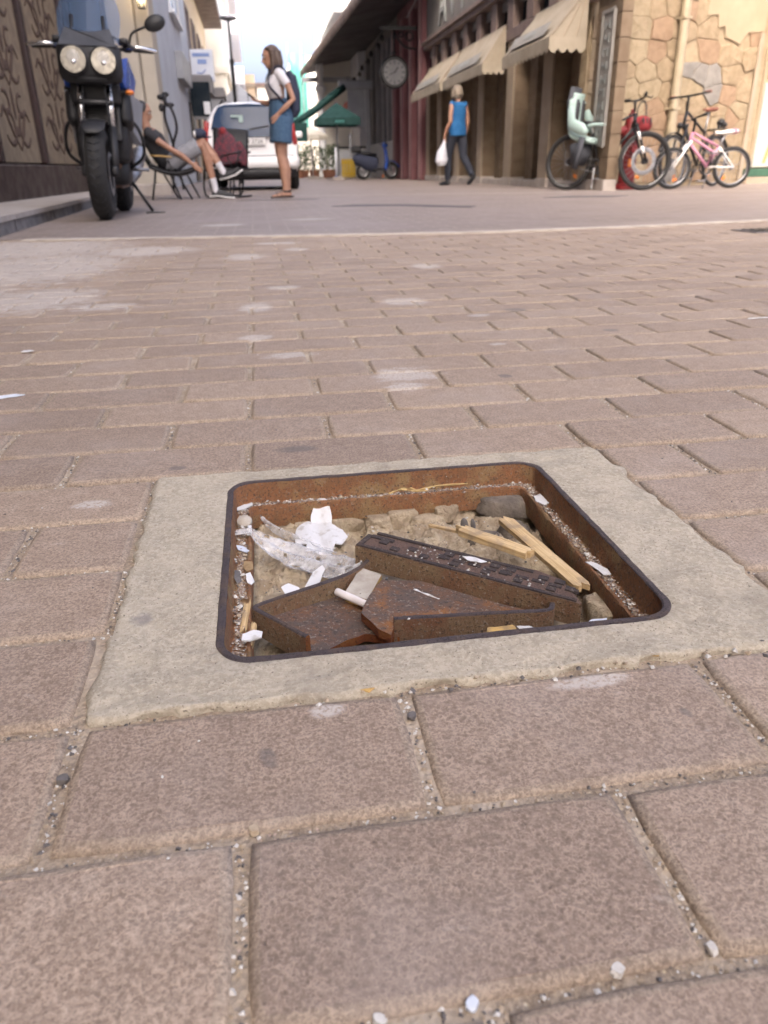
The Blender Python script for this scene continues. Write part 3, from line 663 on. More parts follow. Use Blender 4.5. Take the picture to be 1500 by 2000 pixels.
for k, (x, y, z, rx, ry, rz_, am, lab) in enumerate(((.105, -.052, -.056, .030, .013, .017, .3, 'dark brown soil lump directly behind the white paint flakes'), (.178, -.058, -.052, .022, .012, .019, .28, 'pale blocky mortar lump under the long straw'), (.236, -.052, -.050, .026, .013, .018, .3, 'sandy wall lump left of the grey cobble'),
        (.062, -.052, -.054, .020, .012, .014, .35, 'reddish soil lump under the far lip left of the flakes'), (.135, -.105, -.062, .018, .013, .011, .45, 'low crumbly lump in the middle of the pit floor'), (.190, -.118, -.063, .021, .014, .011, .45, 'flat broken lump before the thin wood sliver'),
        (.160, -.150, -.063, .017, .012, .011, .5, 'rough lump behind the left end of the dark bar'), (.300, -.105, -.060, .020, .018, .018, .4, 'dark lump below the grey cobble beside the right lip'), (.028, -.110, -.060, .016, .014, .012, .45, 'rough lump beside the torn film near the left lip'), (.050, -.195, -.060, .020, .014, .012, .45, 'soil lump under the narrow upright white flake'))):
    lump('soil_lump', (x, y, z), (rx, ry, rz_), 'grey_stone' if k == 7 else 'pit_soil', 30+k*3, lab, 'soil lump', 'soil lumps in the pit', am, R(17*k))
# the long bar of the broken cover
bar = thing('cover_bar', 'long broken cover bar with checkered dark top lying across the manhole', 'cover fragment')
P = [V(.105, -.200, 0), V(.289, -.326, 0), V(.288, -.282, 0), V(.270, -.262, 0), V(.128, -.176, 0)]
topz = lambda x, y: -.0075-.012*(x-.1)/.19
def rough_poly(P, step, amp, seed, close=True):
    out = []; n = len(P)
    for i in range(n):
        a, b_ = Vector(P[i]), Vector(P[(i+1) % n]); L = (b_-a).length; k = max(1, int(L/step)); nr = V(b_.y-a.y, a.x-b_.x, 0).normalized()
        for q in range(k):
            p = a.lerp(b_, q/k)+nr*(amp*noise.noise((q*1.7, seed, i*9.0)) if q else 0); out.append((p.x, p.y))
    return out
mb = MB(); mb.prism(rough_poly(P, .006, .0012, 1), lambda x, y: topz(x, y)-.0235, topz, 0, 1); mb.build('bar_body', ['tread_pink', 'rust_side'], bar)
mb = MB(); u = (P[1]-P[0]).normalized(); nrm = V(-u.y, u.x, 0)
def pad(s0, s1, t0, t1, z1=.0016):
    q = [P[0]+u*a+nrm*b_ for a, b_ in ((s0, t0), (s1, t0), (s1, t1), (s0, t1))]
    mb.prism([(v.x, v.y) for v in q], lambda x, y: topz(x, y)-.002, lambda x, y: topz(x, y)+z1)
pad(.001, .218, .0008, .0048); pad(.001, .006, .004, .028); pad(.008, .170, .0335, .0375); pad(.006, .03, .024, .029)
for i in range(13):
    s0 = .018+i*.0155
    if i not in (6, 10): pad(s0, s0+.0085, .0085 if i % 2 else .0165, .0155 if i % 2 else .024)
    if i > 2 and i % 3: pad(s0+.004, s0+.013, .025, .032)
    if i > 3: pad(s0, s0+.0120, .018, .0225, .0012)
mb.build('raised_studs', 'iron_top', bar)
# left corner piece with its upturned rim, right piece with its front rim
ca = thing('cover_corner', 'broken rusty cover corner with upturned rim on the left of the pit', 'cover fragment')
pz = lambda x, y: -.0385-.05*(x-.05)-.03*(y+.29)
mb = MB(); poly = [V(.008, -.289, 0), V(.060, -.262, 0), V(.101, -.240, 0), V(.122, -.262, 0), V(.119, -.300, 0), V(.128, -.330, 0), V(.098, -.322, 0), V(.082, -.330, 0), V(.066, -.342, 0), V(.046, -.343, 0)]
mb.prism(rough_poly(poly, .005, .0018, 4), lambda x, y: pz(x, y)-.008, pz, 0, 1); mb.build('plate', ['rust_plate', 'rust_break'], ca)
def rimwall(name, pts, w_, ztop, zbot, mat, parent, top='iron_rim'):
    """A thin upturned rim: wall along pts with a dark worn top edge."""
    mb = MB(); n = len(pts); L = []
    for i, p in enumerate(pts):
        p = Vector(p); a = Vector(pts[max(0, i-1)]); b_ = Vector(pts[min(n-1, i+1)]); t = (b_-a).normalized(); nr = V(-t.y, t.x, 0)
        zt = ztop(i/(n-1)) if callable(ztop) else ztop; zb_ = zbot(i/(n-1)) if callable(zbot) else zbot
        j = .0006*noise.noise((i*1.3, 4, 0))
        L.append([p-nr*w_*1.25+V(0, 0, zb_), p-nr*w_+V(0, 0, zt-.0012), p-nr*(w_*.55)+V(0, 0, zt+j), p+nr*(w_*.55)+V(0, 0, zt+j), p+nr*w_+V(0, 0, zt-.0012), p+nr*w_*1.25+V(0, 0, zb_)])
    k = 6; mb.v = [v for r_ in L for v in r_]
    for i in range(n-1):
        for j in range(k):
            mb.f.append([i*k+j, i*k+(j+1) % k, (i+1)*k+(j+1) % k, (i+1)*k+j]); mb.m.append(1 if j in (1, 2, 3) else 0)
    mb.f += [list(range(k)), [(n-1)*k+j for j in range(k)]]; mb.m += [2, 2]
    return mb.build(name, [mat, top, 'rust_break'], parent, smooth=35)
pa = [V(.049, -.346, 0), V(.036, -.330, 0), V(.022, -.312, 0), V(.010, -.297, 0), V(.0065, -.2905, 0), V(.010, -.286, 0), V(.022, -.279, 0), V(.045, -.268, 0), V(.070, -.256, 0), V(.090, -.245, 0), V(.106, -.232, 0), V(.116, -.218, 0)]
pa = curve(pa, 3)
rimwall('upturned_rim', pa, .0024, lambda t: -.0195-.004*t, lambda t: -.047+.004*t, 'rust_side', ca)
cb = thing('cover_plate', 'broken orange rusty cover plate with front rim under the long bar', 'cover fragment')
pz2 = lambda x, y: -.0275-.07*(x-.11)+.02*(y+.30)
mb = MB(); poly = [V(.098, -.306, 0), V(.106, -.285, 0), V(.124, -.252, 0), V(.16, -.255, 0), V(.22, -.296, 0), V(.262, -.322, 0), V(.256, -.330, 0), V(.180, -.326, 0), V(.1245, -.3225, 0), V(.1185, -.342, 0), V(.109, -.332, 0)]
mb.prism(rough_poly(poly, .005, .0016, 7), lambda x, y: pz2(x, y)-.0085, pz2, 0, 1); mb.build('plate', ['rust_plate', 'rust_break'], cb)
pb = curve([V(.1235, -.3255, 0), V(.15, -.327, 0), V(.19, -.3295, 0), V(.23, -.332, 0), V(.252, -.3335, 0), V(.262, -.331, 0), V(.267, -.322, 0)], 4)
rimwall('front_rim', pb, .0024, lambda t: -.0225-.003*t, lambda t: -.055, 'rust_side', cb)

ca.location = (0, .009, .004); cb.location = (0, .008, .0035)
# litter in the pit
mb = MB(); mb.prism(rough_poly([V(.0885, -.264, 0), V(.107, -.279, 0), V(.126, -.243, 0), V(.108, -.228, 0)], .006, .0008, 2), lambda x, y: -.040, lambda x, y: -.029+.12*(y+.26), 0, 1)
tag(mb.build('mortar_block', ['pale_block', 'ochre'], loc=(0, .008, .0035)), 'small pale mortar block tucked under the left end of the bar', 'mortar block')
mb = MB(); d = V(.106, -.2845, -.034)-V(.0805, -.260, -.0315); a = V(.0805, -.260, -.0315)
mb.tube([a, a+d*.02, a+d*.25, a+d], [.0030, .0036, .0036, .0035], 18); cig = mb.build('cigarette', 'cigarette_paper', smooth=50, loc=(0, .009, .004))
tag(cig, 'white cigarette end resting on the rusty cover corner', 'cigarette')
def splinter(a, b_, w_, h, seed, label, tip0=0.25, tip1=.2, group='wood splinters in the pit'):
    """A broken sliver of board: flat, split along the grain, with jagged ends."""
    a, b_ = Vector(a), Vector(b_); L = (b_-a).length; t = (b_-a).normalized(); sdv = V(-t.y, t.x, 0).normalized(); up = t.cross(sdv); up = up if up.z > 0 else -up
    r_ = random.Random(seed); n = 7; mb = MB(); lo = []; hi = []; e0 = []; e1 = []
    for k in range(n):
        e0.append(L*(tip0*r_.random()**2 if k % 2 else tip0*(.3+.7*r_.random()))); e1.append(L*(1-(tip1*r_.random()**2 if k % 2 else tip1*(.3+.7*r_.random()))))
    m_ = 14; rows = []
    for k in range(n):
        y = (k/(n-1)-.5)*w_; row = []
        for i in range(m_+1):
            x = e0[k]+(e1[k]-e0[k])*i/m_; wv = 1+.10*noise.noise((x*40, seed, 1)); hh = h*(.5+.13*noise.noise((x*50, k*1.3, seed)))*(.72 if k in (0, n-1) else 1)
            row.append((V(x, y*wv, hh), V(x, y*wv, -hh*.9)))
        rows.append(row)
    vs = []; ix = {}
    for k in range(n):
        for i in range(m_+1):
            for q in (0, 1): ix[k, i, q] = len(vs); vs.append(rows[k][i][q])
    fs = []
    for k in range(n-1):
        for i in range(m_): fs += [[ix[k, i, 0], ix[k, i+1, 0], ix[k+1, i+1, 0], ix[k+1, i, 0]], [ix[k, i, 1], ix[k+1, i, 1], ix[k+1, i+1, 1], ix[k, i+1, 1]]]
        fs += [[ix[k, 0, 0], ix[k+1, 0, 0], ix[k+1, 0, 1], ix[k, 0, 1]], [ix[k, m_, 0], ix[k, m_, 1], ix[k+1, m_, 1], ix[k+1, m_, 0]]]
    for i in range(m_): fs += [[ix[0, i, 0], ix[0, i, 1], ix[0, i+1, 1], ix[0, i+1, 0]], [ix[n-1, i, 0], ix[n-1, i+1, 0], ix[n-1, i+1, 1], ix[n-1, i, 1]]]
    mb.add(vs, fs); o = mb.build('wood_splinter', 'dry_wood', smooth=50)
    mm = Matrix((t, sdv, up)).transposed().to_4x4(); mm.translation = a; o.matrix_basis = mm
    return tag(o, label, 'wood splinter', group)
splinter((.272, -.150, -.0165), (.3045, -.302, -.022), .0155, .007, 3, 'straight pale wood splinter leaning towards the right lip of the pit', .06, .1)
splinter((.212, -.180, -.0085), (.272, -.243, -.0125), .0145, .009, 5, 'short thick wood splinter lying on top of the dark bar', .12, .05)
splinter((.190, -.152, -.016), (.232, -.196, -.011), .005, .0035, 9, 'thin broken wood sliver pointing left from the thick splinter', .1, .1)
splinter((.286, -.040, -.0275), (.306, -.026, -.024), .006, .003, 12, 'small yellow wood sliver lying on the grey cobble', .1, .2)
splinter((.0005, -.262, -.0205), (-.004, -.315, -.0225), .006, .003, 15, 'brown wood sliver on the left ledge near the front corner', .2, .2)
splinter((.006, -.300, -.021), (.002, -.335, -.024), .005, .003, 18, 'dull wood sliver beside the brown one on the left ledge', .2, .2)
mb = MB(); mb.prism(rough_poly([V(.196, -.352, 0), V(.224, -.351, 0), V(.222, -.340, 0), V(.200, -.340, 0)], .003, .0022, 4), -.034, lambda x, y: -.0235+.0016*noise.noise((x*300, y*300, 2)))
tag(mb.build('wood_scrap', 'ochre'), 'yellow rotten wood scrap wedged in front of the rusty front rim', 'wood scrap')
for k, (pp, lab) in enumerate((([(.163, -.0485, -.0215), (.178, -.043, -.019), (.190, -.0405, -.0195), (.200, -.0455, -.0205), (.225, -.0415, -.0185), (.262, -.0405, -.019)], 'long bent yellow straw on the far ledge'),
                               ([(.178, -.0430, -.0185), (.192, -.0462, -.0205), (.205, -.0480, -.0212), (.213, -.0455, -.021)], 'short kinked straw crossing the long one on the far ledge'),
                               ([(.152, -.262, -.027), (.160, -.270, -.0275), (.172, -.281, -.0285)], 'thin white straw on the orange rusty plate'))):
    mb = MB(); mb.tube(curve(pp, 6), [.0012+.0005*math.sin(i) for i in range((len(pp)-1)*6+1)], 6)
    tag(mb.build('straw', 'straw' if k < 2 else 'white_flake', smooth=True), lab, 'straw')
def flake(name, poly, zf, mat, label, cat, th=.0008, group=None, sub=.006, seed=0):
    """A thin torn sheet with real thickness: a fine triangulated outline bent by zf."""
    pr = rough_poly([V(x, y, 0) for x, y in poly], sub, sub*.22, seed)
    cx_ = sum(p[0] for p in pr)/len(pr); cy_ = sum(p[1] for p in pr)/len(pr); n = len(pr); mb = MB(); vs = []
    rings = (1.0, .7, .4)
    for dz in (0, -th):
        for k in rings:
            for x, y in pr:
                X, Y = cx_+(x-cx_)*k, cy_+(y-cy_)*k; vs.append(V(X, Y, zf(X, Y)+dz+.0006*noise.noise((X*160, Y*160, seed))))
        vs.append(V(cx_, cy_, zf(cx_, cy_)+dz))
    s_ = 3*n+1; fs = []
    for b0 in (0, s_):
        for k in range(2): fs += [[b0+k*n+i, b0+k*n+(i+1) % n, b0+(k+1)*n+(i+1) % n, b0+(k+1)*n+i] for i in range(n)]
        fs += [[b0+2*n+i, b0+2*n+(i+1) % n, b0+3*n] for i in range(n)]
    fs += [[i, (i+1) % n, s_+(i+1) % n, s_+i] for i in range(n)]
    mb.add(vs, fs); return tag(mb.build(name, mat, smooth=40), label, cat, group)
GP = 'white paint flakes in the manhole'
flake('paint_flake', [(.068, -.082), (.069, -.068), (.074, -.054), (.083, -.048), (.091, -.052), (.093, -.066), (.092, -.082), (.08, -.085)], lambda x, y: -.043+.72*(y+.08)+.0012*math.sin(x*300), 'white_flake', 'tall white paint flake standing against the far lip of the pit', 'paint flake', .0012, GP, .004, 1)
flake('paint_flake', [(.048, -.100), (.052, -.083), (.066, -.074), (.082, -.078), (.094, -.086), (.103, -.094), (.107, -.110), (.098, -.124), (.091, -.126), (.087, -.142), (.073, -.145), (.069, -.134), (.058, -.136), (.061, -.122), (.049, -.116)], lambda x, y: max(-.040+.10*(y+.10)+.0018*math.sin(x*230), pit_z(x, y)+.002), 'white_flake', 'broad ragged white paint flake lying below the tall one', 'paint flake', .0012, GP, .004, 2)
flake('paint_flake', [(.060, -.135), (.073, -.143), (.092, -.140), (.102, -.146), (.088, -.153), (.066, -.150)], lambda x, y: max(-.045, pit_z(x, y)+.001), 'chip_tan', 'dull grey flake under the edge of the broad white one', 'paint flake', .001, GP, .004, 3)
flake('paint_flake', [(.030, -.226), (.037, -.219), (.047, -.222), (.050, -.233), (.046, -.241), (.036, -.240)], lambda x, y: -.036+.25*(y+.23)-.3*(x-.04), 'white_flake', 'small curled white flake at the back of the broken cover corner', 'paint flake', .0008, GP, .004, 4)
flake('paint_flake', [(.044, -.243), (.062, -.207), (.072, -.199), (.074, -.204), (.066, -.225), (.058, -.242)], lambda x, y: -.034+.28*(y+.225), 'white_flake', 'narrow upright white flake beside the small curled one', 'paint flake', .0008, GP, .004, 5)
flake('paint_flake', [(.327, -.092), (.337, -.086), (.338, -.113), (.331, -.117), (.325, -.106)], lambda x, y: -.0195, 'white_flake', 'white flake on the right ledge near the far corner', 'paint flake', .0008, GP, .004, 6)
flake('paint_flake', [(.323, -.252), (.329, -.256), (.336, -.274), (.335, -.284), (.329, -.281), (.327, -.268)], lambda x, y: -.0185+.2*(x-.33), 'white_flake', 'bent white flake on the right ledge towards the near corner', 'paint flake', .0008, GP, .004, 7)
flake('paint_flake', [(.205, -.2345), (.217, -.238), (.226, -.247), (.219, -.249), (.208, -.243)], lambda x, y: topz(x, y)+.003, 'white_flake', 'small white flake on top of the dark bar', 'paint flake', .0006, GP, .003, 8)
flake('paint_flake', [(-.003, -.330), (.006, -.325), (.013, -.329), (.012, -.337), (.003, -.340), (-.004, -.338)], lambda x, y: -.0125, 'white_flake', 'white flake at the near left corner of the frame', 'paint flake', .0012, GP, .003, 9)
flake('paint_flake', [(-.0135, -.060), (-.006, -.052), (.004, -.050), (.004, -.055), (-.006, -.066), (-.0135, -.067)], lambda x, y: -.0185, 'white_flake', 'white flake in the far left corner of the ledge', 'paint flake', .0012, GP, .003, 10)
flake('paint_flake', [(-.002, -.216), (.002, -.213), (.006, -.232), (.003, -.238), (-.001, -.232)], lambda x, y: -.0195, 'white_flake', 'white flake on the left ledge level with the back of the cover corner', 'paint flake', .0008, GP, .003, 11)
flake('paint_flake', [(-.0125, -.155), (-.006, -.158), (.001, -.170), (-.002, -.173), (-.010, -.166)], lambda x, y: -.0185, 'sign_white', 'grey white flake on the left ledge just before the plastic film', 'paint flake', .0008, GP, .003, 12)
flake('paint_flake', [(.224, -.344), (.236, -.341), (.252, -.349), (.247, -.355), (.227, -.353)], lambda x, y: -.024-.25*(x-.23), 'chip_white', 'dirty white shaving right of the yellow wood scrap', 'paint flake', .0008, GP, .004, 13)
flake('paint_flake', [(.280, -.344), (.295, -.336), (.307, -.340), (.300, -.350), (.285, -.354)], lambda x, y: -.030+.2*(x-.29), 'sign_white', 'pale grey scrap in the near right corner of the pit', 'paint flake', .0008, GP, .004, 14)
GC = 'litter lying on the paving'
flake('leaf_scrap', [(.078, -.434), (.086, -.431), (.094, -.4335), (.086, -.4385)], lambda x, y: .0016+.1*(y+.434), 'ochre', 'yellow dry leaf scrap at the front edge of the concrete collar', 'leaf scrap', .0008, GC, .003, 31)
flake('leaf_scrap', [(.294, -.432), (.301, -.428), (.308, -.431), (.301, -.435)], lambda x, y: .0016+.15*(y+.431), 'ochre', 'small ochre leaf scrap on the right part of the front collar edge', 'leaf scrap', .0008, GC, .003, 32)
flake('paper_scrap', [(-.405, .402), (-.375, .408), (-.362, .415), (-.38, .42), (-.40, .416), (-.415, .41)], lambda x, y: .003+.10*(y-.41), 'sign_white', 'grey white paper scrap at the left edge of the paving', 'paper scrap', .001, GC, .01, 33)
flake('paper_scrap', [(-.462, .765), (-.447, .762), (-.438, .771), (-.448, .78), (-.46, .778)], lambda x, y: .002, 'white_flake', 'flat white spot of paper on the left joints', 'paper scrap', .001, GC, .006, 34)
flake('paper_scrap', [(1.13, .742), (1.19, .748), (1.19, .753), (1.135, .750)], lambda x, y: .002, 'white_flake', 'long thin white scrap at the right edge of the paving', 'paper scrap', .001, GC, .01, 35)
GL = 'dry bits on the left ledge'
mb = MB(); mb.lathe([(.0001, .006), (.004, .0058), (.0078, .004), (.0085, .0015), (.0072, 0), (.0065, -.003), (.0052, -.004)], (-.0045, -.1005, -.0195), rotx(R(25)), 18); tag(mb.build('seed_cup', 'pale_block', smooth=40), 'tan acorn like seed cup on the left ledge', 'seed cup', GL)
flake('paper_strip', [(-.001, -.110), (.003, -.112), (.0035, -.127), (.002, -.134), (-.0015, -.134), (-.001, -.122)], lambda x, y: -.018, 'white_flake', 'short white paper strip below the seed cup on the left ledge', 'paper strip', .001, GL, .003, 21)
flake('leaf_scrap', [(-.004, -.190), (.004, -.192), (.005, -.208), (-.002, -.212), (-.005, -.203)], lambda x, y: -.0192, 'dry_leaf', 'brown leaf scrap on the left ledge between two white flakes', 'leaf scrap', .0008, GL, .003, 22)
flake('leaf_scrap', [(-.013, -.205), (-.008, -.208), (-.006, -.228), (-.010, -.232), (-.013, -.222)], lambda x, y: -.020, 'grey_shell', 'grey leaf scrap against the left frame wall', 'leaf scrap', .0008, GL, .003, 23)
for k, (x, y, lab) in enumerate(((.238, -.118, 'taller grey seed husk standing behind the wood splinters'), (.247, -.122, 'narrow grey seed husk beside the taller one'))):
    mb = MB(); mb.ball((0, 0, 0), (.0045-.0015*k, .0022, .009), n=12, m=10, rot=roty(R(-8))); tag(mb.build('seed_husk', 'grey_shell', smooth=True, loc=(x, y, -.036)), lab, 'seed husk', 'grey seed husks in the pit')
# torn clear plastic film
n1, n2 = 44, 16; vs, fs = [], []
cl = curve([(-.0155, -.128, -.0175), (.001, -.131, -.0165), (.014, -.140, -.024), (.034, -.150, -.033), (.062, -.166, -.037), (.088, -.187, -.035), (.110, -.207, -.028)], 8)
for i in range(n1+1):
    t = i/n1; k = t*(len(cl)-1); a = cl[int(k)].lerp(cl[min(len(cl)-1, int(k)+1)], k-int(k))
    wd = .006+.018*max(0, min(1, (t-.22)/.35)); wd *= 1 if t < .85 else max(.25, 1-(t-.85)/.2)
    for j in range(n2+1):
        s_ = (j/n2-.5)*2; e = .25*noise.noise((t*9, s_*2.2, 1))
        p = a+V(.45, .9, 0).normalized()*(wd*(s_+e*.6)); p.z += .0035*math.sin(s_*7+t*5)*(.4+t)+.003*noise.noise((t*16, s_*5, 3))
        p.z = max(p.z, pit_z(p.x, p.y)+.002) if p.x > .01 else p.z
        vs.append(p)
for i in range(n1):
    for j in range(n2):
        if noise.noise((i*.35, j*.5, 9)) < -.42 and 12 < i: continue
        fs.append([i*(n2+1)+j, (i+1)*(n2+1)+j, (i+1)*(n2+1)+j+1, i*(n2+1)+j+1])
film = link('plastic_film', mesh_from('plastic_film', vs, fs, ('plastic_film',), None, True))
md = film.modifiers.new('thickness', 'SOLIDIFY'); md.thickness = .0003
tag(film, 'torn crumpled clear plastic film draped over the left lip into the pit', 'plastic film')
mb = MB(); q = curve([(.012, -.062, -.030), (.020, -.074, -.036), (.032, -.088, -.040), (.052, -.106, -.042), (.072, -.128, -.041), (.09, -.15, -.04)], 5)
mb.tube(q, [(.0008+.0055*math.sin(math.pi*min(1, i/20)), .0006+.0012*(i % 3)) for i in range(len(q))], 8)
mb.build('twisted_strand', 'plastic_film', film, smooth=True)
# grit on the ledge and in the pit
pts = []
def on_ledge():
    while True:
        t = rnd.random(); p = rr(t, HX0+.0145, HX1-.0145, HY0+.0145, HY1-.0145, .016)
        yield p.x+rnd.gauss(0, .0028), p.y+rnd.gauss(0, .0028)
og = on_ledge()
for _ in range(6500):
    x, y = next(og); pts.append(((x, y, -.0222), abs(rnd.gauss(0, .0009))+.0006, 3 if rnd.random() < .60 else chipmat()))
for _ in range(90):
    x, y = next(og); pts.append(((x, y, -.020), rnd.uniform(.0015, .0032), rnd.choice((0, 0, 1, 3))))
tag(chips('ledge_grit', pts, ('chip_white', 'chip_tan', 'chip_dark', 'rust_grit'), man), kind='stuff')
pts = []
for _ in range(2600):
    x, y = rnd.uniform(HX0+.03, HX1-.03), rnd.uniform(HY0+.03, HY1-.02); pts.append(((x, y, pit_z(x, y)), abs(rnd.gauss(0, .0013))+.0006, 1 if rnd.random() < .6 else chipmat()))
for _ in range(150): 
    x, y = rnd.uniform(.055, .24), rnd.uniform(-.33, -.25); z = max(pz(x, y) if x < .12 else -9, pz2(x, y) if x > .1 else -9)
    if z > -1: pts.append(((x, y, z), rnd.uniform(.0005, .0012), rnd.choice((0, 1, 1, 2))))
for _ in range(70):
    s_, t_ = rnd.uniform(.05, .19), rnd.uniform(.004, .034); q = P[0]+u*s_+nrm*t_; pts.append(((q.x, q.y, topz(q.x, q.y)+.001), rnd.uniform(.0006, .0019), rnd.choice((0, 0, 0, 1))))
tag(chips('pit_grit', pts, ('chip_white', 'chip_tan', 'chip_dark'), man), kind='stuff')
# ---------------------------------------------------------------- buildings along the street
def part(name, mat, parent, fn, smooth=False):
    mb = MB(); fn(mb); return mb.build(name, mat, parent, smooth)
def window(parent, x0, x1, y0, y1, z0, z1, face, fmat='white_paint', gmat='dark_glass', w_=.07, sill=False, bars=(1, 1)):
    """A window set on a wall: frame > panes. face: '+x', '-x' or '-y' (the side it looks to)."""
    mb = MB(); pm = MB()
    if face[1] == 'x':
        s_ = 1 if face[0] == '+' else -1; X = x0
        B = lambda a, b_, c, d, t0, t1, M: M.b2(X+s_*t0, X+s_*t1, a, b_, c, d)
        u0, u1 = y0, y1
    else:
        s_ = -1; Y = y0
        B = lambda a, b_, c, d, t0, t1, M: M.b2(a, b_, Y+s_*t0, Y+s_*t1, c, d)
        u0, u1 = x0, x1
    t0, t1 = .004, .06
    B(u0, u0+w_, z0, z1, t0, t1, mb); B(u1-w_, u1, z0, z1, t0, t1, mb); B(u0+w_, u1-w_, z0, z0+w_, t0, t1, mb); B(u0+w_, u1-w_, z1-w_, z1, t0, t1, mb)
    for i in range(1, bars[0]): c = u0+(u1-u0)*i/bars[0]; B(c-.02, c+.02, z0+w_, z1-w_, t0, t1-.01, mb)
    for i in range(1, bars[1]): c = z0+(z1-z0)*i/bars[1]; B(u0+w_, u1-w_, c-.02, c+.02, t0, t1-.015, mb)
    if sill: B(u0-.06, u1+.06, z0-.08, z0-.003, t0, .13, mb)
    f = mb.build('window', fmat, parent)
    B(u0+w_*.5, u1-w_*.5, z0+w_*.5, z1-w_*.5, .008, .02, pm); pm.build('pane', gmat, f)
    return f

# unseen low row of houses, added behind the camera to cut grazing skylight
ob = thing('unseen_house_row', 'unseen low cream houses added behind the camera to block low skylight', 'building')
part('wall', 'cream_trim', ob, lambda m: m.b2(1.5, 30, -19, -11, -.2, 8.5))
part('balcony', 'white_wall', ob, lambda m: (m.b2(3, 22, -10.997, -10.0, 3.2, 3.35), m.b2(3, 22, -10.06, -10.0, 3.353, 4.2)))
for x in range(4, 22, 3): part('doorway', 'frame_brown', ob, lambda m: m.b2(x, x+1.6, -10.997, -10.95, .05, 2.4))
# left: shop with the cloth-hung display, step and kerb
sh = thing('corner_boutique', 'dark wooden shop front with patterned cloth panels behind the motorcycle', 'shop', (0, 0, 0))
part('wall', 'frame_brown', sh, lambda m: m.b2(-12, -2.32, -22.0, 12.4, -.1, 17))  # wall extended unseen behind the camera, and heightened, to keep sun off the street
part('base_board', 'dark_wood', sh, lambda m: m.b2(-2.318, -2.20, 4.2, 11.6, .10, .42, bev=.015))
for i, (y0, y1) in enumerate(((5.2, 7.05), (7.35, 8.75), (9.0, 10.85))):
    p = part('display_panel', 'cloth_tan', sh, lambda m: m.b2(-2.316, -2.27, y0, y1, .44, 2.9))
    mo = MB(); yc = (y0+y1)/2; W = (y1-y0)*.34
    for k in range(4):
        z = .75+k*.58
        for s_ in (-1, 1):
            for a0, ra, cz in ((0, .20, .0), (.0, .13, .22)):
                q = [V(-2.266, yc+s_*(W*.55-ra*math.cos(t)*.9), z+cz+ra*math.sin(t)*.75) for t in [R(-150+15*j) for j in range(19)]]
                mo.tube(q, [(.004, .012+.022*math.sin(math.pi*j/18)) for j in range(19)], 6, flat=(1, 0, 0))
            q = curve([V(-2.266, yc, z-.2), V(-2.266, yc+s_*W*.35, z-.05), V(-2.266, yc+s_*W*.75, z+.16), V(-2.266, yc+s_*W*1.05, z+.08)], 6)
            mo.tube(q, [(.004, .008+.03*math.sin(math.pi*j/18)) for j in range(len(q))], 6, flat=(1, 0, 0))
        mo.ball((-2.266, yc, z+.22), (.004, .05, .15), n=10, m=8); mo.ball((-2.266, yc, z-.03), (.004, .085, .05), n=10, m=6)
    mo.build('cloth_motif', 'cloth_motif', p, smooth=True)
for y in (7.2, 8.87, 10.98, 11.5): part('post', 'dark_wood', sh, lambda m: m.b2(-2.317, -2.22, y-.07, y+.07, .43, 3.2, bev=.02))
part('head_board', 'dark_wood', sh, lambda m: m.b2(-2.317, -2.15, 4.2, 11.6, 3.0, 3.5, bev=.02))
part('side_post', 'frame_brown', sh, lambda m: m.b2(-2.3, -1.86, 11.75, 12.2, .1, 3.4, bev=.02))
part('door_knob', 'chrome', sh, lambda m: (m.ball((-2.2, 7.2, 1.03), .04), m.cyl((-2.22, 7.2, 1.03), (-2.2, 7.2, 1.03), .02)), True)
st = thing('shop_step', 'worn pale stone step along the shop front on the left', 'step')
ys = [3.2, 4.55, 5.9, 7.3, 8.6, 9.9, 11.3, 12.4]
for a, b_ in zip(ys, ys[1:]):
    x = -1.40-.055*(a-3.2); x2 = -1.40-.055*(b_-3.2)
    part('slab', 'step_stone', st, lambda m: m.prism([(-2.31, a+.005), (x, a+.005), (x2, b_-.005), (-2.31, b_-.005)], .0745, .105))
    part('kerb_stone', 'kerb_stone', st, lambda m: m.prism([(-2.2, a+.01), (x-.018, a+.01), (x2-.018, b_-.01), (-2.2, b_-.01)], -.06, .074))
# cream corner pier with wall lantern, then the white house
pier = thing('corner_pier', 'tall cream plaster pier between the shop and the white house', 'pillar')
part('shaft', 'cream_wall', pier, lambda m: (m.b2(-2.3, -1.52, 12.45, 13.3, .0, 14.5, bev=.02), m.b2(-1.515, -1.30, 12.6, 13.3, 0, 14.5, bev=.03)))
part('plinth', 'step_stone', pier, lambda m: m.b2(-2.25, -1.27, 12.42, 13.32, -.02, .16, bev=.02))
ln = thing('wall_lantern', 'lit glass wall lantern fixed high on the cream pier', 'lantern', (-1.36, 12.30, 2.62))
part('bracket', 'black_metal', ln, lambda m: (m.tube(curve([(0, .15, .18), (0, .05, .28), (0, 0, .24)], 5), .012, 8), m.b2(-.04, .04, .125, .148, .08, .28)), True)
part('cage', 'black_metal', ln, lambda m: (m.lathe([(.001, .24), (.03, .22), (.11, .13), (.115, .12), (.001, .12)], n=6), m.lathe([(.001, -.16), (.055, -.16), (.055, -.145), (.001, -.145)], n=6), [m.tube([(.1*math.cos(a), .1*math.sin(a), .12), (.05*math.cos(a), .05*math.sin(a), -.15)], .006, 6) for a in [R(60*i) for i in range(6)]]))
part('glass', 'lens_clear', ln, lambda m: m.lathe([(.001, .118), (.092, .118), (.046, -.143), (.001, -.143)], n=6))
part('bulb', 'lamp_glow', ln, lambda m: m.ball((0, 0, -.03), (.035, .035, .05)), True)
wh = thing('white_house', 'bluish white house with dark shuttered slits beyond the cream pier', 'building')
part('wall', 'bluish_wall', wh, lambda m: m.b2(-9, -1.80, 13.32, 29.0, -.1, 15))
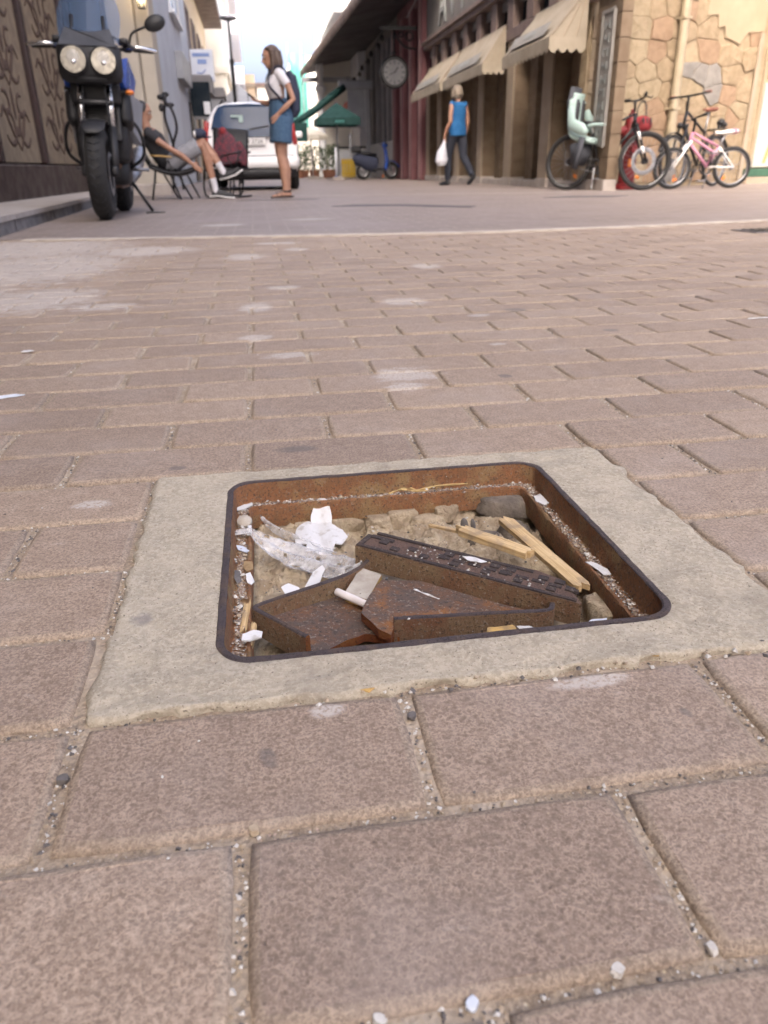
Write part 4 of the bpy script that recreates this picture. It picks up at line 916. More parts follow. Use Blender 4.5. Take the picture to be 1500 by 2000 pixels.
part('cornice', 'white_wall', wh, lambda m: m.b2(-1.797, -1.6, 13.4, 29.0, 7.6, 7.9, bev=.03))
for y0, y1, z0, z1 in ((16.5, 17.7, .9, 2.6), (19.0, 20.2, 4.6, 6.2), (22.7, 25.6, 4.15, 5.8), (16.0, 17.2, 4.6, 6.2)):
    f = window(wh, -1.80, 0, y0, y1, z0, z1, '+x', 'white_paint', 'dark_glass', .08, True, (2, 1))
part('shutter', 'car_grey', wh, lambda m: [m.b2(-1.797, -1.62+.02*(i % 2), 22.9+.2*i, 23.07+.2*i, 2.62, 3.25) for i in range(14)])
part('downpipe', 'white_paint', wh, lambda m: m.cyl((-1.72, 14.6, 0), (-1.72, 14.6, 9.4), .05), True)
part('entrance', 'frame_brown', wh, lambda m: m.b2(-1.797, -1.74, 26.2, 27.6, .05, 2.3, bev=.02))
hd = thing('door_hood', 'grey box hood over the side entrance of the white house', 'hood')
part('box', 'grey_wall', hd, lambda m: m.b2(-1.797, -1.05, 26.4, 28.3, 2.55, 3.05, bev=.03)); part('screen', 'dark_glass', hd, lambda m: m.b2(-1.72, -1.12, 26.36, 26.397, 1.9, 2.85, bev=.01)); part('meter', 'white_paint', hd, lambda m: m.b2(-1.35, -1.15, 26.25, 26.355, 1.95, 2.3, bev=.02))
sg = thing('shop_sign', 'square white projecting sign with pale blue print above the left doorways', 'sign')
part('panel', 'sign_white', sg, lambda m: m.b2(-1.78, -1.02, 29.05, 29.2, 3.1, 4.05, bev=.02))
part('print', 'sign_blue', sg, lambda m: (m.b2(-1.70, -1.14, 29.035, 29.049, 3.84, 3.94), m.b2(-1.55, -1.25, 29.035, 29.049, 3.62, 3.76), m.tube(curve([(-1.6, 29.045, 3.38), (-1.45, 29.045, 3.35), (-1.3, 29.045, 3.46)], 5), .018, 6), m.b2(-1.5, -1.1, 29.035, 29.049, 3.17, 3.24)))
aw = thing('left_shop_awning', 'long grey box awning over a dark doorway beyond the white house', 'awning')
part('box', 'grey_wall', aw, lambda m: m.b2(-1.897, -.75, 29.6, 31.4, 2.66, 2.98, bev=.05)); part('side_panel', 'car_grey', aw, lambda m: m.b2(-1.85, -.8, 29.7, 29.75, 2.0, 2.65)); part('bracket', 'black_metal', aw, lambda m: m.tube([(-.85, 29.68, 2.6), (-1.2, 29.66, 2.2), (-.9, 29.66, 1.6)], .03, 8))
ch = thing('cream_house', 'cream house with deep brown balcony soffit on the far left', 'building')
part('wall', 'tan_wall', ch, lambda m: m.b2(-10, -1.9, 29.02, 45.3, -.1, 12))
part('balcony_slab', 'canopy_edge', ch, lambda m: m.b2(-1.897, -1.0, 31.5, 45.2, 6.95, 7.15, bev=.02)); part('balcony_front', 'white_wall', ch, lambda m: m.b2(-1.03, -.97, 31.5, 45.2, 7.16, 8.1))
for y0 in (30.2, 33.5, 37, 40.5): window(ch, -1.9, 0, y0, y0+1.6, 3.6, 5.6, '+x', 'mauve_trim', 'dark_glass', .1, True)
for y0 in (32, 36, 40): part('doorway', 'frame_brown', ch, lambda m: m.b2(-1.897, -1.84, y0, y0+1.7, .05, 2.5, bev=.02))
bh = thing('bright_house', 'bright pale cream house end wall with small square window', 'building')
part('wall', 'bright_wall', bh, lambda m: m.b2(-10, -1.05, 46.5, 58, -.1, 9.6)); part('ledge', 'bright_wall', bh, lambda m: m.b2(-2.4, -.85, 46.3, 58, 5.1, 5.45, bev=.03))  # very pale wall colour stands in for the sun that misses it
window(bh, -1.95, -1.4, 46.5, 0, 3.0, 4.0, '-y', 'white_paint', 'dark_glass', .06); part('parapet', 'white_wall', bh, lambda m: m.b2(-10, -.75, 46.4, 58, 9.62, 10.0, bev=.03))
th = thing('balcony_house', 'tall pale house with stacked balconies behind the street lamp', 'building')
part('wall', 'white_wall', th, lambda m: m.b2(-9, -.95, 58.5, 76, -.1, 15))
for k in range(3): part('balcony', 'white_paint', th, lambda m: m.b2(-.947, -.1-.12*k, 60, 75, 5.8+3*k, 6.9+3*k, bev=.03)); window(th, -1.9, -1.2, 58.5, 0, 3.2+3*k, 4.8+3*k, '-y')
tn = thing('tan_house', 'low tan house closing the far end of the street', 'building')
part('wall', 'tan_wall', tn, lambda m: m.b2(-.9, .75, 78, 88, -.1, 8.2)); part('roof_edge', 'cream_trim', tn, lambda m: m.b2(-.95, .8, 77.8, 88, 7.2, 7.5)); window(tn, -.6, .1, 78, 0, 4.6, 5.8, '-y')
fw = thing('far_white_house', 'overexposed white house at the very end of the street', 'building')
part('wall', 'bright_wall', fw, lambda m: m.b2(.9, 3.2, 80, 90, -.1, 7.4)); part('roof', 'mauve_trim', fw, lambda m: m.prism([(.8, 79.8), (3.3, 79.8), (3.3, 90), (.8, 90)], 7.42, 7.7))
for x in (1.2, 2.2): window(fw, x, x+.5, 80, 0, 4.2, 5.6, '-y')
nb = thing('netted_house', 'house under repair wrapped in bright green scaffold netting', 'building')
part('wall', 'bright_wall', nb, lambda m: m.b2(2.75, 7, 50.5, 60, -.1, 6.4))
part('scaffold_net', 'net_green', nb, lambda m: m.prism([(2.6, 50.2), (2.9, 50.05), (3.2, 50.22), (3.55, 50.1), (3.55, 50.45), (2.6, 50.45)], 2.6, 6.5))
part('scaffold_pole', 'dull_metal', nb, lambda m: [m.cyl((x, 50.0, 0), (x, 50.0, 7.0), .03, n=8) for x in (2.5, 3.3, 4.1)])

# right: stone-clad shop row
sr = thing('stone_shop_row', 'stone clad shop row with deep piers, dark doors and cream awnings', 'building')
XF, XB = 4.75, 5.30
part('back_wall', 'dark_glass', sr, lambda m: (m.b2(XB, XB+.05, 10.95, 21.4, -.05, 2.34), m.b2(XB+.06, 9, 12.3, 21.39, -.05, 10)))
pys = [(9.66, 10.42), (11.9, 12.38), (13.85, 14.30), (15.8, 16.25), (17.75, 18.2), (19.6, 20.05), (21.0, 21.4)]
for i, (a, b_) in enumerate(pys):
    xe = XB-.003 if i else XF+.15
    part('pier', 'clad_stone', sr, lambda m: m.b2(XF+.012, xe-.009, a+.012, b_-.012, .0, 2.34))
    for k in range(8):
        mb = MB(); mb.b2(XF, xe, a, b_, .14+k*.275, .14+k*.275+.268, bev=.008); mb.build('stone_block', 'clad_stone', sr)
    part('cream_strip', 'cream_trim', sr, lambda m: m.b2(XF-.03, XF-.003, a+.03, b_-.03, .13, 2.34)) if 0 < i else None
    part('plinth', 'step_stone', sr, lambda m: m.b2(XF-.05, xe-.008, a-.02, b_+.02, -.03, .136, bev=.01))
for (a, b_), (c, d) in zip(pys, pys[1:]):
    part('door_frame', 'frame_brown', sr, lambda m: (m.b2(XB-.06, XB-.003, c-.6, c-.52, .05, 2.3) if a < 9.8 else m.b2(XB-.06, XB-.003, b_+.01, b_+.09, .05, 2.3), m.b2(XB-.06, XB-.003, c-.5, c-.42, .05, 2.3), m.b2(XB-.06, XB-.003, max(b_+.1, 10.98), c-.51, 1.95, 2.03)))
    part('side_panel', 'clad_stone', sr, lambda m: m.b2(XB-.30, XB-.065, c-.41, c-.02, .04, 2.3))
    part('doorstep', 'step_stone', sr, lambda m: m.b2(XF-.02, XB-.02, b_+.03, c-.03, -.03, .10, bev=.012))
part('lintel', 'mauve_trim', sr, lambda m: m.b2(XF-.06, XF+.13, 9.72, 21.4, 2.343, 2.52, bev=.015))
part('upper_wall', 'mauve_trim', sr, lambda m: m.b2(XF+.14, XF+.16, 9.75, 21.4, 2.523, 3.07))
ny = 11
for i in range(ny):
    y0 = 9.8+i*1.05
    part('fin', 'mauve_trim', sr, lambda m: m.b2(XF-.05, XF+.137, y0, y0+.34, 2.523, 3.06, bev=.01))
    w_ = part('window', 'taupe_wall', sr, lambda m: (m.b2(XF+.06, XF+.137, y0+.345, y0+1.045, 2.90, 3.05), m.b2(XF+.08, XF+.137, y0+.345, y0+1.045, 2.53, 2.60), m.b2(XF+.09, XF+.137, y0+.345, y0+.40, 2.605, 2.895)))
    part('pane', 'dark_glass', w_, lambda m: m.b2(XF+.12, XF+.136, y0+.41, y0+1.04, 2.605, 2.895))
part('cornice', 'mauve_trim', sr, lambda m: (m.b2(XF-.12, XF+.155, 9.70, 21.4, 3.073, 3.17, bev=.015), m.b2(XF-.18, XF+.155, 9.68, 21.4, 3.173, 3.25, bev=.015)))
part('sign_band', 'taupe_wall', sr, lambda m: m.b2(XF-.02, XF+.155, 9.72, 21.4, 3.253, 5.4))
for ch_, yy in (('A', 19.55), ('V', 18.55), ('I', 17.65), ('C', 16.6)):
    if ch_ == 'C': continue
    text_mesh('letter', ch_, 1.15, 'print_grey', sr, frame_m((XF-.03, yy, 3.75), (0, -1, 0), (0, 0, 1)), .03)
part('upper_storey', 'taupe_wall', sr, lambda m: m.b2(XF+.05, XF+.16, 9.75, 21.4, 5.403, 10.0))
# raised vertical name strip on the corner pier, its letters too worn to read
vs_ = thing('vertical_sign', 'narrow pale vertical sign strip on the corner pier by the child seat', 'sign')
part('frame', 'sign_strip', vs_, lambda m: (m.b2(XF-.035, XF-.004, 9.80, 10.15, .55, 2.12, bev=.006), m.b2(XF-.05, XF-.036, 9.78, 9.82, .53, 2.14), m.b2(XF-.05, XF-.036, 10.13, 10.17, .53, 2.14), m.b2(XF-.05, XF-.036, 9.83, 10.12, 2.10, 2.14)))
def marks(m):
    r_ = random.Random(4)
    for k in range(9):
        z = .68+k*.155
        m.b2(XF-.046, XF-.036, 9.90, 9.935, z, z+.10); m.b2(XF-.046, XF-.036, 10.03, 10.065, z+(.05 if k % 2 else 0), z+.10)
        m.b2(XF-.046, XF-.036, 9.937, 10.028, z+(.04 if k % 3 else .075), z+(.062 if k % 3 else .098))
part('worn_mark', 'print_grey', vs_, marks)
# cream awnings with scalloped valances
def awning(y0, y1, xo, zt, zf, drop, label, panels=1):
    t = thing('awning', label, 'awning', (0, 0, 0), 0, 'cream awnings on the stone shop row')
    xi = XF-.06; ys = y1-y0; bow = .30
    def cover(m):
        n = 10; pr = []
        for k in range(n+1):
            a = k/n; pr.append((xi-(xi-xo)*(a**1.25), zt-(zt-zf)*(a**.9)+.05*math.sin(a*math.pi)))
        vs = []; sl = [0, .02, .5, .98, 1.0]
        for k, (x, z) in enumerate(pr):
            for s_ in sl: vs.append(V(x, y0+.02+bow*(1-k/n)*.0+(ys-.04)*s_, z-.0))
        fs = []
        w_ = len(sl)
        for k in range(n):
            for j in range(w_-1): fs.append([k*w_+j, k*w_+j+1, (k+1)*w_+j+1, (k+1)*w_+j])
        nv = len(vs); vs += [v-V(0, 0, .012) for v in vs]; fs += [[i+nv for i in f[::-1]] for f in fs]
        for k in range(n): 
            for j in (0, w_-1): a, b_ = k*w_+j, (k+1)*w_+j; fs.append([a, b_, b_+nv, a+nv])
        for j in range(w_-1):
            for k in (0, n): a, b_ = k*w_+j, k*w_+j+1; fs.append([a, b_, b_+nv, a+nv])
        m.add(vs, fs)
        for yy in (y0, y1-.012):      # closed side cheeks with ribs
            q = [V(x, yy, z) for x, z in pr]+[V(xi, yy, zf)]
            m.add([v for v in q]+[v+V(0, .012, 0) for v in q], [list(range(len(q))), list(range(len(q), 2*len(q)))[::-1]]+[[i, (i+1) % len(q), len(q)+(i+1) % len(q), len(q)+i] for i in range(len(q))])
    part('cover', 'awning_cream', t, cover)
    def val(m):
        k = int(ys/.16)
        def strip(P, Q, n, thick):
            P, Q = Vector(P), Vector(Q); d = (Q-P); pts = []
            for i in range(n*6+1):
                a = i/(n*6); pts.append((P+d*a, drop*(.72+.28*abs(math.sin(a*n*math.pi)))))
            vs = []
            for p, h in pts: vs += [p, p-V(0, 0, h), p+thick, p-V(0, 0, h)+thick]
            fs = []
            for i in range(len(pts)-1):
                a, b_ = i*4, i*4+4; fs += [[a, b_, b_+1, a+1], [a+2, a+3, b_+3, b_+2], [a+1, b_+1, b_+3, a+3], [a, a+2, b_+2, b_]]
            m.add(vs, fs)
        strip((xo-.008, y0, zf), (xo-.008, y1, zf), k, V(.01, 0, 0)); strip((xo, y0-.010, zf), (xi, y0-.010, zf), 4, V(0, .01, 0))
    part('valance', 'awning_cream', t, val)
    part('seam', 'cream_trim', t, lambda m: [m.tube([(xi-.01, y0-.012, zt-.02), (xo+(xi-xo)*f, y0-.012, zf+.0)], .007, 6) for f in (0.02, .38, .72)])
    part('arm', 'dull_metal', t, lambda m: [m.tube([(xi, yy, zf+.05), (xo+.05, yy, zf-.015)], .016, 8) for yy in (y0+.12, y1-.12)])
    for i in range(panels):
        a = y0+ys*(i+.12)/panels; b_ = y0+ys*(i+.88)/panels
        p = part('printed_panel', 'awning_panel', t, lambda m: m.add([V(xo+.26*(xi-xo)-.018, a, zf+.26*(zt-zf)+.07), V(xo+.26*(xi-xo)-.018, b_, zf+.26*(zt-zf)+.07), V(xo+.05*(xi-xo)-.018, b_, zf+.04*(zt-zf)+.035), V(xo+.05*(xi-xo)-.018, a, zf+.04*(zt-zf)+.035)], [[0, 1, 2, 3]]))
        part('faded_print', 'print_grey', p, lambda m: m.add([V(xo+.19*(xi-xo)-.024, a+.3*(b_-a), zf+.19*(zt-zf)+.064), V(xo+.19*(xi-xo)-.024, a+.62*(b_-a), zf+.19*(zt-zf)+.064), V(xo+.13*(xi-xo)-.024, a+.62*(b_-a), zf+.13*(zt-zf)+.053), V(xo+.13*(xi-xo)-.024, a+.3*(b_-a), zf+.13*(zt-zf)+.053)], [[0, 1, 2, 3]]))
    return t
awning(10.62, 12.75, 4.16, 2.52, 1.92, .19, 'cream awning nearest the stone wall with a wide scalloped cheek')
awning(14.35, 17.5, 4.27, 2.62, 2.02, .18, 'middle cream awning above the woman in the blue top', 1)
awning(17.6, 20.9, 4.22, 2.62, 2.02, .18, 'farthest cream awning next to the pink pilasters', 1)
# pink pilaster house with the big canopy and the clock
pk = thing('pink_house', 'dusky pink pilastered house front behind the clock', 'building')
part('wall', 'pink_wall', pk, lambda m: m.b2(4.80, 9, 21.43, 26.2, -.05, 10))
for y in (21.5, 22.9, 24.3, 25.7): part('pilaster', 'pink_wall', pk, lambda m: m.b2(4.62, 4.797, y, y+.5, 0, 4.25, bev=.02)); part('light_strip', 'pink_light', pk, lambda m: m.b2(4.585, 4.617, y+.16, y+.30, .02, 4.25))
gy = thing('grey_house', 'grey house front with pale upright ribs under the big canopy', 'building')
part('wall', 'taupe_wall', gy, lambda m: m.b2(4.85, 9, 26.22, 34, -.05, 9))
for y in (26.5, 27.5, 28.6, 29.9, 31.2, 32.6): part('rib', 'grey_wall', gy, lambda m: m.b2(4.68, 4.847, y, y+.28, .1, 4.2, bev=.02))
part('dado', 'car_grey', gy, lambda m: m.b2(4.64, 4.677, 26.3, 33.9, 0, 1.15))
cn = thing('canopy', 'big dull brown canopy roof jutting over the street by the clock', 'canopy')
def can(m):
    n = 14; vs = []
    for i in range(n+1):
        t = i/n; y = 19.6+19.4*t; x = 3.12-.55*t**1.1; z = 4.32-.02*t
        for (a, b_) in ((x, z), (4.9, z+.35), (4.9, z+.5), (x, z+.16)): vs.append(V(a, y, b_))
    fs = [[0, 1, 2, 3], [n*4+3, n*4+2, n*4+1, n*4]]
    for i in range(n):
        for j in range(4): fs.append([i*4+j, i*4+(j+1) % 4, (i+1)*4+(j+1) % 4, (i+1)*4+j])
    m.add(vs, fs)
part('deck', 'canopy_brown', cn, can)
part('fascia', 'canopy_edge', cn, lambda m: m.tube([(3.10-.55*(i/14)**1.1, 19.6+19.4*i/14, 4.34) for i in range(15)], [(.16, .05)]*15, 8, flat=(0, 0, 1)))
part('chain', 'dull_metal', cn, lambda m: m.tube([(4.62, 20.3, 4.6), (4.2, 21.4, 3.8)], .012, 6))
part('bulb_string', 'black_metal', cn, lambda m: [m.ball((3.95+.06*(i % 2), 24+1.1*i, 3.72-.07*i), (.07, .09, .09), n=8, m=6) for i in range(7)]+[m.tube([(3.97, 23.6, 3.85), (3.97, 31, 3.3)], .012, 5)], True)
ck = thing('street_clock', 'round station clock hung from an ornate black bracket before the pink house', 'clock', (4.0, 22.2, 2.67))
part('case', 'black_metal', ck, lambda m: m.lathe([(.30, -.08), (.30, -.10), (.36, -.10), (.39, -.06), (.39, .06), (.36, .10), (.30, .10), (.30, .08)], rot=rotx(R(90)), n=40), 40)
part('dial', 'clock_face', ck, lambda m: m.lathe([(.001, .088), (.298, .088), (.298, -.088), (.001, -.088)], rot=rotx(R(90)), n=40))
part('hour_mark', 'black_metal', ck, lambda m: [m.box((.245*math.sin(R(30*i)), -.092, .245*math.cos(R(30*i))), (.022, .006, .07 if i % 3 else .09), roty(R(30*i))) for i in range(12)])
part('hand', 'black_metal', ck, lambda m: (m.box((.045, -.097, .055), (.03, .006, .17), roty(R(40))), m.box((-.05, -.101, -.02), (.02, .006, .2), roty(R(68)))))
part('hanger', 'black_metal', ck, lambda m: (m.cyl((0, 0, .38), (0, 0, .98), .03, n=10), m.ball((0, 0, .46), (.06, .05, .05)), m.ball((0, 0, .8), (.05, .05, .05))), True)
part('bracket', 'black_metal', ck, lambda m: (m.b2(-.32, .62, -.04, .04, .98, 1.07), m.tube(curve([(.6, 0, .55), (.3, 0, .6), (.1, 0, .8), (0, 0, .95)], 6), .025, 8), m.torus((.42, 0, .84), .10, .022, 'y', 24, 8), m.torus((.2, 0, .88), .06, .018, 'y', 20, 8), m.ball((-.33, 0, 1.02), .05)), 40)
# far right: white houses, cafe
wr = thing('column_house', 'white house with round column and balustrade beyond the canopy', 'building')
part('wall', 'white_wall', wr, lambda m: m.b2(4.55, 9, 34.1, 49, -.1, 10)); part('column', 'white_paint', wr, lambda m: m.lathe([(.20, 0), (.20, .3), (.15, .35), (.13, 3.0), (.16, 3.3), (.24, 3.4), (.24, 3.55), (.15, 3.6), (.14, 6)], (3.15, 36, 0), n=16), 40)
part('balcony', 'white_paint', wr, lambda m: (m.b2(3.75, 4.547, 35.0, 44, 6.1, 6.4, bev=.04), m.b2(3.7, 3.8, 35.0, 44, 7.2, 7.35), [m.cyl((3.75, 35.2+.45*i, 6.4), (3.75, 35.2+.45*i, 7.2), .07, .05, 8) for i in range(19)]))
part('cafe_panel', 'bright_wall', wr, lambda m: m.b2(3.3, 4.547, 36.6, 36.9, .9, 4.6)); part('lintel_beam', 'car_grey', wr, lambda m: m.b2(2.4, 4.6, 35.9, 36.15, 3.72, 3.9))
window(wr, 4.55, 0, 37.5, 39, 7.5, 9.4, '-x', 'white_paint', 'car_glass', .1)
sgn = thing('round_sign', 'pale red round sign hanging among the cafe fronts', 'sign', (3.66, 30.2, 2.38)); part('disc', 'sign_red', sgn, lambda m: m.lathe([(.001, -.03), (.19, -.03), (.20, 0), (.19, .03), (.001, .03)], rot=rotx(R(90)), n=30), 40); part('stroke', 'pink_wall', sgn, lambda m: m.box((0, -.034, .02), (.26, .006, .03), roty(R(-40)))); part('hanger', 'black_metal', sgn, lambda m: m.cyl((0, 0, .2), (0, 0, .95), .012, n=6))
ga = thing('green_arm_awning', 'dark green folded awning with its long slanting arm over the cafe', 'awning')
part('roll', 'green_fabric', ga, lambda m: m.tube([(1.55, 29.5, 1.80), (2.3, 29.8, 2.22), (3.5, 30.0, 3.02)], [(.10, .12), (.12, .14), (.13, .15)], 10), True)
part('head_beam', 'car_grey', ga, lambda m: m.b2(3.3, 4.55, 29.9, 30.2, 2.95, 3.22, bev=.03)); part('post', 'car_grey', ga, lambda m: (m.b2(4.28, 4.42, 30.0, 30.14, 0, 2.94), m.b2(3.66, 3.76, 30.3, 30.4, 0, 1.5)))
part('lower_valance', 'green_fabric', ga, lambda m: m.prism([(1.5, 29.3), (2.05, 29.35), (2.05, 29.5), (1.5, 29.45)], 1.25, 1.85)); part('hanging_flap', 'car_grey', ga, lambda m: m.prism([(3.62, 30.02), (4.24, 30.02), (4.24, 30.08), (3.62, 30.08)], 1.7, 2.94))
def parasol(name, loc, r_, zr, zt, mat, label, slope=.0, vd=.14, n=8):
    t = thing(name, label, 'parasol', loc)
    def cov(m):
        vs = [V(0, 0, zt)]; fs = []
        for k in range(n): a = 2*math.pi*(k+.5)/n; vs.append(V(r_*math.cos(a), r_*math.sin(a), zr))
        for k in range(n): a = 2*math.pi*(k+.5)/n; vs.append(V(r_*1.0*math.cos(a), r_*1.0*math.sin(a), zr-vd))
        for k in range(n): fs += [[0, 1+k, 1+(k+1) % n], [1+k, 1+n+k, 1+n+(k+1) % n, 1+(k+1) % n]]
        nv = len(vs); vs += [v-V(0, 0, .015)-V(v.x, v.y, 0)*.012 for v in vs]; fs += [[i+nv for i in f[::-1]] for f in fs]
        fs += [[1+n+k, 1+n+(k+1) % n, 1+n+(k+1) % n+nv, 1+n+k+nv] for k in range(n)]
        m.add(vs, fs)
    part('cover', mat, t, cov); part('pole', 'dull_metal', t, lambda m: m.cyl((0, 0, .05), (0, 0, zt), .03, n=8), True)
    part('rib', 'black_metal', t, lambda m: [m.tube([(0, 0, zt-.06), (r_*.96*math.cos(2*math.pi*(k+.5)/n), r_*.96*math.sin(2*math.pi*(k+.5)/n), zr-.03)], .012, 5) for k in range(n)])
    part('base', 'step_stone', t, lambda m: m.lathe([(.001, 0), (.24, 0), (.24, .06), (.05, .1), (.001, .1)], n=16), 40); return t
p_ = parasol('green_parasol', (2.82, 26.4, 0), .98, 1.80, 2.26, 'green_fabric', 'square teal green cafe parasol left of the blue scooter', n=4, vd=.2)
part('faded_print', 'net_green', p_, lambda m: [m.b2(-.12+.05*i, -.09+.05*i, -.725, -.70, 1.66, 1.73) for i in range(6)])
parasol('white_parasol', (2.28, 31, 0), .66, 1.50, 1.80, 'white_fabric', 'white sunlit parasol behind the standing woman')
parasol('dark_parasol', (-.35, 37, 0), 1.15, 2.85, 3.75, 'car_grey', 'dark grey parasol above the roof of the white car', n=6)
yc = thing('yellow_barrier', 'bright yellow slatted barrier beside the blue scooter', 'barrier', (3.58, 30, 0))
for i in range(5): part('slat', 'yellow_plastic', yc, lambda m: m.b2(-.26+.105*i, -.175+.105*i, 0, .05, .03, .66, bev=.01))
part('rail', 'yellow_plastic', yc, lambda m: (m.b2(-.27, .26, .053, .09, .12, .2), m.b2(-.27, .26, .053, .09, .5, .58)))
bp = thing('blue_post', 'light blue post at the end of the cafe barrier', 'post', (3.12, 30, 0)); part('shaft', 'sign_white', bp, lambda m: m.cyl((0, 0, 0), (0, 0, 1.05), .05, n=10), True); part('foot', 'bike_blue', bp, lambda m: m.lathe([(.001, 0), (.11, 0), (.10, .06), (.05, .1), (.001, .1)], n=12), 40)
fn = thing('cafe_fence', 'dark low cafe screen with top rail in front of the pale panels', 'fence', (0, 30.6, 0)); part('rail', 'black_metal', fn, lambda m: m.b2(3.2, 4.5, 0, .06, 1.02, 1.10)); part('panel', 'car_grey', fn, lambda m: m.b2(3.22, 4.5, .02, .05, .1, .98))
def plant(loc, h, w_, seed, label, mat='leaf_dark'):
    t = thing('potted_plant', label, 'plant', loc, 0, 'bushy cafe plants along the street'); r_ = random.Random(seed)
    part('pot', 'terracotta', t, lambda m: m.lathe([(.001, 0), (.17, 0), (.23, .3), (.20, .3), (.19, .26), (.001, .26)], n=14), 40)
    def lv(m):
        for _ in range(420):
            a, rr_, z = r_.uniform(0, 6.28), w_*math.sqrt(r_.random()), .28+(h-.28)*r_.random()**.8; rr_ *= (1.1-.55*abs(z/h-.55)); c = V(rr_*math.cos(a), rr_*math.sin(a), z); L = r_.uniform(.05, .1)
            d = V(r_.gauss(0, 1), r_.gauss(0, 1), r_.gauss(.3, .8)).normalized(); s_ = d.orthogonal().normalized()*L*.35
            m.add([c-d*L*.5, c+s_, c+d*L*.6, c-s_], [[0, 1, 2, 3]])
    part('foliage', mat, t, lv); part('stem', 'frame_brown', t, lambda m: [m.tube([(0, 0, .2), (r_.uniform(-.1, .1), r_.uniform(-.1, .1), h*.8)], .012, 5) for _ in range(4)])
for i, (x, y, h, w_, lab) in enumerate(((1.95, 34, 1.0, .34, 'dark bushy plant right behind the car wheel'), (2.6, 34.3, 1.2, .40, 'dark plant under the white parasol'), (3.1, 33.6, 1.1, .34, 'dark plant left of the blue post'), (2.4, 38, 1.4, .5, 'taller plant deeper in the cafe'), (3.5, 35.2, 1.3, .38, 'paler plant by the cafe panel'))):
    plant((x, y, 0), h, w_, i, lab, 'leaf_mid' if i > 2 else 'leaf_dark')
sl_ = thing('street_lamp', 'slim street lamp with flat disc head on the left of the street', 'lamp', (-.30, 22, 0))
part('pole', 'black_metal', sl_, lambda m: (m.cyl((0, 0, 0), (0, 0, 2.9), .05, .045), m.cyl((0, 0, 2.9), (0, 0, 3.84), .03, .028), m.cyl((0, 0, 2.85), (0, 0, 2.95), .06)), 40); part('head', 'dull_metal', sl_, lambda m: m.lathe([(.001, 3.80), (.10, 3.80), (.22, 3.84), (.20, 3.88), (.05, 3.92), (.001, 3.92)], n=20), 40)

# ---- rubble stone wall on the right, seen face on
def clip(poly, p, nrm):
    out = []; n = len(poly)
    for i in range(n):
        a, b_ = poly[i], poly[(i+1) % n]; da = (a[0]-p[0])*nrm[0]+(a[1]-p[1])*nrm[1]; db = (b_[0]-p[0])*nrm[0]+(b_[1]-p[1])*nrm[1]
        if da <= 0: out.append(a)
        if da*db < 0: t = da/(da-db); out.append((a[0]+(b_[0]-a[0])*t, a[1]+(b_[1]-a[1])*t))
    return out
WP, WD, WN = V(5.58, 10.94, 0), V(.97, .244, 0), V(.244, -.97, 0)
wm = Matrix((WD, V(0, 0, 1), WN)).transposed().to_4x4(); wm.translation = WP
sw = thing('stone_wall', 'rubble stone wall with plaster patch behind the parked bicycles', 'wall'); sw.matrix_world = wm     # local x along the wall, y up, z outwards
part('core', 'wall_mortar', sw, lambda m: m.b2(-.82, 2.52, -.1, 6, -.16, 0))
r_ = random.Random(21); seeds = []
z = .10
while z < 3.1:
    hgt = r_.uniform(.19, .33); s_ = -.8+r_.uniform(0, .1)
    while s_ < 2.55:
        w_ = r_.uniform(.18, .52) if not (s_ < .42) else r_.uniform(.24, .46); seeds.append((s_+w_/2+r_.uniform(-.05, .05), z+hgt/2+r_.uniform(-.085, .085) if s_ > .3 else z+hgt/2, r_.random())); s_ += w_
    z += hgt
patch = [(1.18, 3.2), (1.22, 2.28), (1.42, 2.30), (1.46, 2.14), (1.58, 2.16), (1.62, 2.02), (1.92, 1.95), (2.06, 2.10), (2.38, 2.12), (2.38, 3.2)]
def in_patch(x, y):
    c = False; j = len(patch)-1
    for i in range(len(patch)):
        (xi, yi), (xj, yj) = patch[i], patch[j]
        if (yi > y) != (yj > y) and x < (xj-xi)*(y-yi)/(yj-yi)+xi: c = not c
        j = i
    return c
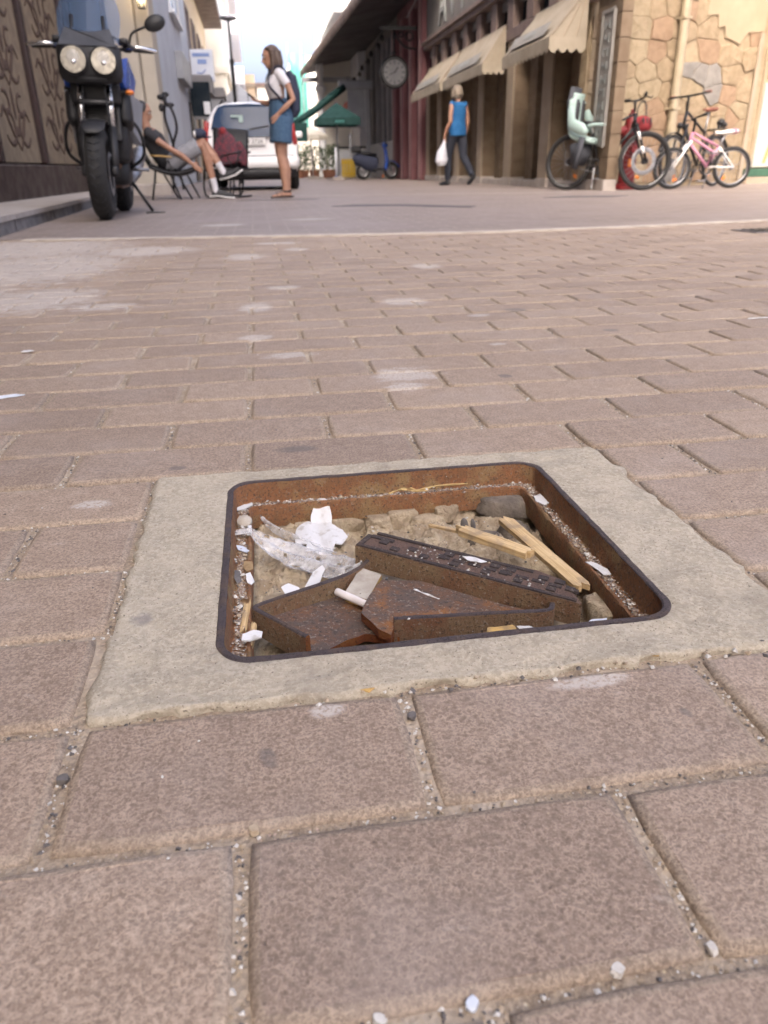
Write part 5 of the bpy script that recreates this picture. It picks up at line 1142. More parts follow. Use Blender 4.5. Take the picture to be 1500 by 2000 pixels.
for i, (a, b_, q) in enumerate(seeds):
    if in_patch(a, b_) or a > 2.32 or (1.0 > a > .985): continue
    poly = [(a-.6, b_-.5), (a+.6, b_-.5), (a+.6, b_+.5), (a-.6, b_+.5)]
    for j, (c, d, _) in enumerate(seeds):
        if j == i or abs(c-a) > .9 or abs(d-b_) > .8: continue
        L = math.hypot(c-a, (d-b_)*1.15) or 1; poly = clip(poly, ((a+c)/2, (b_+d)/2), ((c-a)/L, (d-b_)*1.6/L))
        if len(poly) < 3: break
    if len(poly) < 3: continue
    for p, nrm in (((-.8, 0), (-1, 0)), ((2.36, 0), (1, 0)), ((0, .06), (0, -1)), ((0, 3.1), (0, 1))): poly = clip(poly, p, nrm)
    if len(poly) < 3: continue
    cx_ = sum(p[0] for p in poly)/len(poly); cy_ = sum(p[1] for p in poly)/len(poly)
    pts = rough_poly([V(x, y, 0) for x, y in poly], .06, .014, i); n = len(pts); pr = r_.uniform(.010, .034); vs, fs = [], []
    for k, zz in ((.985, -.01), (.978, pr*.5), (.93, pr*.92), (.5, pr*r_.uniform(.95, 1.15))):
        for x, y in pts: vs.append((cx_+(x-cx_)*k, cy_+(y-cy_)*k, zz+(.008*noise.noise((x*9, y*9, i)) if zz > 0 else 0)))
    vs.append((cx_, cy_, pr))
    for k in range(3): fs += [[k*n+j, k*n+(j+1) % n, (k+1)*n+(j+1) % n, (k+1)*n+j] for j in range(n)]
    fs += [[3*n+j, 3*n+(j+1) % n, 4*n] for j in range(n)]
    if 1.2 < a < 1.62 and 1.15 < b_ < 1.72 and q < .8: mt = 'stone_grey'
    else: mt = ('stone_buff' if q < .7 else 'stone_beige') if a < .35 else ('stone_beige' if q < .42 else 'stone_buff' if q < .62 else 'stone_pink' if q < .97 else 'stone_grey')
    link('stone', mesh_from('stone', vs, fs, (mt,), None, False), sw)
part('plaster_patch', 'plaster', sw, lambda m: m.prism(rough_poly([V(x, y, 0) for x, y in patch], .05, .012, 3)[::1], .004, .030))
part('edge_pilaster', 'cream_trim', sw, lambda m: (m.b2(2.30, 2.38, .06, 2.1, .03, .06, bev=.01)))
part('downpipe', 'pipe_cream', sw, lambda m: (m.tube([(.72, .25, .12), (.72, 5.9, .12)], (.065, .065)[0], 14), [m.b2(.65, .79, zz, zz+.03, .012, .19) for zz in (1.05, 2.2)]), 40)
part('upper_wall', 'plaster', sw, lambda m: m.b2(-.8, 2.5, 3.12, 6, .003, .05))
rs = thing('corner_shop', 'corner shop with pale panel and green base at the right edge', 'shop'); rs.matrix_world = wm
part('wall', 'plaster', rs, lambda m: m.b2(2.53, 6, -.1, 6, -.5, .02)); part('front_panel', 'shop_panel', rs, lambda m: m.b2(2.56, 3.2, .24, 1.45, .023, .06, bev=.01)); part('green_base', 'shop_green', rs, lambda m: m.b2(2.40, 4.2, .10, .22, .023, .09, bev=.01)); part('sill', 'cream_trim', rs, lambda m: m.b2(2.38, 4.2, -.04, .095, .023, .16, bev=.01)); part('upper_panel', 'dark_glass', rs, lambda m: m.b2(2.62, 3.4, 1.5, 2.0, .023, .05))
part('picture_print', 'ochre', rs, lambda m: m.prism([(2.76, .30), (2.82, .30), (2.88, .52), (3.0, .62), (3.0, .74), (2.84, .60)], .061, .068))
sa = thing('corner_awning', 'tan awning corner of the corner shop at the right edge', 'awning'); sa.matrix_world = wm
def saw(m):
    m.prism([(2.36, 2.02), (2.44, 1.96), (2.56, 2.03), (2.70, 1.97), (2.86, 2.03), (3.02, 1.97), (3.2, 2.03), (3.2, 2.2), (2.4, 2.2)], .5, .512)
    m.add([V(2.40, 2.2, .51), V(3.2, 2.2, .51), V(3.2, 2.9, .03), (2.40, 2.9, .03), V(2.40, 2.185, .51), V(3.2, 2.185, .51), V(3.2, 2.885, .03), (2.40, 2.885, .03)], [[0, 1, 2, 3], [4, 7, 6, 5], [0, 4, 5, 1], [0, 3, 7, 4], [1, 5, 6, 2]])
part('cover', 'sand_tan', sa, saw)
gt = thing('drain_grate', 'flat iron drain cover set in the pale line on the right', 'drain cover', (2.75, 2.95, 0), R(5)); part('frame', 'grate_iron', gt, lambda m: m.b2(-.24, .24, -.1, .1, -.01, .005, bev=.002)); part('bar', 'black_metal', gt, lambda m: [m.b2(-.2+.05*i, -.175+.05*i, -.07, .07, .0045, .009) for i in range(8)])
# ---------------------------------------------------------------- motorcycle, front wheel towards the camera
def wheel(parent, y, R_, rt, rim_mat, spokes=6, disc=True, wid=1.15, x=0, axis='x', z=None):
    z = R_ if z is None else z
    A = lambda p, q, r_: V(p, q, r_) if axis == 'x' else V(q, p, r_)
    c = A(x, y, z)
    t = MB(); t.torus(c, R_-rt, rt, axis, 48, 14, sq=wid); w_ = t.build('wheel', 'tyre', parent, smooth=True)
    if rt > .035:
        tr = MB()
        for i in range(34):
            a = 2*math.pi*i/34
            for s_ in (-1, 1):
                p = A(x+s_*rt*.55*wid, y+(R_-.012)*math.cos(a), z+(R_-.012)*math.sin(a)); q = A(x+s_*rt*.12, y+R_*math.cos(a+.09), z+R_*math.sin(a+.09)); tr.tube([p, q], .006, 5)
        tagged = tag(tr.build('tread', 'black_plastic', w_), kind='stuff')
    r_ = MB(); r_.torus(c, R_-rt*1.9, rt*.42, axis, 40, 8, sq=1.6); r_.cyl(c-A(rt*.9, 0, 0), c+A(rt*.9, 0, 0), R_*.11, n=16)
    if spokes < 12:
        for i in range(spokes):
            a = 2*math.pi*i/spokes; r_.tube([c+A(0, math.cos(a)*R_*.08, math.sin(a)*R_*.08), c+A(0, math.cos(a)*(R_-rt*1.9), math.sin(a)*(R_-rt*1.9))], [(rt*.28, rt*.22)]*2, 8)
    r_.build('rim', rim_mat, w_, smooth=40)
    if spokes >= 12:
        sp = MB()
        for i in range(spokes):
            a = 2*math.pi*i/spokes; s_ = (-1)**i
            sp.tube([c+A(s_*.022, math.cos(a+.5*s_)*.02, math.sin(a+.5*s_)*.02), c+A(0, math.cos(a)*(R_-rt*2), math.sin(a)*(R_-rt*2))], .0016, 4)
        tag(sp.build('spokes', 'dull_metal', w_), kind='stuff')
    if disc:
        for s_ in ((-1, 1) if disc == 2 else (1,)):
            d = MB(); d.torus(c+A(s_*rt*1.15, 0, 0), R_*.40, R_*.075, axis, 36, 6, sq=.12); d.build('brake_disc', 'dull_metal', w_, smooth=40)
    return w_
mc = thing('motorcycle', 'black and blue motorcycle with twin round headlights parked on the left', 'motorcycle', (-1.12, 5.62, 0), R(3))
mc.rotation_euler = (0, R(2.2), R(3.5))
wheel(mc, 0, .325, .066, 'black_metal', 6, 2, 1.12); wheel(mc, 1.50, .325, .075, 'black_metal', 6, 1, 1.15, x=.0)
P5 = lambda n, mt, fn, par=None, sm=True: part(n, mt, par or mc, fn, sm)
rk = lambda s_, t: V(s_*.105, .02+.30*t, .33+.78*t)          # fork line
for s_ in (-1, 1):
    f = P5('fork', 'chrome', lambda m: m.cyl(rk(s_, .40), rk(s_, .85), .023, n=14))
    P5('slider', 'black_plastic', lambda m: (m.cyl(rk(s_, -.02), rk(s_, .40), .032, .034, 14), m.box(rk(s_, .02)+V(0, -.03, 0), (.05, .09, .07), bev=.015)), f)
    P5('clamp', 'black_metal', lambda m: m.cyl(rk(s_, .82), rk(s_, .98), .036, n=14), f)
    P5('caliper', 'dull_metal', lambda m: m.box((s_*.088, .10, .42), (.05, .09, .12), rotx(R(20)), bev=.015), f)
P5('front_mudguard', 'black_plastic', lambda m: m.tube([V(0, -.352*math.cos(a), .33+.352*math.sin(a)) for a in [R(48+9*i) for i in range(14)]], [(.05, .006)]+[(.086, .012)]*12+[(.06, .008)], 14, flat=(1, 0, 0)))
P5('yoke', 'black_metal', lambda m: (m.box(rk(0, .86), (.27, .10, .05), bev=.015), m.box(rk(0, .62), (.25, .08, .045), bev=.015)))
for s_ in (-1, 1):
    h = P5('headlight', 'black_plastic', lambda m: m.lathe([(.02, .14), (.075, .10), (.098, .02), (.1, -.015), (.088, -.022), (.086, .0), (.001, .0)], (s_*.104, .10, 1.075), rotx(R(-94)), 30), sm=40)
    P5('reflector_bowl', 'reflector', lambda m: m.lathe([(.082, -.012), (.065, .02), (.03, .035), (.001, .037), (.001, .042), (.07, .03), (.085, -.01)], (s_*.104, .075, 1.075), rotx(R(-94)), 28), h, 40)
    P5('bulb_cap', 'chrome', lambda m: m.ball((s_*.104, .075, 1.06), .022), h)
    P5('lens', 'lens_clear', lambda m: m.ball((s_*.104, .082, 1.075), (.084, .022, .084), n=24, m=12), h)
P5('headlight_shroud', 'black_plastic', lambda m: (m.box((0, .17, 1.07), (.45, .14, .27), bev=.06), m.box((0, .17, .965), (.26, .12, .07), bev=.03)))
P5('beak_panel', 'seat_grey', lambda m: m.add([V(-.20, .10, 1.17), V(.20, .10, 1.17), V(.155, .20, 1.295), V(.05, .165, 1.265), V(-.05, .165, 1.265), V(-.155, .20, 1.295), V(-.20, .13, 1.16), V(.20, .13, 1.16), V(.155, .23, 1.285), V(0, .2, 1.25), V(-.155, .23, 1.285)], [[0, 1, 2, 3, 4, 5], [6, 10, 9, 8, 7], [0, 6, 7, 1], [1, 7, 8, 2], [2, 8, 9, 3], [3, 9, 4], [4, 9, 10, 5], [5, 10, 6, 0]]), sm=False)
def screen(m):
    n, k = 10, 8; vs = []; 
    for th in (0, .006):
        for j in range(k+1):
            z = 1.21+.34*j/k; wd = .205+.03*math.sin(j/k*2.2)-.05*(j/k)**3
            for i in range(n+1):
                s_ = (i/n-.5)*2; vs.append(V(wd*s_, .14+.10*s_*s_+.30*(j/k)+th, z))
    w_ = n+1; o_ = w_*(k+1); fs = []
    for j in range(k):
        for i in range(n): a = j*w_+i; fs.append([a, a+1, a+w_+1, a+w_]); fs.append([o_+a, o_+a+w_, o_+a+w_+1, o_+a+1])
    m.add(vs, fs)
P5('windscreen', 'screen_clear', screen)
P5('screen_bracket', 'black_metal', lambda m: [m.tube([(s_*.11, .2, 1.2), (s_*.11, .3, 1.38)], .014, 8) for s_ in (-1, 1)])
hb = P5('handlebar', 'black_metal', lambda m: m.tube(curve([(-.43, .50, 1.205), (-.25, .42, 1.20), (-.10, .33, 1.16), (.10, .33, 1.16), (.25, .42, 1.20), (.43, .50, 1.205)], 6), .014, 10))
for s_ in (-1, 1):
    P5('grip', 'tyre', lambda m: m.cyl((s_*.30, .445, 1.203), (s_*.44, .505, 1.206), .021, n=12), hb)
    P5('lever', 'chrome', lambda m: m.tube(curve([(s_*.25, .38, 1.20), (s_*.34, .36, 1.205), (s_*.47, .40, 1.19)], 5), [(.012, .007)]*11, 8), hb)
    P5('switch_box', 'black_plastic', lambda m: (m.box((s_*.255, .415, 1.205), (.07, .06, .06), bev=.015), m.box((s_*.24, .36, 1.24), (.06, .05, .04), bev=.012)), hb)
    if s_ > 0:
        mr = P5('mirror', 'black_plastic', lambda m: (m.tube(curve([(s_*.27, .42, 1.22), (s_*.30, .40, 1.30), (s_*.40, .38, 1.345)], 5), .009, 8), m.ball((s_*.475, .39, 1.375), (.082, .026, .055), n=20, m=12, rot=roty(R(-22*s_)))))
        P5('mirror_glass', 'chrome', lambda m: m.ball((s_*.475, .412, 1.375), (.07, .008, .045), rot=roty(R(-22*s_))), mr)
    if s_ > 0: ind = P5('indicator', 'black_plastic', lambda m: m.tube([(.14, .34, .90), (.22, .33, .90)], .014, 8)); P5('indicator_lens', 'orange_lens', lambda m: m.ball((.245, .328, .90), (.034, .024, .02)), ind)
P5('chrome_cap', 'chrome', lambda m: (m.ball((.15, .27, 1.235), .028), m.ball((.215, .37, 1.235), .026)))
P5('instrument_pod', 'black_plastic', lambda m: m.box((0, .29, 1.22), (.20, .10, .12), rotx(R(-30)), bev=.03))
P5('tank', 'bike_blue', lambda m: m.tube(curve([(0, .36, .93), (0, .48, 1.00), (0, .66, 1.06), (0, .84, 1.00), (0, .93, .90)], 5), [(.05+.16*math.sin(math.pi*min(1, i/20+.08))**.6, .06+.12*math.sin(math.pi*min(1, i/20+.08))**.6) for i in range(21)], 18, flat=(1, 0, 0)))
for s_ in (-1, 1):
    P5('side_fairing', 'bike_blue', lambda m: m.add([V(s_*.16, .24, 1.10), V(s_*.25, .40, 1.14), V(s_*.27, .78, 1.02), V(s_*.255, .60, .90), V(s_*.22, .32, .93), V(s_*.13, .26, 1.08), V(s_*.20, .42, 1.12), V(s_*.21, .76, 1.0), V(s_*.20, .60, .89), V(s_*.17, .34, .92)], [[0, 1, 2, 3, 4], [5, 9, 8, 7, 6], [0, 5, 6, 1], [1, 6, 7, 2], [2, 7, 8, 3], [3, 8, 9, 4], [4, 9, 5, 0]]), sm=False)
    P5('side_panel', 'bike_silver', lambda m: m.add([V(s_*.235, .36, .905), V(s_*.27, .62, .885), V(s_*.30, .86, .86), V(s_*.265, .80, .55), V(s_*.225, .58, .64), V(s_*.18, .38, .90), V(s_*.2, .62, .87), V(s_*.22, .84, .85), V(s_*.2, .80, .55), V(s_*.18, .58, .64)], [[0, 1, 2, 3, 4], [5, 9, 8, 7, 6], [0, 5, 6, 1], [1, 6, 7, 2], [2, 7, 8, 3], [3, 8, 9, 4], [4, 9, 5, 0]]), sm=False)
    P5('crash_bar', 'black_metal', lambda m: m.tube(curve([(s_*.14, .52, .78), (s_*.27, .50, .66), (s_*.29, .56, .47), (s_*.16, .64, .36)], 6), .013, 10))
    P5('footrest', 'dull_metal', lambda m: m.cyl((s_*.13, .95, .36), (s_*.30, .95, .36), .014, n=10))
P5('radiator_shroud', 'black_plastic', lambda m: [m.box((s_*.19, .46, .80), (.10, .24, .30), rotx(R(-15)), bev=.04) for s_ in (1,)])
P5('radiator_shroud', 'black_plastic', lambda m: m.box((-.19, .46, .80), (.10, .24, .30), rotx(R(-15)), bev=.04))
P5('inner_fairing', 'black_plastic', lambda m: (m.box((0, .30, .92), (.36, .06, .22), bev=.02), m.box((0, .46, .62), (.40, .20, .44), bev=.05), m.box((.0, .62, .34), (.34, .40, .20), bev=.05)))
P5('radiator', 'black_metal', lambda m: (m.box((0, .34, .70), (.32, .05, .30), rotx(R(-12)), bev=.012), [m.b2(-.14, .14, .305, .313, .58+.025*i, .588+.025*i) for i in range(10)]), sm=False)
P5('engine', 'black_metal', lambda m: (m.box((0, .68, .52), (.30, .42, .36), bev=.05), m.box((0, .56, .70), (.24, .24, .24), rotx(R(25)), bev=.04), m.cyl((-.19, .72, .50), (.19, .72, .50), .12, n=24), [m.b2(-.16, .16, .46, .70, .60+.028*i, .612+.028*i) for i in range(6)]), sm=False)
P5('exhaust_pipe', 'pipe_brown', lambda m: [m.tube(curve([(s_*.06, .46, .68), (s_*.09, .40, .52), (s_*.10, .46, .34), (s_*.08, .66, .24), (.10, .95, .24)], 6), .022, 10) for s_ in (-1, 1)])
P5('silencer', 'dull_metal', lambda m: m.tube([(.12, .95, .25), (.17, 1.1, .34), (.19, 1.5, .50), (.19, 1.56, .52)], [.03, .055, .06, .045], 18))
P5('frame_tubes', 'black_metal', lambda m: [m.tube(curve([(s_*.05, .33, 1.0), (s_*.16, .60, .86), (s_*.18, .92, .68), (s_*.12, 1.0, .38)], 5), .022, 8) for s_ in (-1, 1)]+[m.tube([(s_*.16, .85, .78), (s_*.14, 1.55, .95)], .018, 8) for s_ in (-1, 1)])
P5('swingarm', 'dull_metal', lambda m: [m.tube([(s_*.10, .98, .40), (s_*.115, 1.5, .325)], [(.03, .045), (.02, .035)], 10, flat=(1, 0, 0)) for s_ in (-1, 1)])
P5('seat', 'black_plastic', lambda m: m.tube(curve([(0, .88, .90), (0, 1.05, .87), (0, 1.3, .92), (0, 1.62, .98)], 5), [(.12, .055)]*8+[(.13, .06)]*8, 14, flat=(1, 0, 0)))
P5('tail', 'bike_silver', lambda m: m.tube([(0, 1.3, .84), (0, 1.65, .93), (0, 1.85, .98)], [(.10, .06), (.10, .06), (.03, .03)], 12, flat=(1, 0, 0)))
P5('side_stand', 'black_metal', lambda m: m.tube([(.12, .92, .30), (.30, .86, .03)], .014, 8)); P5('stand_foot', 'black_metal', lambda m: m.box((.325, .86, .016), (.16, .05, .018), rotz(R(12)), bev=.006))
P5('chain', 'dull_metal', lambda m: m.tube([(-.10, .9, .42), (-.10, 1.5, .40), (-.10, 1.58, .32), (-.10, 1.5, .25), (-.10, .9, .34)], .010, 6, closed=True))
P5('cable', 'black_plastic', lambda m: [m.tube(curve([(s_*.24, .40, 1.2), (s_*.16, .20, 1.24), (s_*.08, .20, 1.0), (s_*.10, .12, .6), (s_*.11, .06, .42)], 6), .006, 6) for s_ in (-1, 1)])

# ---------------------------------------------------------------- white car seen from behind
car = thing('white_car', 'small white car parked with its back to the camera behind the woman', 'car', (.02, 14.0, 0), R(-1.5))
def carbody(m):
    # cross-sections along the length: (y, half width at sill, half width at waist, waist height, roof half width, roof height, floor)
    S = [(0.02, .74, .76, .86, .74, .88, .36), (.0, .79, .81, .86, .66, 1.00, .30), (.10, .815, .83, .92, .645, 1.26, .24), (.28, .825, .84, .95, .60, 1.40, .22), (.55, .83, .84, .96, .58, 1.45, .20), (1.6, .83, .84, .95, .57, 1.46, .2), (2.3, .83, .84, .94, .52, 1.38, .2), (2.95, .82, .83, .93, .70, .98, .2), (3.6, .76, .78, .80, .62, .84, .24), (3.8, .60, .62, .62, .5, .66, .3)]
    n = 0; vs = []; 
    for (y, a, b_, zw, c, zr, fl) in S:
        ring = [(a*.9, fl), (a, fl+.10), (b_, (fl+zw)/2+.05), (b_*.985, zw), (c+.04, zr-.10*(zr-zw)-.02), (c*.80, zr-.012), (0, zr+.012)]
        ring += [(-x, z) for x, z in ring[-2::-1]]; n = len(ring); vs += [V(x, y, z) for x, z in ring]
    fs = [[k*n+j, k*n+(j+1) % n, (k+1)*n+(j+1) % n, (k+1)*n+j] for k in range(len(S)-1) for j in range(n)]
    fs += [list(range(n))[::-1], [(len(S)-1)*n+j for j in range(n)]]; m.add(vs, fs)
body = part('body', 'car_paint', car, carbody, 50)
md = body.modifiers.new('s', 'SUBSURF'); md.levels = 2; md.render_levels = 2
def plate_poly(m, poly, y0, y1, bow=.03):
    n = len(poly); f = lambda x, z: -bow+bow*1.4*(x/.8)**2
    vs = [V(x, f(x, z)+y0+(max(0, z-.93)*.27), z) for x, z in poly]+[V(x, f(x, z)+y1+(max(0, z-.93)*.27), z) for x, z in poly]
    m.add(vs, [list(range(n)), list(range(n, 2*n))[::-1]]+[[i, (i+1) % n, n+(i+1) % n, n+i] for i in range(n)])
part('rear_window', 'car_glass', car, lambda m: plate_poly(m, [(-.66, .985), (-.60, 1.20), (-.52, 1.33), (-.40, 1.365), (0, 1.38), (.40, 1.365), (.52, 1.33), (.60, 1.20), (.66, .985), (.45, .985), (.36, .86), (-.36, .86), (-.45, .985)], -.035, .06))
st_ = part('sticker', 'mint', car, lambda m: (m.b2(-.17, -.10, -.028, -.02, 1.09, 1.20), m.b2(-.30, -.17, -.028, -.02, 1.17, 1.20), m.b2(-.11, -.04, -.05, -.045, .88, .95)))
pl = part('number_plate', 'cycle_white', car, lambda m: m.b2(-.27, .27, -.055, -.038, .735, .845, bev=.005)); part('euro_band', 'bike_blue', pl, lambda m: m.b2(-.268, -.22, -.060, -.0555, .738, .842))
text_mesh('plate_lettering', 'IBN 2724', .098, 'black_metal', pl, frame_m((.025, -.058, .79), (1, 0, 0), (0, 0, 1)), .002)
part('bumper', 'car_paint', car, lambda m: m.tube(curve([(-.80, .30, .47), (-.76, .02, .46), (-.4, -.045, .46), (.4, -.045, .46), (.76, .02, .46), (.80, .30, .47)], 5), [(.10, .05)]*26, 12, flat=(0, 0, 1)), True)
part('bumper_strip', 'car_grey', car, lambda m: m.tube(curve([(-.74, .0, .56), (-.4, -.07, .56), (.4, -.07, .56), (.74, .0, .56)], 5), [(.012, .008)]*16, 8, flat=(0, 0, 1)), True)
part('lower_skirt', 'black_plastic', car, lambda m: m.tube(curve([(-.76, .1, .30), (-.5, .0, .29), (.5, .0, .29), (.76, .1, .30)], 5), [(.085, .05)]*16, 10, flat=(0, 0, 1)), True)
for s_ in (-1, 1):
    part('tail_lamp', 'tail_lens', car, lambda m: m.box((s_*.752, .06, .92), (.09, .12, .40), roty(R(-7*s_)), bev=.03), True)
    part('door_mirror', 'car_paint', car, lambda m: m.box((s_*.92, 2.35, .98), (.14, .10, .12), bev=.03), True)
    for yy in (.62, 3.05):
        wheel(car, yy, .29, .075, 'dull_metal', 8, False, 1.3, x=s_*.73)
part('handle_strip', 'car_grey', car, lambda m: m.b2(-.50, -.36, -.03, -.02, .905, .92))
part('wiper', 'black_metal', car, lambda m: m.tube([(.0, -.045, .98), (.34, -.03, 1.03)], .012, 6)); part('aerial', 'black_metal', car, lambda m: m.cyl((0, .7, 1.46), (0, .5, 1.66), .006, n=6))
part('floor_pan', 'black_plastic', car, lambda m: m.b2(-.66, .66, .12, 3.6, .17, .27))

# ---------------------------------------------------------------- blue scooter
sc_ = thing('blue_scooter', 'small blue scooter parked side on before the pink house', 'scooter', (3.95, 25.0, 0), R(8))
def W2(x, R_): return wheel(sc_, x, R_, .05, 'dull_metal', 5, False, 1.0, x=0, axis='y')
W2(-.50, .24); W2(.42, .25)
P6 = lambda n, mt, fn, sm=True: part(n, mt, sc_, fn, sm)
P6('leg_shield', 'bike_blue', lambda m: m.tube(curve([(.20, 0, .28), (.26, 0, .50), (.24, 0, .78), (.20, 0, .92)], 5), [(.05, .17)]*8+[(.04, .15)]*8, 12, flat=(1, 0, 0)))
P6('front_mudguard', 'bike_blue', lambda m: m.tube([V(.42+.28*math.cos(a), 0, .25+.28*math.sin(a)) for a in [R(20+13*i) for i in range(10)]], [(.02, .06)]*10, 8))
P6('headset', 'bike_blue', lambda m: m.ball((.22, 0, .98), (.10, .12, .08))); P6('handlebar', 'black_metal', lambda m: (m.tube([(.16, -.32, 1.02), (.2, 0, 1.0), (.16, .32, 1.02)], .016, 8), m.tube([(.2, -.2, 1.0), (.16, -.28, 1.18)], .008, 6), m.ball((.15, -.30, 1.2), (.02, .07, .045))))
P6('fork', 'dull_metal', lambda m: [m.cyl((.22, s_*.06, .80), (.42, s_*.06, .25), .02, n=8) for s_ in (-1, 1)])
P6('footboard', 'black_plastic', lambda m: m.box((0, 0, .30), (.42, .28, .07), bev=.02)); P6('rear_body', 'navy', lambda m: m.tube(curve([(-.06, 0, .42), (-.35, 0, .48), (-.62, 0, .58), (-.82, 0, .64)], 4), [(.22, .17)]*6+[(.18, .15)]*5+[(.08, .08)]*2, 12, flat=(0, 0, 1)))
P6('seat', 'black_plastic', lambda m: m.tube([(-.08, 0, .70), (-.35, 0, .74), (-.68, 0, .77)], [(.05, .10), (.06, .13), (.05, .11)], 12, flat=(0, 0, 1))); P6('rack_box', 'black_plastic', lambda m: m.box((-.72, 0, .86), (.26, .30, .18), bev=.04)); P6('engine', 'dull_metal', lambda m: m.box((-.42, .08, .30), (.34, .14, .18), bev=.04)); P6('number_tag', 'orange_lens', lambda m: m.box((.10, -.15, .1), (.05, .02, .08)))

# ---------------------------------------------------------------- bicycles along the stone wall
def bicycle(name, label, loc, rz, lean, L, R_, rt, fm, fm2, rear, front, bb, seat, head, bar, saddle, barw=.30, guards=False, rack=False, spk=28, fork_mat=None, discs=True, grip='tyre', steer=0):
    """Local x runs along the bicycle (front wheel at +x), y across, z up. Points are (x, z)."""
    t = thing(name, label, 'bicycle', loc); t.rotation_euler = (lean, 0, rz)
    w0 = wheel(t, rear, R_, rt, 'black_metal' if discs else 'dull_metal', spk, False, 1, axis='y')
    P = lambda p, y=0: V(p[0], y, p[1])
    ax0, ax1 = (rear, R_), (front, R_)
    hd0, hd1 = head; st0, st1 = seat
    part('frame', fm, t, lambda m: (m.tube([P(hd0), P(bb)], .021 if not guards else .024, 10), m.tube([P(hd1), P(st0)], .017, 10), m.tube([P(bb), P(st0)], .016, 10), m.cyl(P(hd0), P(hd1), .022, n=12)), True)
    part('rear_stays', fm2, t, lambda m: [(m.tube([P(bb, s_*.03), P(ax0, s_*.06)], .009, 8), m.tube([P(st0, s_*.02), P(ax0, s_*.06)], .008, 8)) for s_ in (-1, 1)], True)
    part('seat_post', 'dull_metal', t, lambda m: m.cyl(P(st0), P(st1), .0135, n=10), True)
    sx, sz = st1
    part('saddle', saddle, t, lambda m: m.tube(curve([(sx-.13, 0, sz+.035), (sx-.04, 0, sz+.03), (sx+.06, 0, sz+.02), (sx+.15, 0, sz+.025)], 4), [(.03, .075)]*3+[(.03, .07)]*3+[(.024, .04)]*3+[(.018, .022)]*4, 12, flat=(0, 0, 1)), True)
    fw_ = wheel(t, front, R_, rt, 'black_metal' if discs else 'dull_metal', spk, discs, 1, axis='y')
    fk_ = part('fork', fork_mat or fm2, t, lambda m: ([m.tube([P((hd0[0]*.97+ax1[0]*.03, hd0[1]*.97+ax1[1]*.03), s_*.055), P(ax1, s_*.055)], [.017, .013], 10) for s_ in (-1, 1)], m.tube([P(hd0, -.07), P(hd0, .07)], .02, 10)), True)
    bx, bz = bar
    sm_ = part('stem', 'black_metal', t, lambda m: (m.tube([P(hd1), P((hd1[0]-.015, bz-.03)), P(bar)], .017, 10)), True)
    hbx = part('handlebar', 'black_metal', t, lambda m: m.tube(curve([(bx-.06, -barw, bz+.02), (bx-.01, -barw*.5, bz+.005), (bx, 0, bz), (bx-.01, barw*.5, bz+.005), (bx-.06, barw, bz+.02)], 5), .013, 10), True)
    for s_ in (-1, 1):
        part('grip', grip, hbx, lambda m: m.cyl((bx-.04, s_*barw*.72, bz+.015), (bx-.068, s_*barw*1.02, bz+.022), .019, n=10), True)
        part('brake_lever', 'black_metal', hbx, lambda m: m.tube([(bx-.01, s_*barw*.55, bz+.01), (bx+.05, s_*barw*.7, bz-.01), (bx+.03, s_*barw*.95, bz-.005)], .007, 6), True)
    cr = part('crankset', 'black_metal', t, lambda m: (m.torus(P(bb, -.045), .085, .012, 'y', 28, 6, sq=.4), m.tube([P(bb, -.05), P((bb[0]+.03, bb[1]-.16), -.06)], .011, 8), m.tube([P(bb, .05), P((bb[0]-.03, bb[1]+.16), .06)], .011, 8)), True)
    for s_ in (-1, 1): part('pedal', 'dull_metal', cr, lambda m: m.box(P((bb[0]-s_*.03, bb[1]+s_*.165), s_*.11), (.09, .09, .022), bev=.006))
    part('chain', 'dull_metal', t, lambda m: m.tube([P((bb[0], bb[1]+.088), -.045), P((rear, R_+.04), -.045), P((rear-.03, R_), -.045), P((rear, R_-.04), -.045), P((bb[0], bb[1]-.088), -.045)], .006, 5, closed=True))
    part('cable', 'black_plastic', t, lambda m: m.tube(curve([(bx, .08, bz), (bx+.09, .04, bz-.08), (hd0[0]+.03, .03, hd0[1])], 6), .004, 5))
    part('wheel_reflector', 'orange_lens', t, lambda m: (m.box(P((rear+R_*.35, R_-R_*.5), -.006), (.06, .012, .035), roty(R(50)), bev=.004), m.box(P((front-R_*.2, R_-R_*.55), -.006), (.06, .012, .035), roty(R(20)), bev=.004)))
    if guards:
        for xx in (rear, front):
            part('mudguard', 'black_plastic', t, lambda m: m.tube([V(xx+(R_+.022)*math.cos(a), 0, R_+(R_+.022)*math.sin(a)) for a in ([R(25+11*i) for i in range(16)] if xx == rear else [R(20+10*i) for i in range(15)])], [(.006, .03)]*(16 if xx == rear else 15), 8), True)
    if rack:
        part('luggage_rack', 'black_metal', t, lambda m: (m.tube([(rear-.18, -.06, .78), (rear+.18, -.06, .76), (rear+.18, .06, .76), (rear-.18, .06, .78)], .008, 6, closed=True), [m.tube([(rear-.05, s_*.06, .77), (rear, s_*.06, R_)], .006, 6) for s_ in (-1, 1)]))
    if steer:
        piv = Matrix.Translation((front-.04, 0, 0))
        for o in (fw_, fk_, sm_, hbx): o.matrix_basis = piv @ Matrix.Rotation(steer, 4, 'Z') @ piv.inverted()
    part('kickstand', 'dull_metal', t, lambda m: m.tube([P((bb[0]-.05, bb[1]-.02), -.04), P((bb[0]-.02, .012), -.12)], .010, 8))
    return t
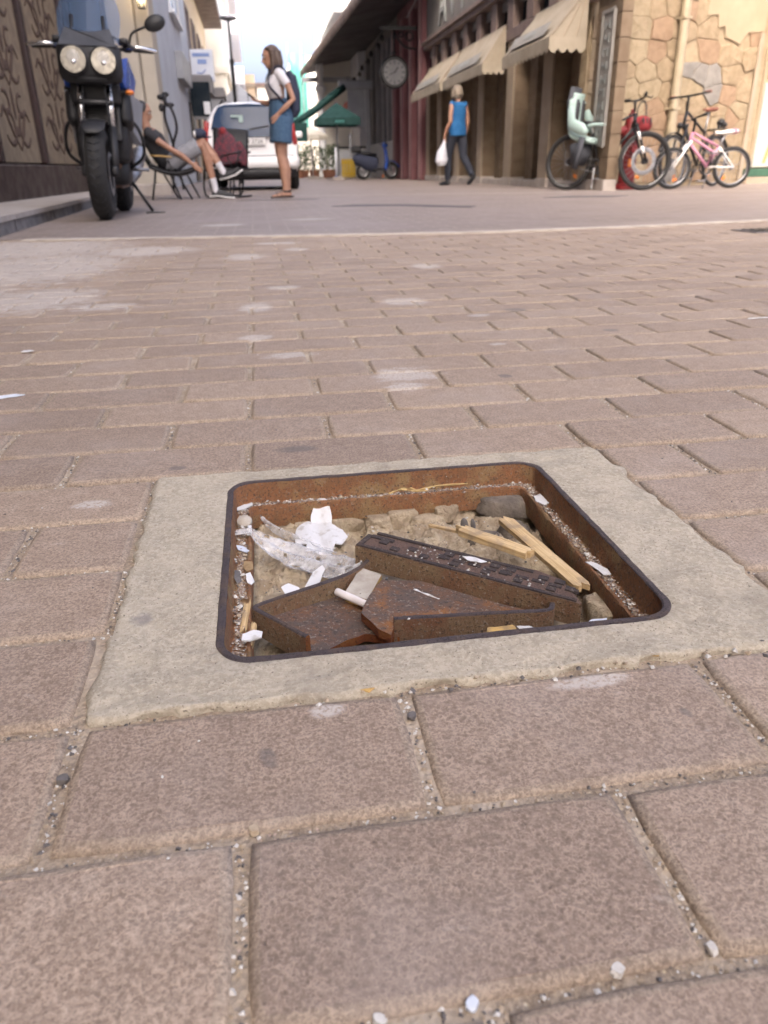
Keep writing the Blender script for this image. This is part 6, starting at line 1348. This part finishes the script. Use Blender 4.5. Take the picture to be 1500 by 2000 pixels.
b1 = bicycle('mountain_bike', 'dark mountain bike with white fork patches carrying a mint child seat', (4.84, 9.84, 0), R(-50), R(-5), 1.1, .362, .030, 'black_metal', 'frame_brown', -.62, .50, (-.14, .30), ((-.30, .70), (-.34, .82)), ((.30, .78), (.27, .93)), (.32, 1.08), 'black_plastic', .33, fork_mat='black_metal', steer=R(46))
fpatch = part('fork_patch', 'cycle_white', b1, lambda m: [m.tube([(a, -.058, b_), (c, -.058, d)], .0195, 10) for a, b_, c, d in ((.335, .70, .365, .61), (.41, .53, .445, .45))], True)
rdecal = part('rim_decal', 'cycle_white', b1, lambda m: [m.tube([V(xx+.312*math.cos(a), -.016, .362+.312*math.sin(a)) for a in [R(s0+6*i) for i in range(9)]], [(.004, .012)]*9, 6, flat=(0, 1, 0)) for xx, s0 in ((.50, 130), (.50, 290))], True)
for o in (fpatch, rdecal): o.matrix_basis = Matrix.Translation((.46, 0, 0)) @ Matrix.Rotation(R(46), 4, 'Z') @ Matrix.Translation((-.46, 0, 0))
part('tyre_arc', 'cycle_white', b1, lambda m: m.tube([V(-.62+.312*math.cos(a), -.016, .362+.312*math.sin(a)) for a in [R(235+6*i) for i in range(9)]], [(.004, .012)]*9, 6, flat=(0, 1, 0)), True)  # white arc on the rear tyre, like the front rim decals
cs = thing('toddler_carrier', 'mint green and grey child seat mounted behind the mountain bike saddle', 'child seat', (4.58, 10.14, .60)); cs.rotation_euler = (R(-5), 0, R(-68))
part('shell', 'mint', cs, lambda m: (m.tube(curve([(-.20, 0, .62), (-.22, 0, .45), (-.19, 0, .2), (-.10, 0, .08), (.06, 0, .03), (.20, 0, .02)], 5), [(.05, .10)]*3+[(.05, .15)]*10+[(.05, .17)]*9+[(.04, .14)]*4, 14, flat=(1, 0, 0)), [m.tube([(-.18, s_*.15, .42), (-.08, s_*.19, .22), (.12, s_*.19, .15), (.2, s_*.16, .1)], [(.03, .05), (.03, .08), (.03, .08), (.03, .04)], 10, flat=(0, 1, 0)) for s_ in (-1, 1)]), True)
part('pad', 'seat_grey', cs, lambda m: (m.tube([(-.275, 0, .70), (-.29, 0, .5), (-.26, 0, .3)], [(.04, .10), (.045, .13), (.03, .11)], 12, flat=(1, 0, 0)), [m.b2(-.185, -.15, s_*.05-.016, s_*.05+.016, .16, .54) for s_ in (-1, 1)]), True)
part('harness', 'black_plastic', cs, lambda m: [m.tube([(-.13, s_*.05, .50), (-.12, s_*.055, .28), (.0, s_*.02, .13)], [(.008, .02)]*3, 8) for s_ in (-1, 1)], True)
part('footwell', 'seat_grey', cs, lambda m: (m.tube([(-.05, 0, -.02), (-.02, 0, -.14), (-.06, 0, -.26)], [(.16, .15), (.14, .15), (.10, .12)], 14, flat=(1, 0, 0)), [m.tube([(.14, s_*.17, .05), (.12, s_*.19, -.18), (.08, s_*.18, -.34)], [(.05, .03)]*3, 8, flat=(1, 0, 0)) for s_ in (-1, 1)]), True)
part('armrest', 'mint', cs, lambda m: m.tube([(.10, -.17, .17), (.30, -.14, .20), (.36, 0, .21)], [(.02, .03)]*3, 8), True)
b2 = bicycle('city_bike', 'dark city bike with brown saddle and mudguards leaning on the stone wall', (6.36, 10.25, 0), R(211), R(4), 1.1, .345, .022, 'black_metal', 'black_metal', -.56, .58, (-.08, .29), ((-.22, .72), (-.30, .99)), ((.36, .80), (.30, .98)), (.30, 1.17), 'saddle_brown', .30, True, True, 28, discs=False, grip='saddle_brown')
part('bell_lamp', 'black_plastic', b2, lambda m: (m.ball((-.66, 0, .86), (.05, .06, .055)), m.ball((-.76, 0, .83), (.04, .05, .04)), m.tube([(-.6, 0, .8), (-.78, 0, .84)], .02, 8), m.ball((.45, .0, .80), (.045, .04, .04))), True)
b3 = bicycle('child_bike', 'small pink and white child bike in front of the dark city bike', (6.10, 9.58, 0), R(172), R(5), .8, .262, .026, 'pink_paint', 'cycle_white', -.40, .42, (-.06, .27), ((-.19, .52), (-.27, .67)), ((.22, .58), (.18, .70)), (.18, .87), 'cycle_white', .24, False, False, 20, discs=False)
part('saddle_tip', 'pink_paint', b3, lambda m: m.ball((-.37, 0, .705), (.075, .078, .034)), True); part('brace_tube', 'pink_paint', b3, lambda m: (m.tube([(.20, 0, .64), (-.10, 0, .47), (-.19, 0, .43)], .017, 10), m.tube([(-.12, 0, .48), (-.06, 0, .27)], .012, 10)), True)
hy = thing('fire_hydrant', 'red fire hydrant half hidden behind the mountain bike front wheel', 'hydrant', (5.22, 10.05, 0))
part('barrel', 'hydrant_red', hy, lambda m: m.lathe([(.001, 0), (.16, 0), (.16, .06), (.115, .08), (.11, .62), (.14, .65), (.14, .70), (.10, .74), (.09, .86), (.05, .95), (.001, .96)], n=22), 40)
for s_ in (-1, 1): part('outlet', 'hydrant_red', hy, lambda m: (m.cyl((s_*.08, 0, .74), (s_*.19, 0, .74), .06, n=16), m.cyl((s_*.19, 0, .74), (s_*.22, 0, .74), .075, n=8)), 40)
part('outlet_front', 'hydrant_red', hy, lambda m: (m.cyl((0, -.08, .50), (0, -.17, .50), .05, n=14), m.cyl((0, -.17, .50), (0, -.20, .50), .06, n=8)), 40); part('cap', 'hydrant_red', hy, lambda m: m.box((0, 0, .98), (.05, .05, .05), bev=.008)); part('hose_reflector', 'orange_lens', hy, lambda m: m.box((-.02, -.118, .34), (.06, .012, .10), bev=.004))
hc = thing('red_helmet', 'red helmet hanging from the mountain bike handlebar', 'helmet', (5.22, 9.75, .80)); part('shell', 'red_cloth', hc, lambda m: m.ball((0, 0, 0), (.14, .12, .11), n=20, m=12), True); part('vent', 'black_plastic', hc, lambda m: [m.ball((.02+.05*i, -.10, .03), (.016, .02, .05)) for i in (-1, 0, 1)], True); part('strap', 'black_plastic', hc, lambda m: m.tube(curve([(-.08, 0, .06), (-.06, .02, .22), (.02, .02, .28), (.06, 0, .07)], 5), .008, 6))

# ---------------------------------------------------------------- folding chairs behind the motorcycle
fc = thing('folding_chair', 'low black folding chair under the seated person', 'chair', (-.98, 10.2, 0))
part('seat', 'black_plastic', fc, lambda m: m.tube(curve([(-.30, 0, .40), (-.12, 0, .33), (.08, 0, .31), (.26, 0, .36)], 4), [(.035, .26)]*13, 12, flat=(0, 0, 1)), True)
part('backrest', 'black_plastic', fc, lambda m: m.tube([(-.30, 0, .40), (-.40, 0, .62), (-.48, 0, .88)], [(.02, .25)]*3, 12, flat=(1, 0, 0)), True)
for x0, x1, s_ in ((-.22, -.30, -1), (.02, .20, -1), (-.20, -.02, 1), (.10, .26, 1), (-.06, .06, -1)): part('leg', 'black_metal', fc, lambda m: m.cyl((x0, s_*.22, .36), (x1, s_*.26, .0), .012, n=8), True)
part('armrest', 'ochre', fc, lambda m: m.tube([(-.26, -.27, .52), (.0, -.28, .50)], [(.012, .03)]*2, 8), True)
rc = thing('camp_chair', 'black tube camp chair with a red checked jacket on its back', 'chair', (-.30, 10.35, 0), R(-12))
for s_ in (-1, 1):
    part('side_frame', 'black_metal', rc, lambda m: m.tube(curve([(-.26, s_*.26, .34), (-.28, s_*.26, .12), (-.24, s_*.26, .02), (-.05, s_*.26, .016), (.10, s_*.26, .05), (.13, s_*.26, .34)], 5), .013, 8), True)
    part('armrest', 'black_metal', rc, lambda m: (m.tube([(-.02, s_*.27, .50), (.26, s_*.27, .555)], [(.012, .028)]*2, 8), m.tube([(.13, s_*.26, .34), (.06, s_*.26, .50)], .01, 8), m.tube([(.15, s_*.26, .34), (.22, s_*.26, .53)], .01, 8)), True)
part('seat', 'black_plastic', rc, lambda m: m.b2(-.27, .24, -.26, .26, .325, .36, bev=.012)); part('rear_frame', 'black_metal', rc, lambda m: (m.tube(curve([(.10, -.24, .34), (.06, -.24, .02), (.22, -.2, .016), (.24, .2, .016), (.08, .24, .02), (.10, .24, .34)], 5), .012, 8)), True)
part('backrest', 'black_plastic', rc, lambda m: m.tube([(-.02, .22, .36), (.0, .24, .6), (.02, .26, .84)], [(.24, .014)]*3, 10, flat=(1, 0, 0)), True)
jk = thing('jacket', 'red and dark checked jacket draped over the camp chair back', 'jacket', (-.26, 10.33, .04), R(-12)); jk.scale = (.84, .84, .9)
jo = organic('cloth', [('t', [(-.10, .06, .84), (-.06, .04, .72), (-.03, .02, .56), (.0, .0, .40)], [(.07, .05), (.16, .07), (.21, .09), (.24, .09)], (1, 0, 0)), ('t', [(-.16, .04, .74), (-.22, .02, .58), (-.20, 0, .44)], [.05, .06, .05]), ('t', [(.14, .04, .70), (.22, .02, .54), (.21, 0, .38)], [.05, .06, .05]), ('b', (-.10, .05, .84), (.08, .06, .06))], 'plaid_red', jk, .014, 3)
hood = part('hood', 'red_cloth', jk, lambda m: m.ball((-.09, .04, .845), (.06, .055, .06)), True)
fs_ = thing('folded_stroller', 'black folded stroller frame standing between the motorcycle and the pier', 'stroller', (-1.05, 10.75, 0))
part('frame', 'black_metal', fs_, lambda m: (m.tube(curve([(-.02, -.12, .10), (.04, -.12, .62), (.12, -.12, .86), (.08, -.12, 1.08), (-.02, -.12, 1.20)], 5), .017, 8), m.tube(curve([(.10, .12, .10), (.02, .12, .70), (-.04, .12, 1.0), (.0, .12, 1.26)], 5), .017, 8), m.tube([(-.02, -.12, 1.20), (.0, .12, 1.26)], .016, 8)), True)
for q, r_ in (((-.04, -.12, 1.22), (.05, .04, .035)), ((.06, -.10, 1.13), (.06, .03, .03)), ((.0, .12, 1.27), (.05, .04, .03)), ((-.05, -.1, 1.1), (.035, .03, .05))): part('handle', 'black_plastic', fs_, lambda m: m.ball(q, r_), True)
# ---------------------------------------------------------------- people
def hand(wr, d, palm_n, thumb_side, s_=1.0, curl=.5, spread=.12):
    """Chains for a hand: palm and five bent fingers. wr wrist, d pointing direction, palm_n palm normal, thumb_side unit vector."""
    wr, d, n, t = Vector(wr), Vector(d).normalized(), Vector(palm_n).normalized(), Vector(thumb_side).normalized(); out = []
    out.append(('t', [wr-d*.01, wr+d*.03*s_, wr+d*.085*s_], [(.022*s_, .017*s_), (.036*s_, .015*s_), (.040*s_, .013*s_)], tuple(t)))
    for i, L in enumerate((.072, .080, .074, .058)):
        o_ = t*(.030-.020*i)*s_; b_ = wr+d*.08*s_+o_; dd = (d+t*(spread*(1.2-.8*i))).normalized(); p = [b_-d*.02*s_, b_]; an = 0
        for k in range(3): an += curl*(.5+.25*k); p.append(p[-1]+(dd*math.cos(an)+n*math.sin(an))*L*s_*(.42, .32, .26)[k])
        out.append(('t', p, [.0095*s_, .0095*s_, .009*s_, .0085*s_, .007*s_], None, 8))
    b_ = wr+d*.025*s_+t*.026*s_; out.append(('t', [b_, b_+(d*.6+t*.8+n*.2)*.035*s_, b_+(d*1.3+t*1.0+n*.5)*.04*s_, b_+(d*2.1+t*.95+n*.9)*.038*s_], [.013*s_, .0115*s_, .0105*s_, .008*s_], None, 8))
    return out
def head(c, fwd, s_=1.0):
    """Skull, jaw, nose, chin, ears; fwd is the facing direction (unit, roughly level)."""
    f = Vector(fwd).normalized(); up = V(0, 0, 1); r_ = f.cross(up).normalized(); up = r_.cross(f); c = Vector(c)
    Q = Matrix((f, r_, up)).transposed()
    return [('b', c+up*.02*s_-f*.008*s_, (.097*s_, .076*s_, .100*s_), Q), ('b', c-up*.045*s_+f*.022*s_, (.068*s_, .058*s_, .075*s_), Q), ('b', c-up*.088*s_+f*.062*s_, (.024*s_, .030*s_, .022*s_), Q),
            ('t', [c+f*.083*s_+up*.02*s_, c+f*.100*s_-up*.012*s_, c+f*.112*s_-up*.027*s_, c+f*.085*s_-up*.036*s_], [.008*s_, .011*s_, .014*s_, .010*s_]), ('b', c+f*.082*s_-up*.057*s_, (.015*s_, .026*s_, .014*s_), Q), ('b', c+f*.074*s_+up*.037*s_, (.02*s_, .055*s_, .015*s_), Q),
            ('b', c+r_*.078*s_-f*.008*s_-up*.008*s_, (.020*s_, .010*s_, .032*s_), Q), ('b', c-r_*.078*s_-f*.008*s_-up*.008*s_, (.020*s_, .010*s_, .032*s_), Q)]
def face(parent, c, fwd, s_=1.0):
    f = Vector(fwd).normalized(); up = V(0, 0, 1); r_ = f.cross(up).normalized(); up = r_.cross(f); c = Vector(c); Q = Matrix((f, r_, up)).transposed()
    for k in (-1, 1):
        e = part('eye', 'cycle_white', parent, lambda m: m.ball(c+f*.083*s_+r_*k*.031*s_+up*.012*s_, (.009*s_, .014*s_, .008*s_), rot=Q), True)
        part('iris', 'hair_black', e, lambda m: m.ball(c+f*.0905*s_+r_*k*.031*s_+up*.012*s_, (.003*s_, .007*s_, .007*s_), rot=Q), True)
        part('eyebrow', 'hair_black', parent, lambda m: m.tube([c+f*.090*s_+r_*k*.015*s_+up*.034*s_, c+f*.088*s_+r_*k*.035*s_+up*.040*s_, c+f*.074*s_+r_*k*.052*s_+up*.034*s_], .0045*s_, 6), True)
    part('mouth', 'lip', parent, lambda m: m.ball(c+f*.095*s_-up*.056*s_, (.006*s_, .022*s_, .007*s_), rot=Q), True)
Y = V(0, -1, 0); F = V(-1, -.12, 0).normalized(); S = V(.12, -1, 0).normalized()      # faces left; S points to her near (left) side
w1 = thing('person', 'person standing with phone in white crop top, denim shorts and dark backpack', 'person', (.40, 9.80, 0))
def B(f, s_, z): return F*f+S*s_+V(0, 0, z)       # forward, near side, height
HC = B(.055, .0, 1.575)
ch = head(HC, F+V(0, 0, -.22), 1.02)
ch += [('t', [B(-.01, 0, 1.36), B(.005, 0, 1.46), B(.03, 0, 1.53)], [.062, .050, .050]),
       ('t', [B(-.035, 0, .88), B(-.03, 0, .98), B(.0, 0, 1.09), B(.015, 0, 1.22), B(-.005, 0, 1.33), B(-.01, 0, 1.40)], [(.115, .165), (.115, .165), (.085, .125), (.105, .145), (.09, .155), (.06, .10)], tuple(F), 18)]
for s_ in (1, -1):
    k = .03 if s_ > 0 else -.02
    ch += [('t', [B(-.03, .085*s_, .92), B(-.005+k, .088*s_, .70), B(-.01+k, .080*s_, .49), B(-.04+k, .078*s_, .34), B(-.045+k, .070*s_, .12), B(-.045+k, .070*s_, .06)], [.094, .084, .060, .063, .039, .040]),
           ('t', [B(-.09+k, .07*s_, .035), B(-.03+k, .072*s_, .045), B(.06+k, .078*s_, .032), B(.135+k, .082*s_, .022)], [(.028, .030), (.035, .034), (.022, .042), (.014, .036)], (0, 0, 1))]
near = [B(-.02, .155, 1.385), B(-.10, .20, 1.26), B(-.155, .225, 1.11), B(-.06, .215, 1.03), B(.02, .185, .965)]
far = [B(-.02, -.155, 1.385), B(.0, -.20, 1.25), B(.02, -.21, 1.12), B(.12, -.14, 1.09), B(.20, -.06, 1.10)]
ch += [('t', near, [.046, .041, .034, .033, .024]), ('t', far, [.046, .041, .035, .033, .024])]
ch += hand(near[-1], B(.5, -.1, -.8), -S, F, .95, .25) + hand(far[-1], B(.9, .25, .12), V(0, 0, 1), S*-1, .95, .55)
b_ = organic('body', ch, 'skin', w1, .0075, 3)
face(w1, HC, F+V(0, 0, -.22), 1.02)
organic('crop_top', [('t', [B(.012, 0, 1.135), B(.02, 0, 1.19), B(.033, 0, 1.27), B(.005, 0, 1.35), B(-.008, 0, 1.415)], [(.098, .140), (.105, .148), (.122, .158), (.10, .168), (.068, .105)], tuple(F), 18), ('t', [B(-.012, .10, 1.40), near[0], near[0].lerp(near[1], .95)], [.06, .058, .054]), ('t', [B(-.012, -.10, 1.40), far[0], far[0].lerp(far[1], .95)], [.06, .058, .054]), ('b', B(.085, .06, 1.265), (.05, .06, .055)), ('b', B(.085, -.06, 1.265), (.05, .06, .055))], 'cotton_white', w1, .009, 3)
organic('denim_shorts', [('t', [B(.0, 0, 1.125), B(-.012, 0, 1.05), B(-.03, 0, .95), B(-.03, 0, .86)], [(.108, .14), (.132, .162), (.160, .188), (.156, .19)], tuple(F), 18), ('t', [B(-.03, .085, .92), B(-.005, .095, .78), B(.01, .10, .635)], [.122, .136, .140], None, 16), ('t', [B(-.03, -.085, .92), B(-.02, -.095, .78), B(-.015, -.10, .635)], [.122, .136, .140], None, 16)], 'denim', w1, .009, 3)
part('belt', 'navy', w1, lambda m: m.tube([B(.0, 0, 1.098), B(.0, 0, 1.128)], [(.106, .142)]*2, 24, flat=tuple(F)))
organic('hair', [('b', HC+B(-.022, 0, .035), (.098, .088, .098)), ('t', [HC+B(-.06, 0, .05), HC+B(-.085, .02, -.06), HC+B(-.085, .02, -.16), HC+B(-.075, .03, -.25)], [(.075, .085), (.065, .085), (.05, .08), (.03, .06)], tuple(F), 14), ('t', [HC+B(-.01, .082, .03), HC+B(-.012, .088, -.06), HC+B(.0, .09, -.16), HC+B(.02, .085, -.27)], [.03, .032, .028, .014]), ('t', [HC+B(-.01, -.082, .03), HC+B(.0, -.088, -.08), HC+B(.02, -.085, -.2)], [.03, .03, .014]), ('t', [HC+B(.055, .03, .085), HC+B(.02, .07, .075), HC+B(-.03, .085, .04)], .022), ('t', [HC+B(.055, -.03, .085), HC+B(.02, -.07, .075), HC+B(-.03, -.085, .04)], .022)], 'hair_brown', w1, .007, 2)
for s_, k in ((1, .03), (-1, -.02)):
    sn = part('sandal', 'leather_dark', w1, lambda m: (m.tube([B(-.12+k, .07*s_, .010), B(-.02+k, .074*s_, .012), B(.08+k, .08*s_, .010), B(.155+k, .083*s_, .009)], [(.011, .034), (.012, .038), (.011, .046), (.010, .032)], 12, flat=(0, 0, 1))), True)
    part('strap', 'leather_dark', sn, lambda m: [m.tube([B(x+k, (.074*s_)+.042*math.cos(a), .02+h*math.sin(a)) for a in [R(18*i) for i in range(11)]], [(.004, .016)]*11, 6) for x, h in ((.075, .042), (.02, .062))]+[m.tube([B(-.045+k+.044*math.cos(a), .07*s_+.042*math.sin(a), .075) for a in [R(30*i) for i in range(12)]], [(.013, .004)]*12, 6, flat=(0, 0, 1), closed=True)], True)
bpk = thing('backpack', 'dark navy backpack worn by the standing person', 'backpack', (.40, 9.80, 0))
organic('bag', [('t', [B(-.17, 0, .93), B(-.19, 0, 1.0), B(-.20, 0, 1.18), B(-.175, 0, 1.36), B(-.14, 0, 1.43)], [(.055, .11), (.085, .14), (.085, .145), (.07, .13), (.03, .08)], tuple(F), 16)], 'navy', bpk, .011, 3)
for s_ in (1, -1): part('shoulder_strap', 'navy', bpk, lambda m: m.tube(curve([B(-.12, .10*s_, 1.41), B(-.02, .105*s_, 1.475), B(.09, .10*s_, 1.40), B(.115, .12*s_, 1.27), B(.03, .165*s_, 1.16), B(-.11, .14*s_, 1.02)], 6), [(.008, .024)]*31, 8), True)
ph = thing('phone', 'black phone held out by the standing person', 'phone', (.40, 9.80, 0)); pc = far[-1]+F*.10+V(0, 0, .045)
part('case', 'black_plastic', ph, lambda m: m.box(pc, (.15, .075, .011), Matrix((F*.8+V(0, 0, .6), S, (F*.8+V(0, 0, .6)).cross(S))).transposed(), bev=.004)); part('screen', 'dark_glass', ph, lambda m: m.box(pc+V(.003, 0, .0085), (.135, .066, .002), Matrix((F*.8+V(0, 0, .6), S, (F*.8+V(0, 0, .6)).cross(S))).transposed()))

# person walking away
F = V(-.50, .87, 0).normalized(); S = V(-.87, -.50, 0).normalized()        # S = left side
w2 = thing('person', 'person walking away in bright blue top and dark trousers', 'person', (3.90, 14.6, 0))
HC = B(.05, 0, 1.575)
ch = head(HC, F+V(0, 0, -.1), 1.0)
ch += [('t', [B(-.01, 0, 1.36), B(.005, 0, 1.45), B(.03, 0, 1.53)], [.062, .052, .052]), ('t', [B(-.01, 0, .88), B(.0, 0, .98), B(.01, 0, 1.10), B(.0, 0, 1.25), B(-.01, 0, 1.38)], [(.12, .175), (.125, .178), (.11, .155), (.11, .165), (.075, .13)], tuple(F), 18)]
la = [B(-.01, .175, 1.375), B(-.05, .235, 1.20), B(-.08, .26, 1.09), B(-.01, .29, .97), B(.03, .30, .86)]
ra = [B(-.01, -.175, 1.375), B(-.03, -.215, 1.20), B(-.04, -.225, 1.09), B(.0, -.235, .97), B(.04, -.24, .86)]
legL = [B(.0, .09, .92), B(.10, .09, .70), B(.16, .085, .49), B(.16, .08, .30), B(.17, .08, .09)]
legR = [B(.0, -.09, .92), B(-.05, -.095, .70), B(-.08, -.095, .50), B(-.22, -.09, .34), B(-.33, -.085, .18)]
for L in (legL, legR): ch += [('t', L, [.095, .080, .058, .054, .036])]
ch += [('t', la, [.048, .042, .036, .034, .025]), ('t', ra, [.048, .042, .036, .034, .025])]
ch += hand(la[-1], V(0, 0, -1), -S, F, .95, .75) + hand(ra[-1], V(0, 0, -1), S, F, .95, .35)
organic('body', ch, 'skin_tan', w2, .008, 3); face(w2, HC, F+V(0, 0, -.1), 1.0)
organic('blue_top', [('t', [B(.0, 0, .86), B(.0, 0, .94), B(.01, 0, 1.10), B(.0, 0, 1.25), B(-.01, 0, 1.37), B(-.008, 0, 1.425)], [(.142, .195), (.142, .195), (.128, .172), (.128, .180), (.10, .185), (.06, .10)], tuple(F), 18), ('b', B(-.01, .155, 1.385), (.062, .062, .055)), ('b', B(-.01, -.155, 1.385), (.062, .062, .055))], 'top_blue', w2, .01, 3)
organic('trousers', [('t', [B(.0, 0, 1.0), B(.0, 0, .90), B(.0, 0, .84)], [(.125, .175), (.135, .185), (.12, .175)], tuple(F), 18), ('t', legL, [.108, .094, .074, .068, .056]), ('t', legR, [.108, .094, .074, .068, .056])], 'trouser_dark', w2, .01, 3)
organic('hair', [('b', HC+B(-.02, 0, .03), (.105, .105, .105)), ('t', [HC+B(-.05, .0, .06), HC+B(-.075, 0, -.03), HC+B(-.06, 0, -.10)], [(.07, .09), (.065, .09), (.035, .07)], tuple(F), 14), ('b', HC+B(.0, .07, -.02), (.05, .05, .08)), ('b', HC+B(.0, -.07, -.02), (.05, .05, .08))], 'hair_ash', w2, .009, 2)
organic('shoe', [('t', [B(.12, .08, .045), B(.19, .08, .05), B(.30, .085, .03), B(.37, .088, .025)], [(.036, .034), (.045, .04), (.03, .045), (.02, .032)], (0, 0, 1))], 'shirt_black', w2, .008, 2)
organic('shoe', [('t', [B(-.40, -.085, .18), B(-.35, -.085, .13), B(-.27, -.088, .05), B(-.23, -.09, .025)], [(.034, .036), (.045, .04), (.036, .045), (.022, .034)], tuple(F))], 'shirt_black', w2, .008, 2)
pg = thing('plastic_bag', 'white plastic carrier bag hanging from the walking person hand', 'bag', (3.90, 14.6, 0)); hp = la[-1]+V(0, 0, -.09)
organic('bag', [('t', [hp+V(0, 0, .02), hp+V(-.02, 0, -.09), hp+V(-.05, 0, -.20), hp+V(-.06, 0, -.34), hp+V(-.05, 0, -.42)], [(.02, .03), (.05, .04), (.10, .07), (.12, .09), (.07, .06)], (1, 0, 0), 14), ('b', hp+V(-.09, 0, -.27), (.07, .06, .08)), ('b', hp+V(.01, .02, -.30), (.06, .06, .08))], 'bag_white', pg, .01, 2)

# person reclining on the folding chair, mostly hidden by the motorcycle
F = V(1, -.10, 0).normalized(); S = V(-.10, -1, 0).normalized()
w3 = thing('person', 'person seated low behind the motorcycle in grey shorts with one leg crossed', 'person', (-1.02, 10.2, 0))
HC = B(-.27, .0, 1.02)
ch = head(HC, F+V(0, 0, -.3), 1.0)
ch += [('t', [B(-.24, 0, .78), B(-.26, 0, .88), B(-.27, 0, .97)], [.062, .055, .055]), ('t', [B(.02, 0, .42), B(-.05, 0, .46), B(-.12, 0, .58), B(-.19, 0, .72), B(-.23, 0, .81)], [(.13, .17), (.13, .17), (.12, .16), (.12, .175), (.08, .13)], (0, 0, 1), 18)]
a1 = [B(-.20, .19, .78), B(-.07, .24, .68), B(.05, .25, .60), B(.20, .22, .51), B(.31, .20, .41)]
a2 = [B(-.20, -.19, .78), B(-.14, -.24, .64), B(-.07, -.24, .53), B(.08, -.20, .50), B(.18, -.16, .50)]
l1 = [B(.02, .10, .43), B(.22, .11, .54), B(.44, .10, .64), B(.49, .09, .45), B(.545, .09, .14), B(.55, .09, .08)]
l2 = [B(.02, -.10, .43), B(.24, -.08, .57), B(.44, -.02, .68), B(.56, .02, .50), B(.66, .05, .33), B(.68, .05, .30)]
ch += [('t', a1, [.048, .042, .036, .034, .025]), ('t', a2, [.048, .042, .036, .034, .025]), ('t', l1, [.095, .08, .062, .058, .036, .036]), ('t', l2, [.095, .08, .062, .058, .036, .036])]
ch += hand(a1[-1], B(.8, 0, -.6), -S, V(0, 0, 1), 1.0, .55) + hand(a2[-1], B(1, .2, 0), V(0, 0, -1), S, 1.0, .5)
organic('body', ch, 'skin_tan', w3, .008, 3); face(w3, HC, F+V(0, 0, -.3), 1.0)
organic('shirt', [('t', [B(.03, 0, .43), B(-.05, 0, .47), B(-.12, 0, .58), B(-.19, 0, .72), B(-.235, 0, .82)], [(.14, .18), (.145, .185), (.135, .18), (.135, .19), (.07, .11)], (0, 0, 1), 18), ('t', [B(-.21, .12, .79), a1[0], a1[0].lerp(a1[1], .9)], [.065, .062, .058]), ('t', [B(-.21, -.12, .79), a2[0], a2[0].lerp(a2[1], .9)], [.065, .062, .058])], 'shirt_black', w3, .01, 3)
organic('shorts', [('t', [B(-.03, 0, .45), B(.04, 0, .43), B(.08, 0, .45)], [(.14, .18), (.14, .185), (.11, .17)], tuple(V(0, 0, 1)), 18), ('t', l1[:2]+[l1[1].lerp(l1[2], .8)], [.112, .106, .098]), ('t', l2[:2]+[l2[1].lerp(l2[2], .7)], [.112, .106, .098])], 'short_grey', w3, .01, 3)
organic('hair', [('b', HC+B(-.02, 0, .035), (.103, .09, .10))], 'hair_black', w3, .01, 2)
organic('sock', [('t', [l1[3].lerp(l1[4], .66), l1[4], B(.56, .09, .06)], [.048, .043, .04])], 'cotton_white', w3, .008, 2); organic('sock', [('t', [l2[3].lerp(l2[4], .45), l2[4], B(.69, .05, .28)], [.05, .044, .04])], 'cotton_white', w3, .008, 2)
for pp, up in (([B(.50, .09, .06), B(.58, .09, .065), B(.70, .092, .045), B(.78, .094, .035)], (0, 0, 1)), ([B(.62, .05, .26), B(.70, .05, .28), B(.80, .05, .31), B(.88, .05, .36)], (0, 0, 1))):
    sh_ = organic('sneaker', [('t', pp, [(.042, .036), (.05, .042), (.036, .045), (.024, .035)], up)], 'sneaker', w3, .008, 2)
    dz = V(0, 0, -.034) if pp[0].z < .1 else V(.028, 0, -.03)
    part('sole', 'cycle_white', sh_, lambda m: m.tube([p+dz for p in [pp[0]-V(.03, 0, 0)]+pp[1:]+[pp[3]+(pp[3]-pp[2]).normalized()*.02]], [(.013, .038), (.014, .044), (.014, .047), (.013, .038), (.008, .02)], 12, flat=up), True)
cap = thing('headwear', 'dark cap with a white badge resting on the seated person knee', 'cap', (-1.02, 10.2, 0)); q = l2[2]+V(-.03, 0, .085)
part('crown', 'navy', cap, lambda m: m.ball(q, (.085, .075, .065), n=18, m=12), True); part('badge', 'cycle_white', cap, lambda m: m.ball(q+V(-.065, -.03, 0), (.022, .03, .04)), True); part('peak', 'navy', cap, lambda m: m.ball(q+V(.08, 0, -.035), (.06, .06, .012)), True)
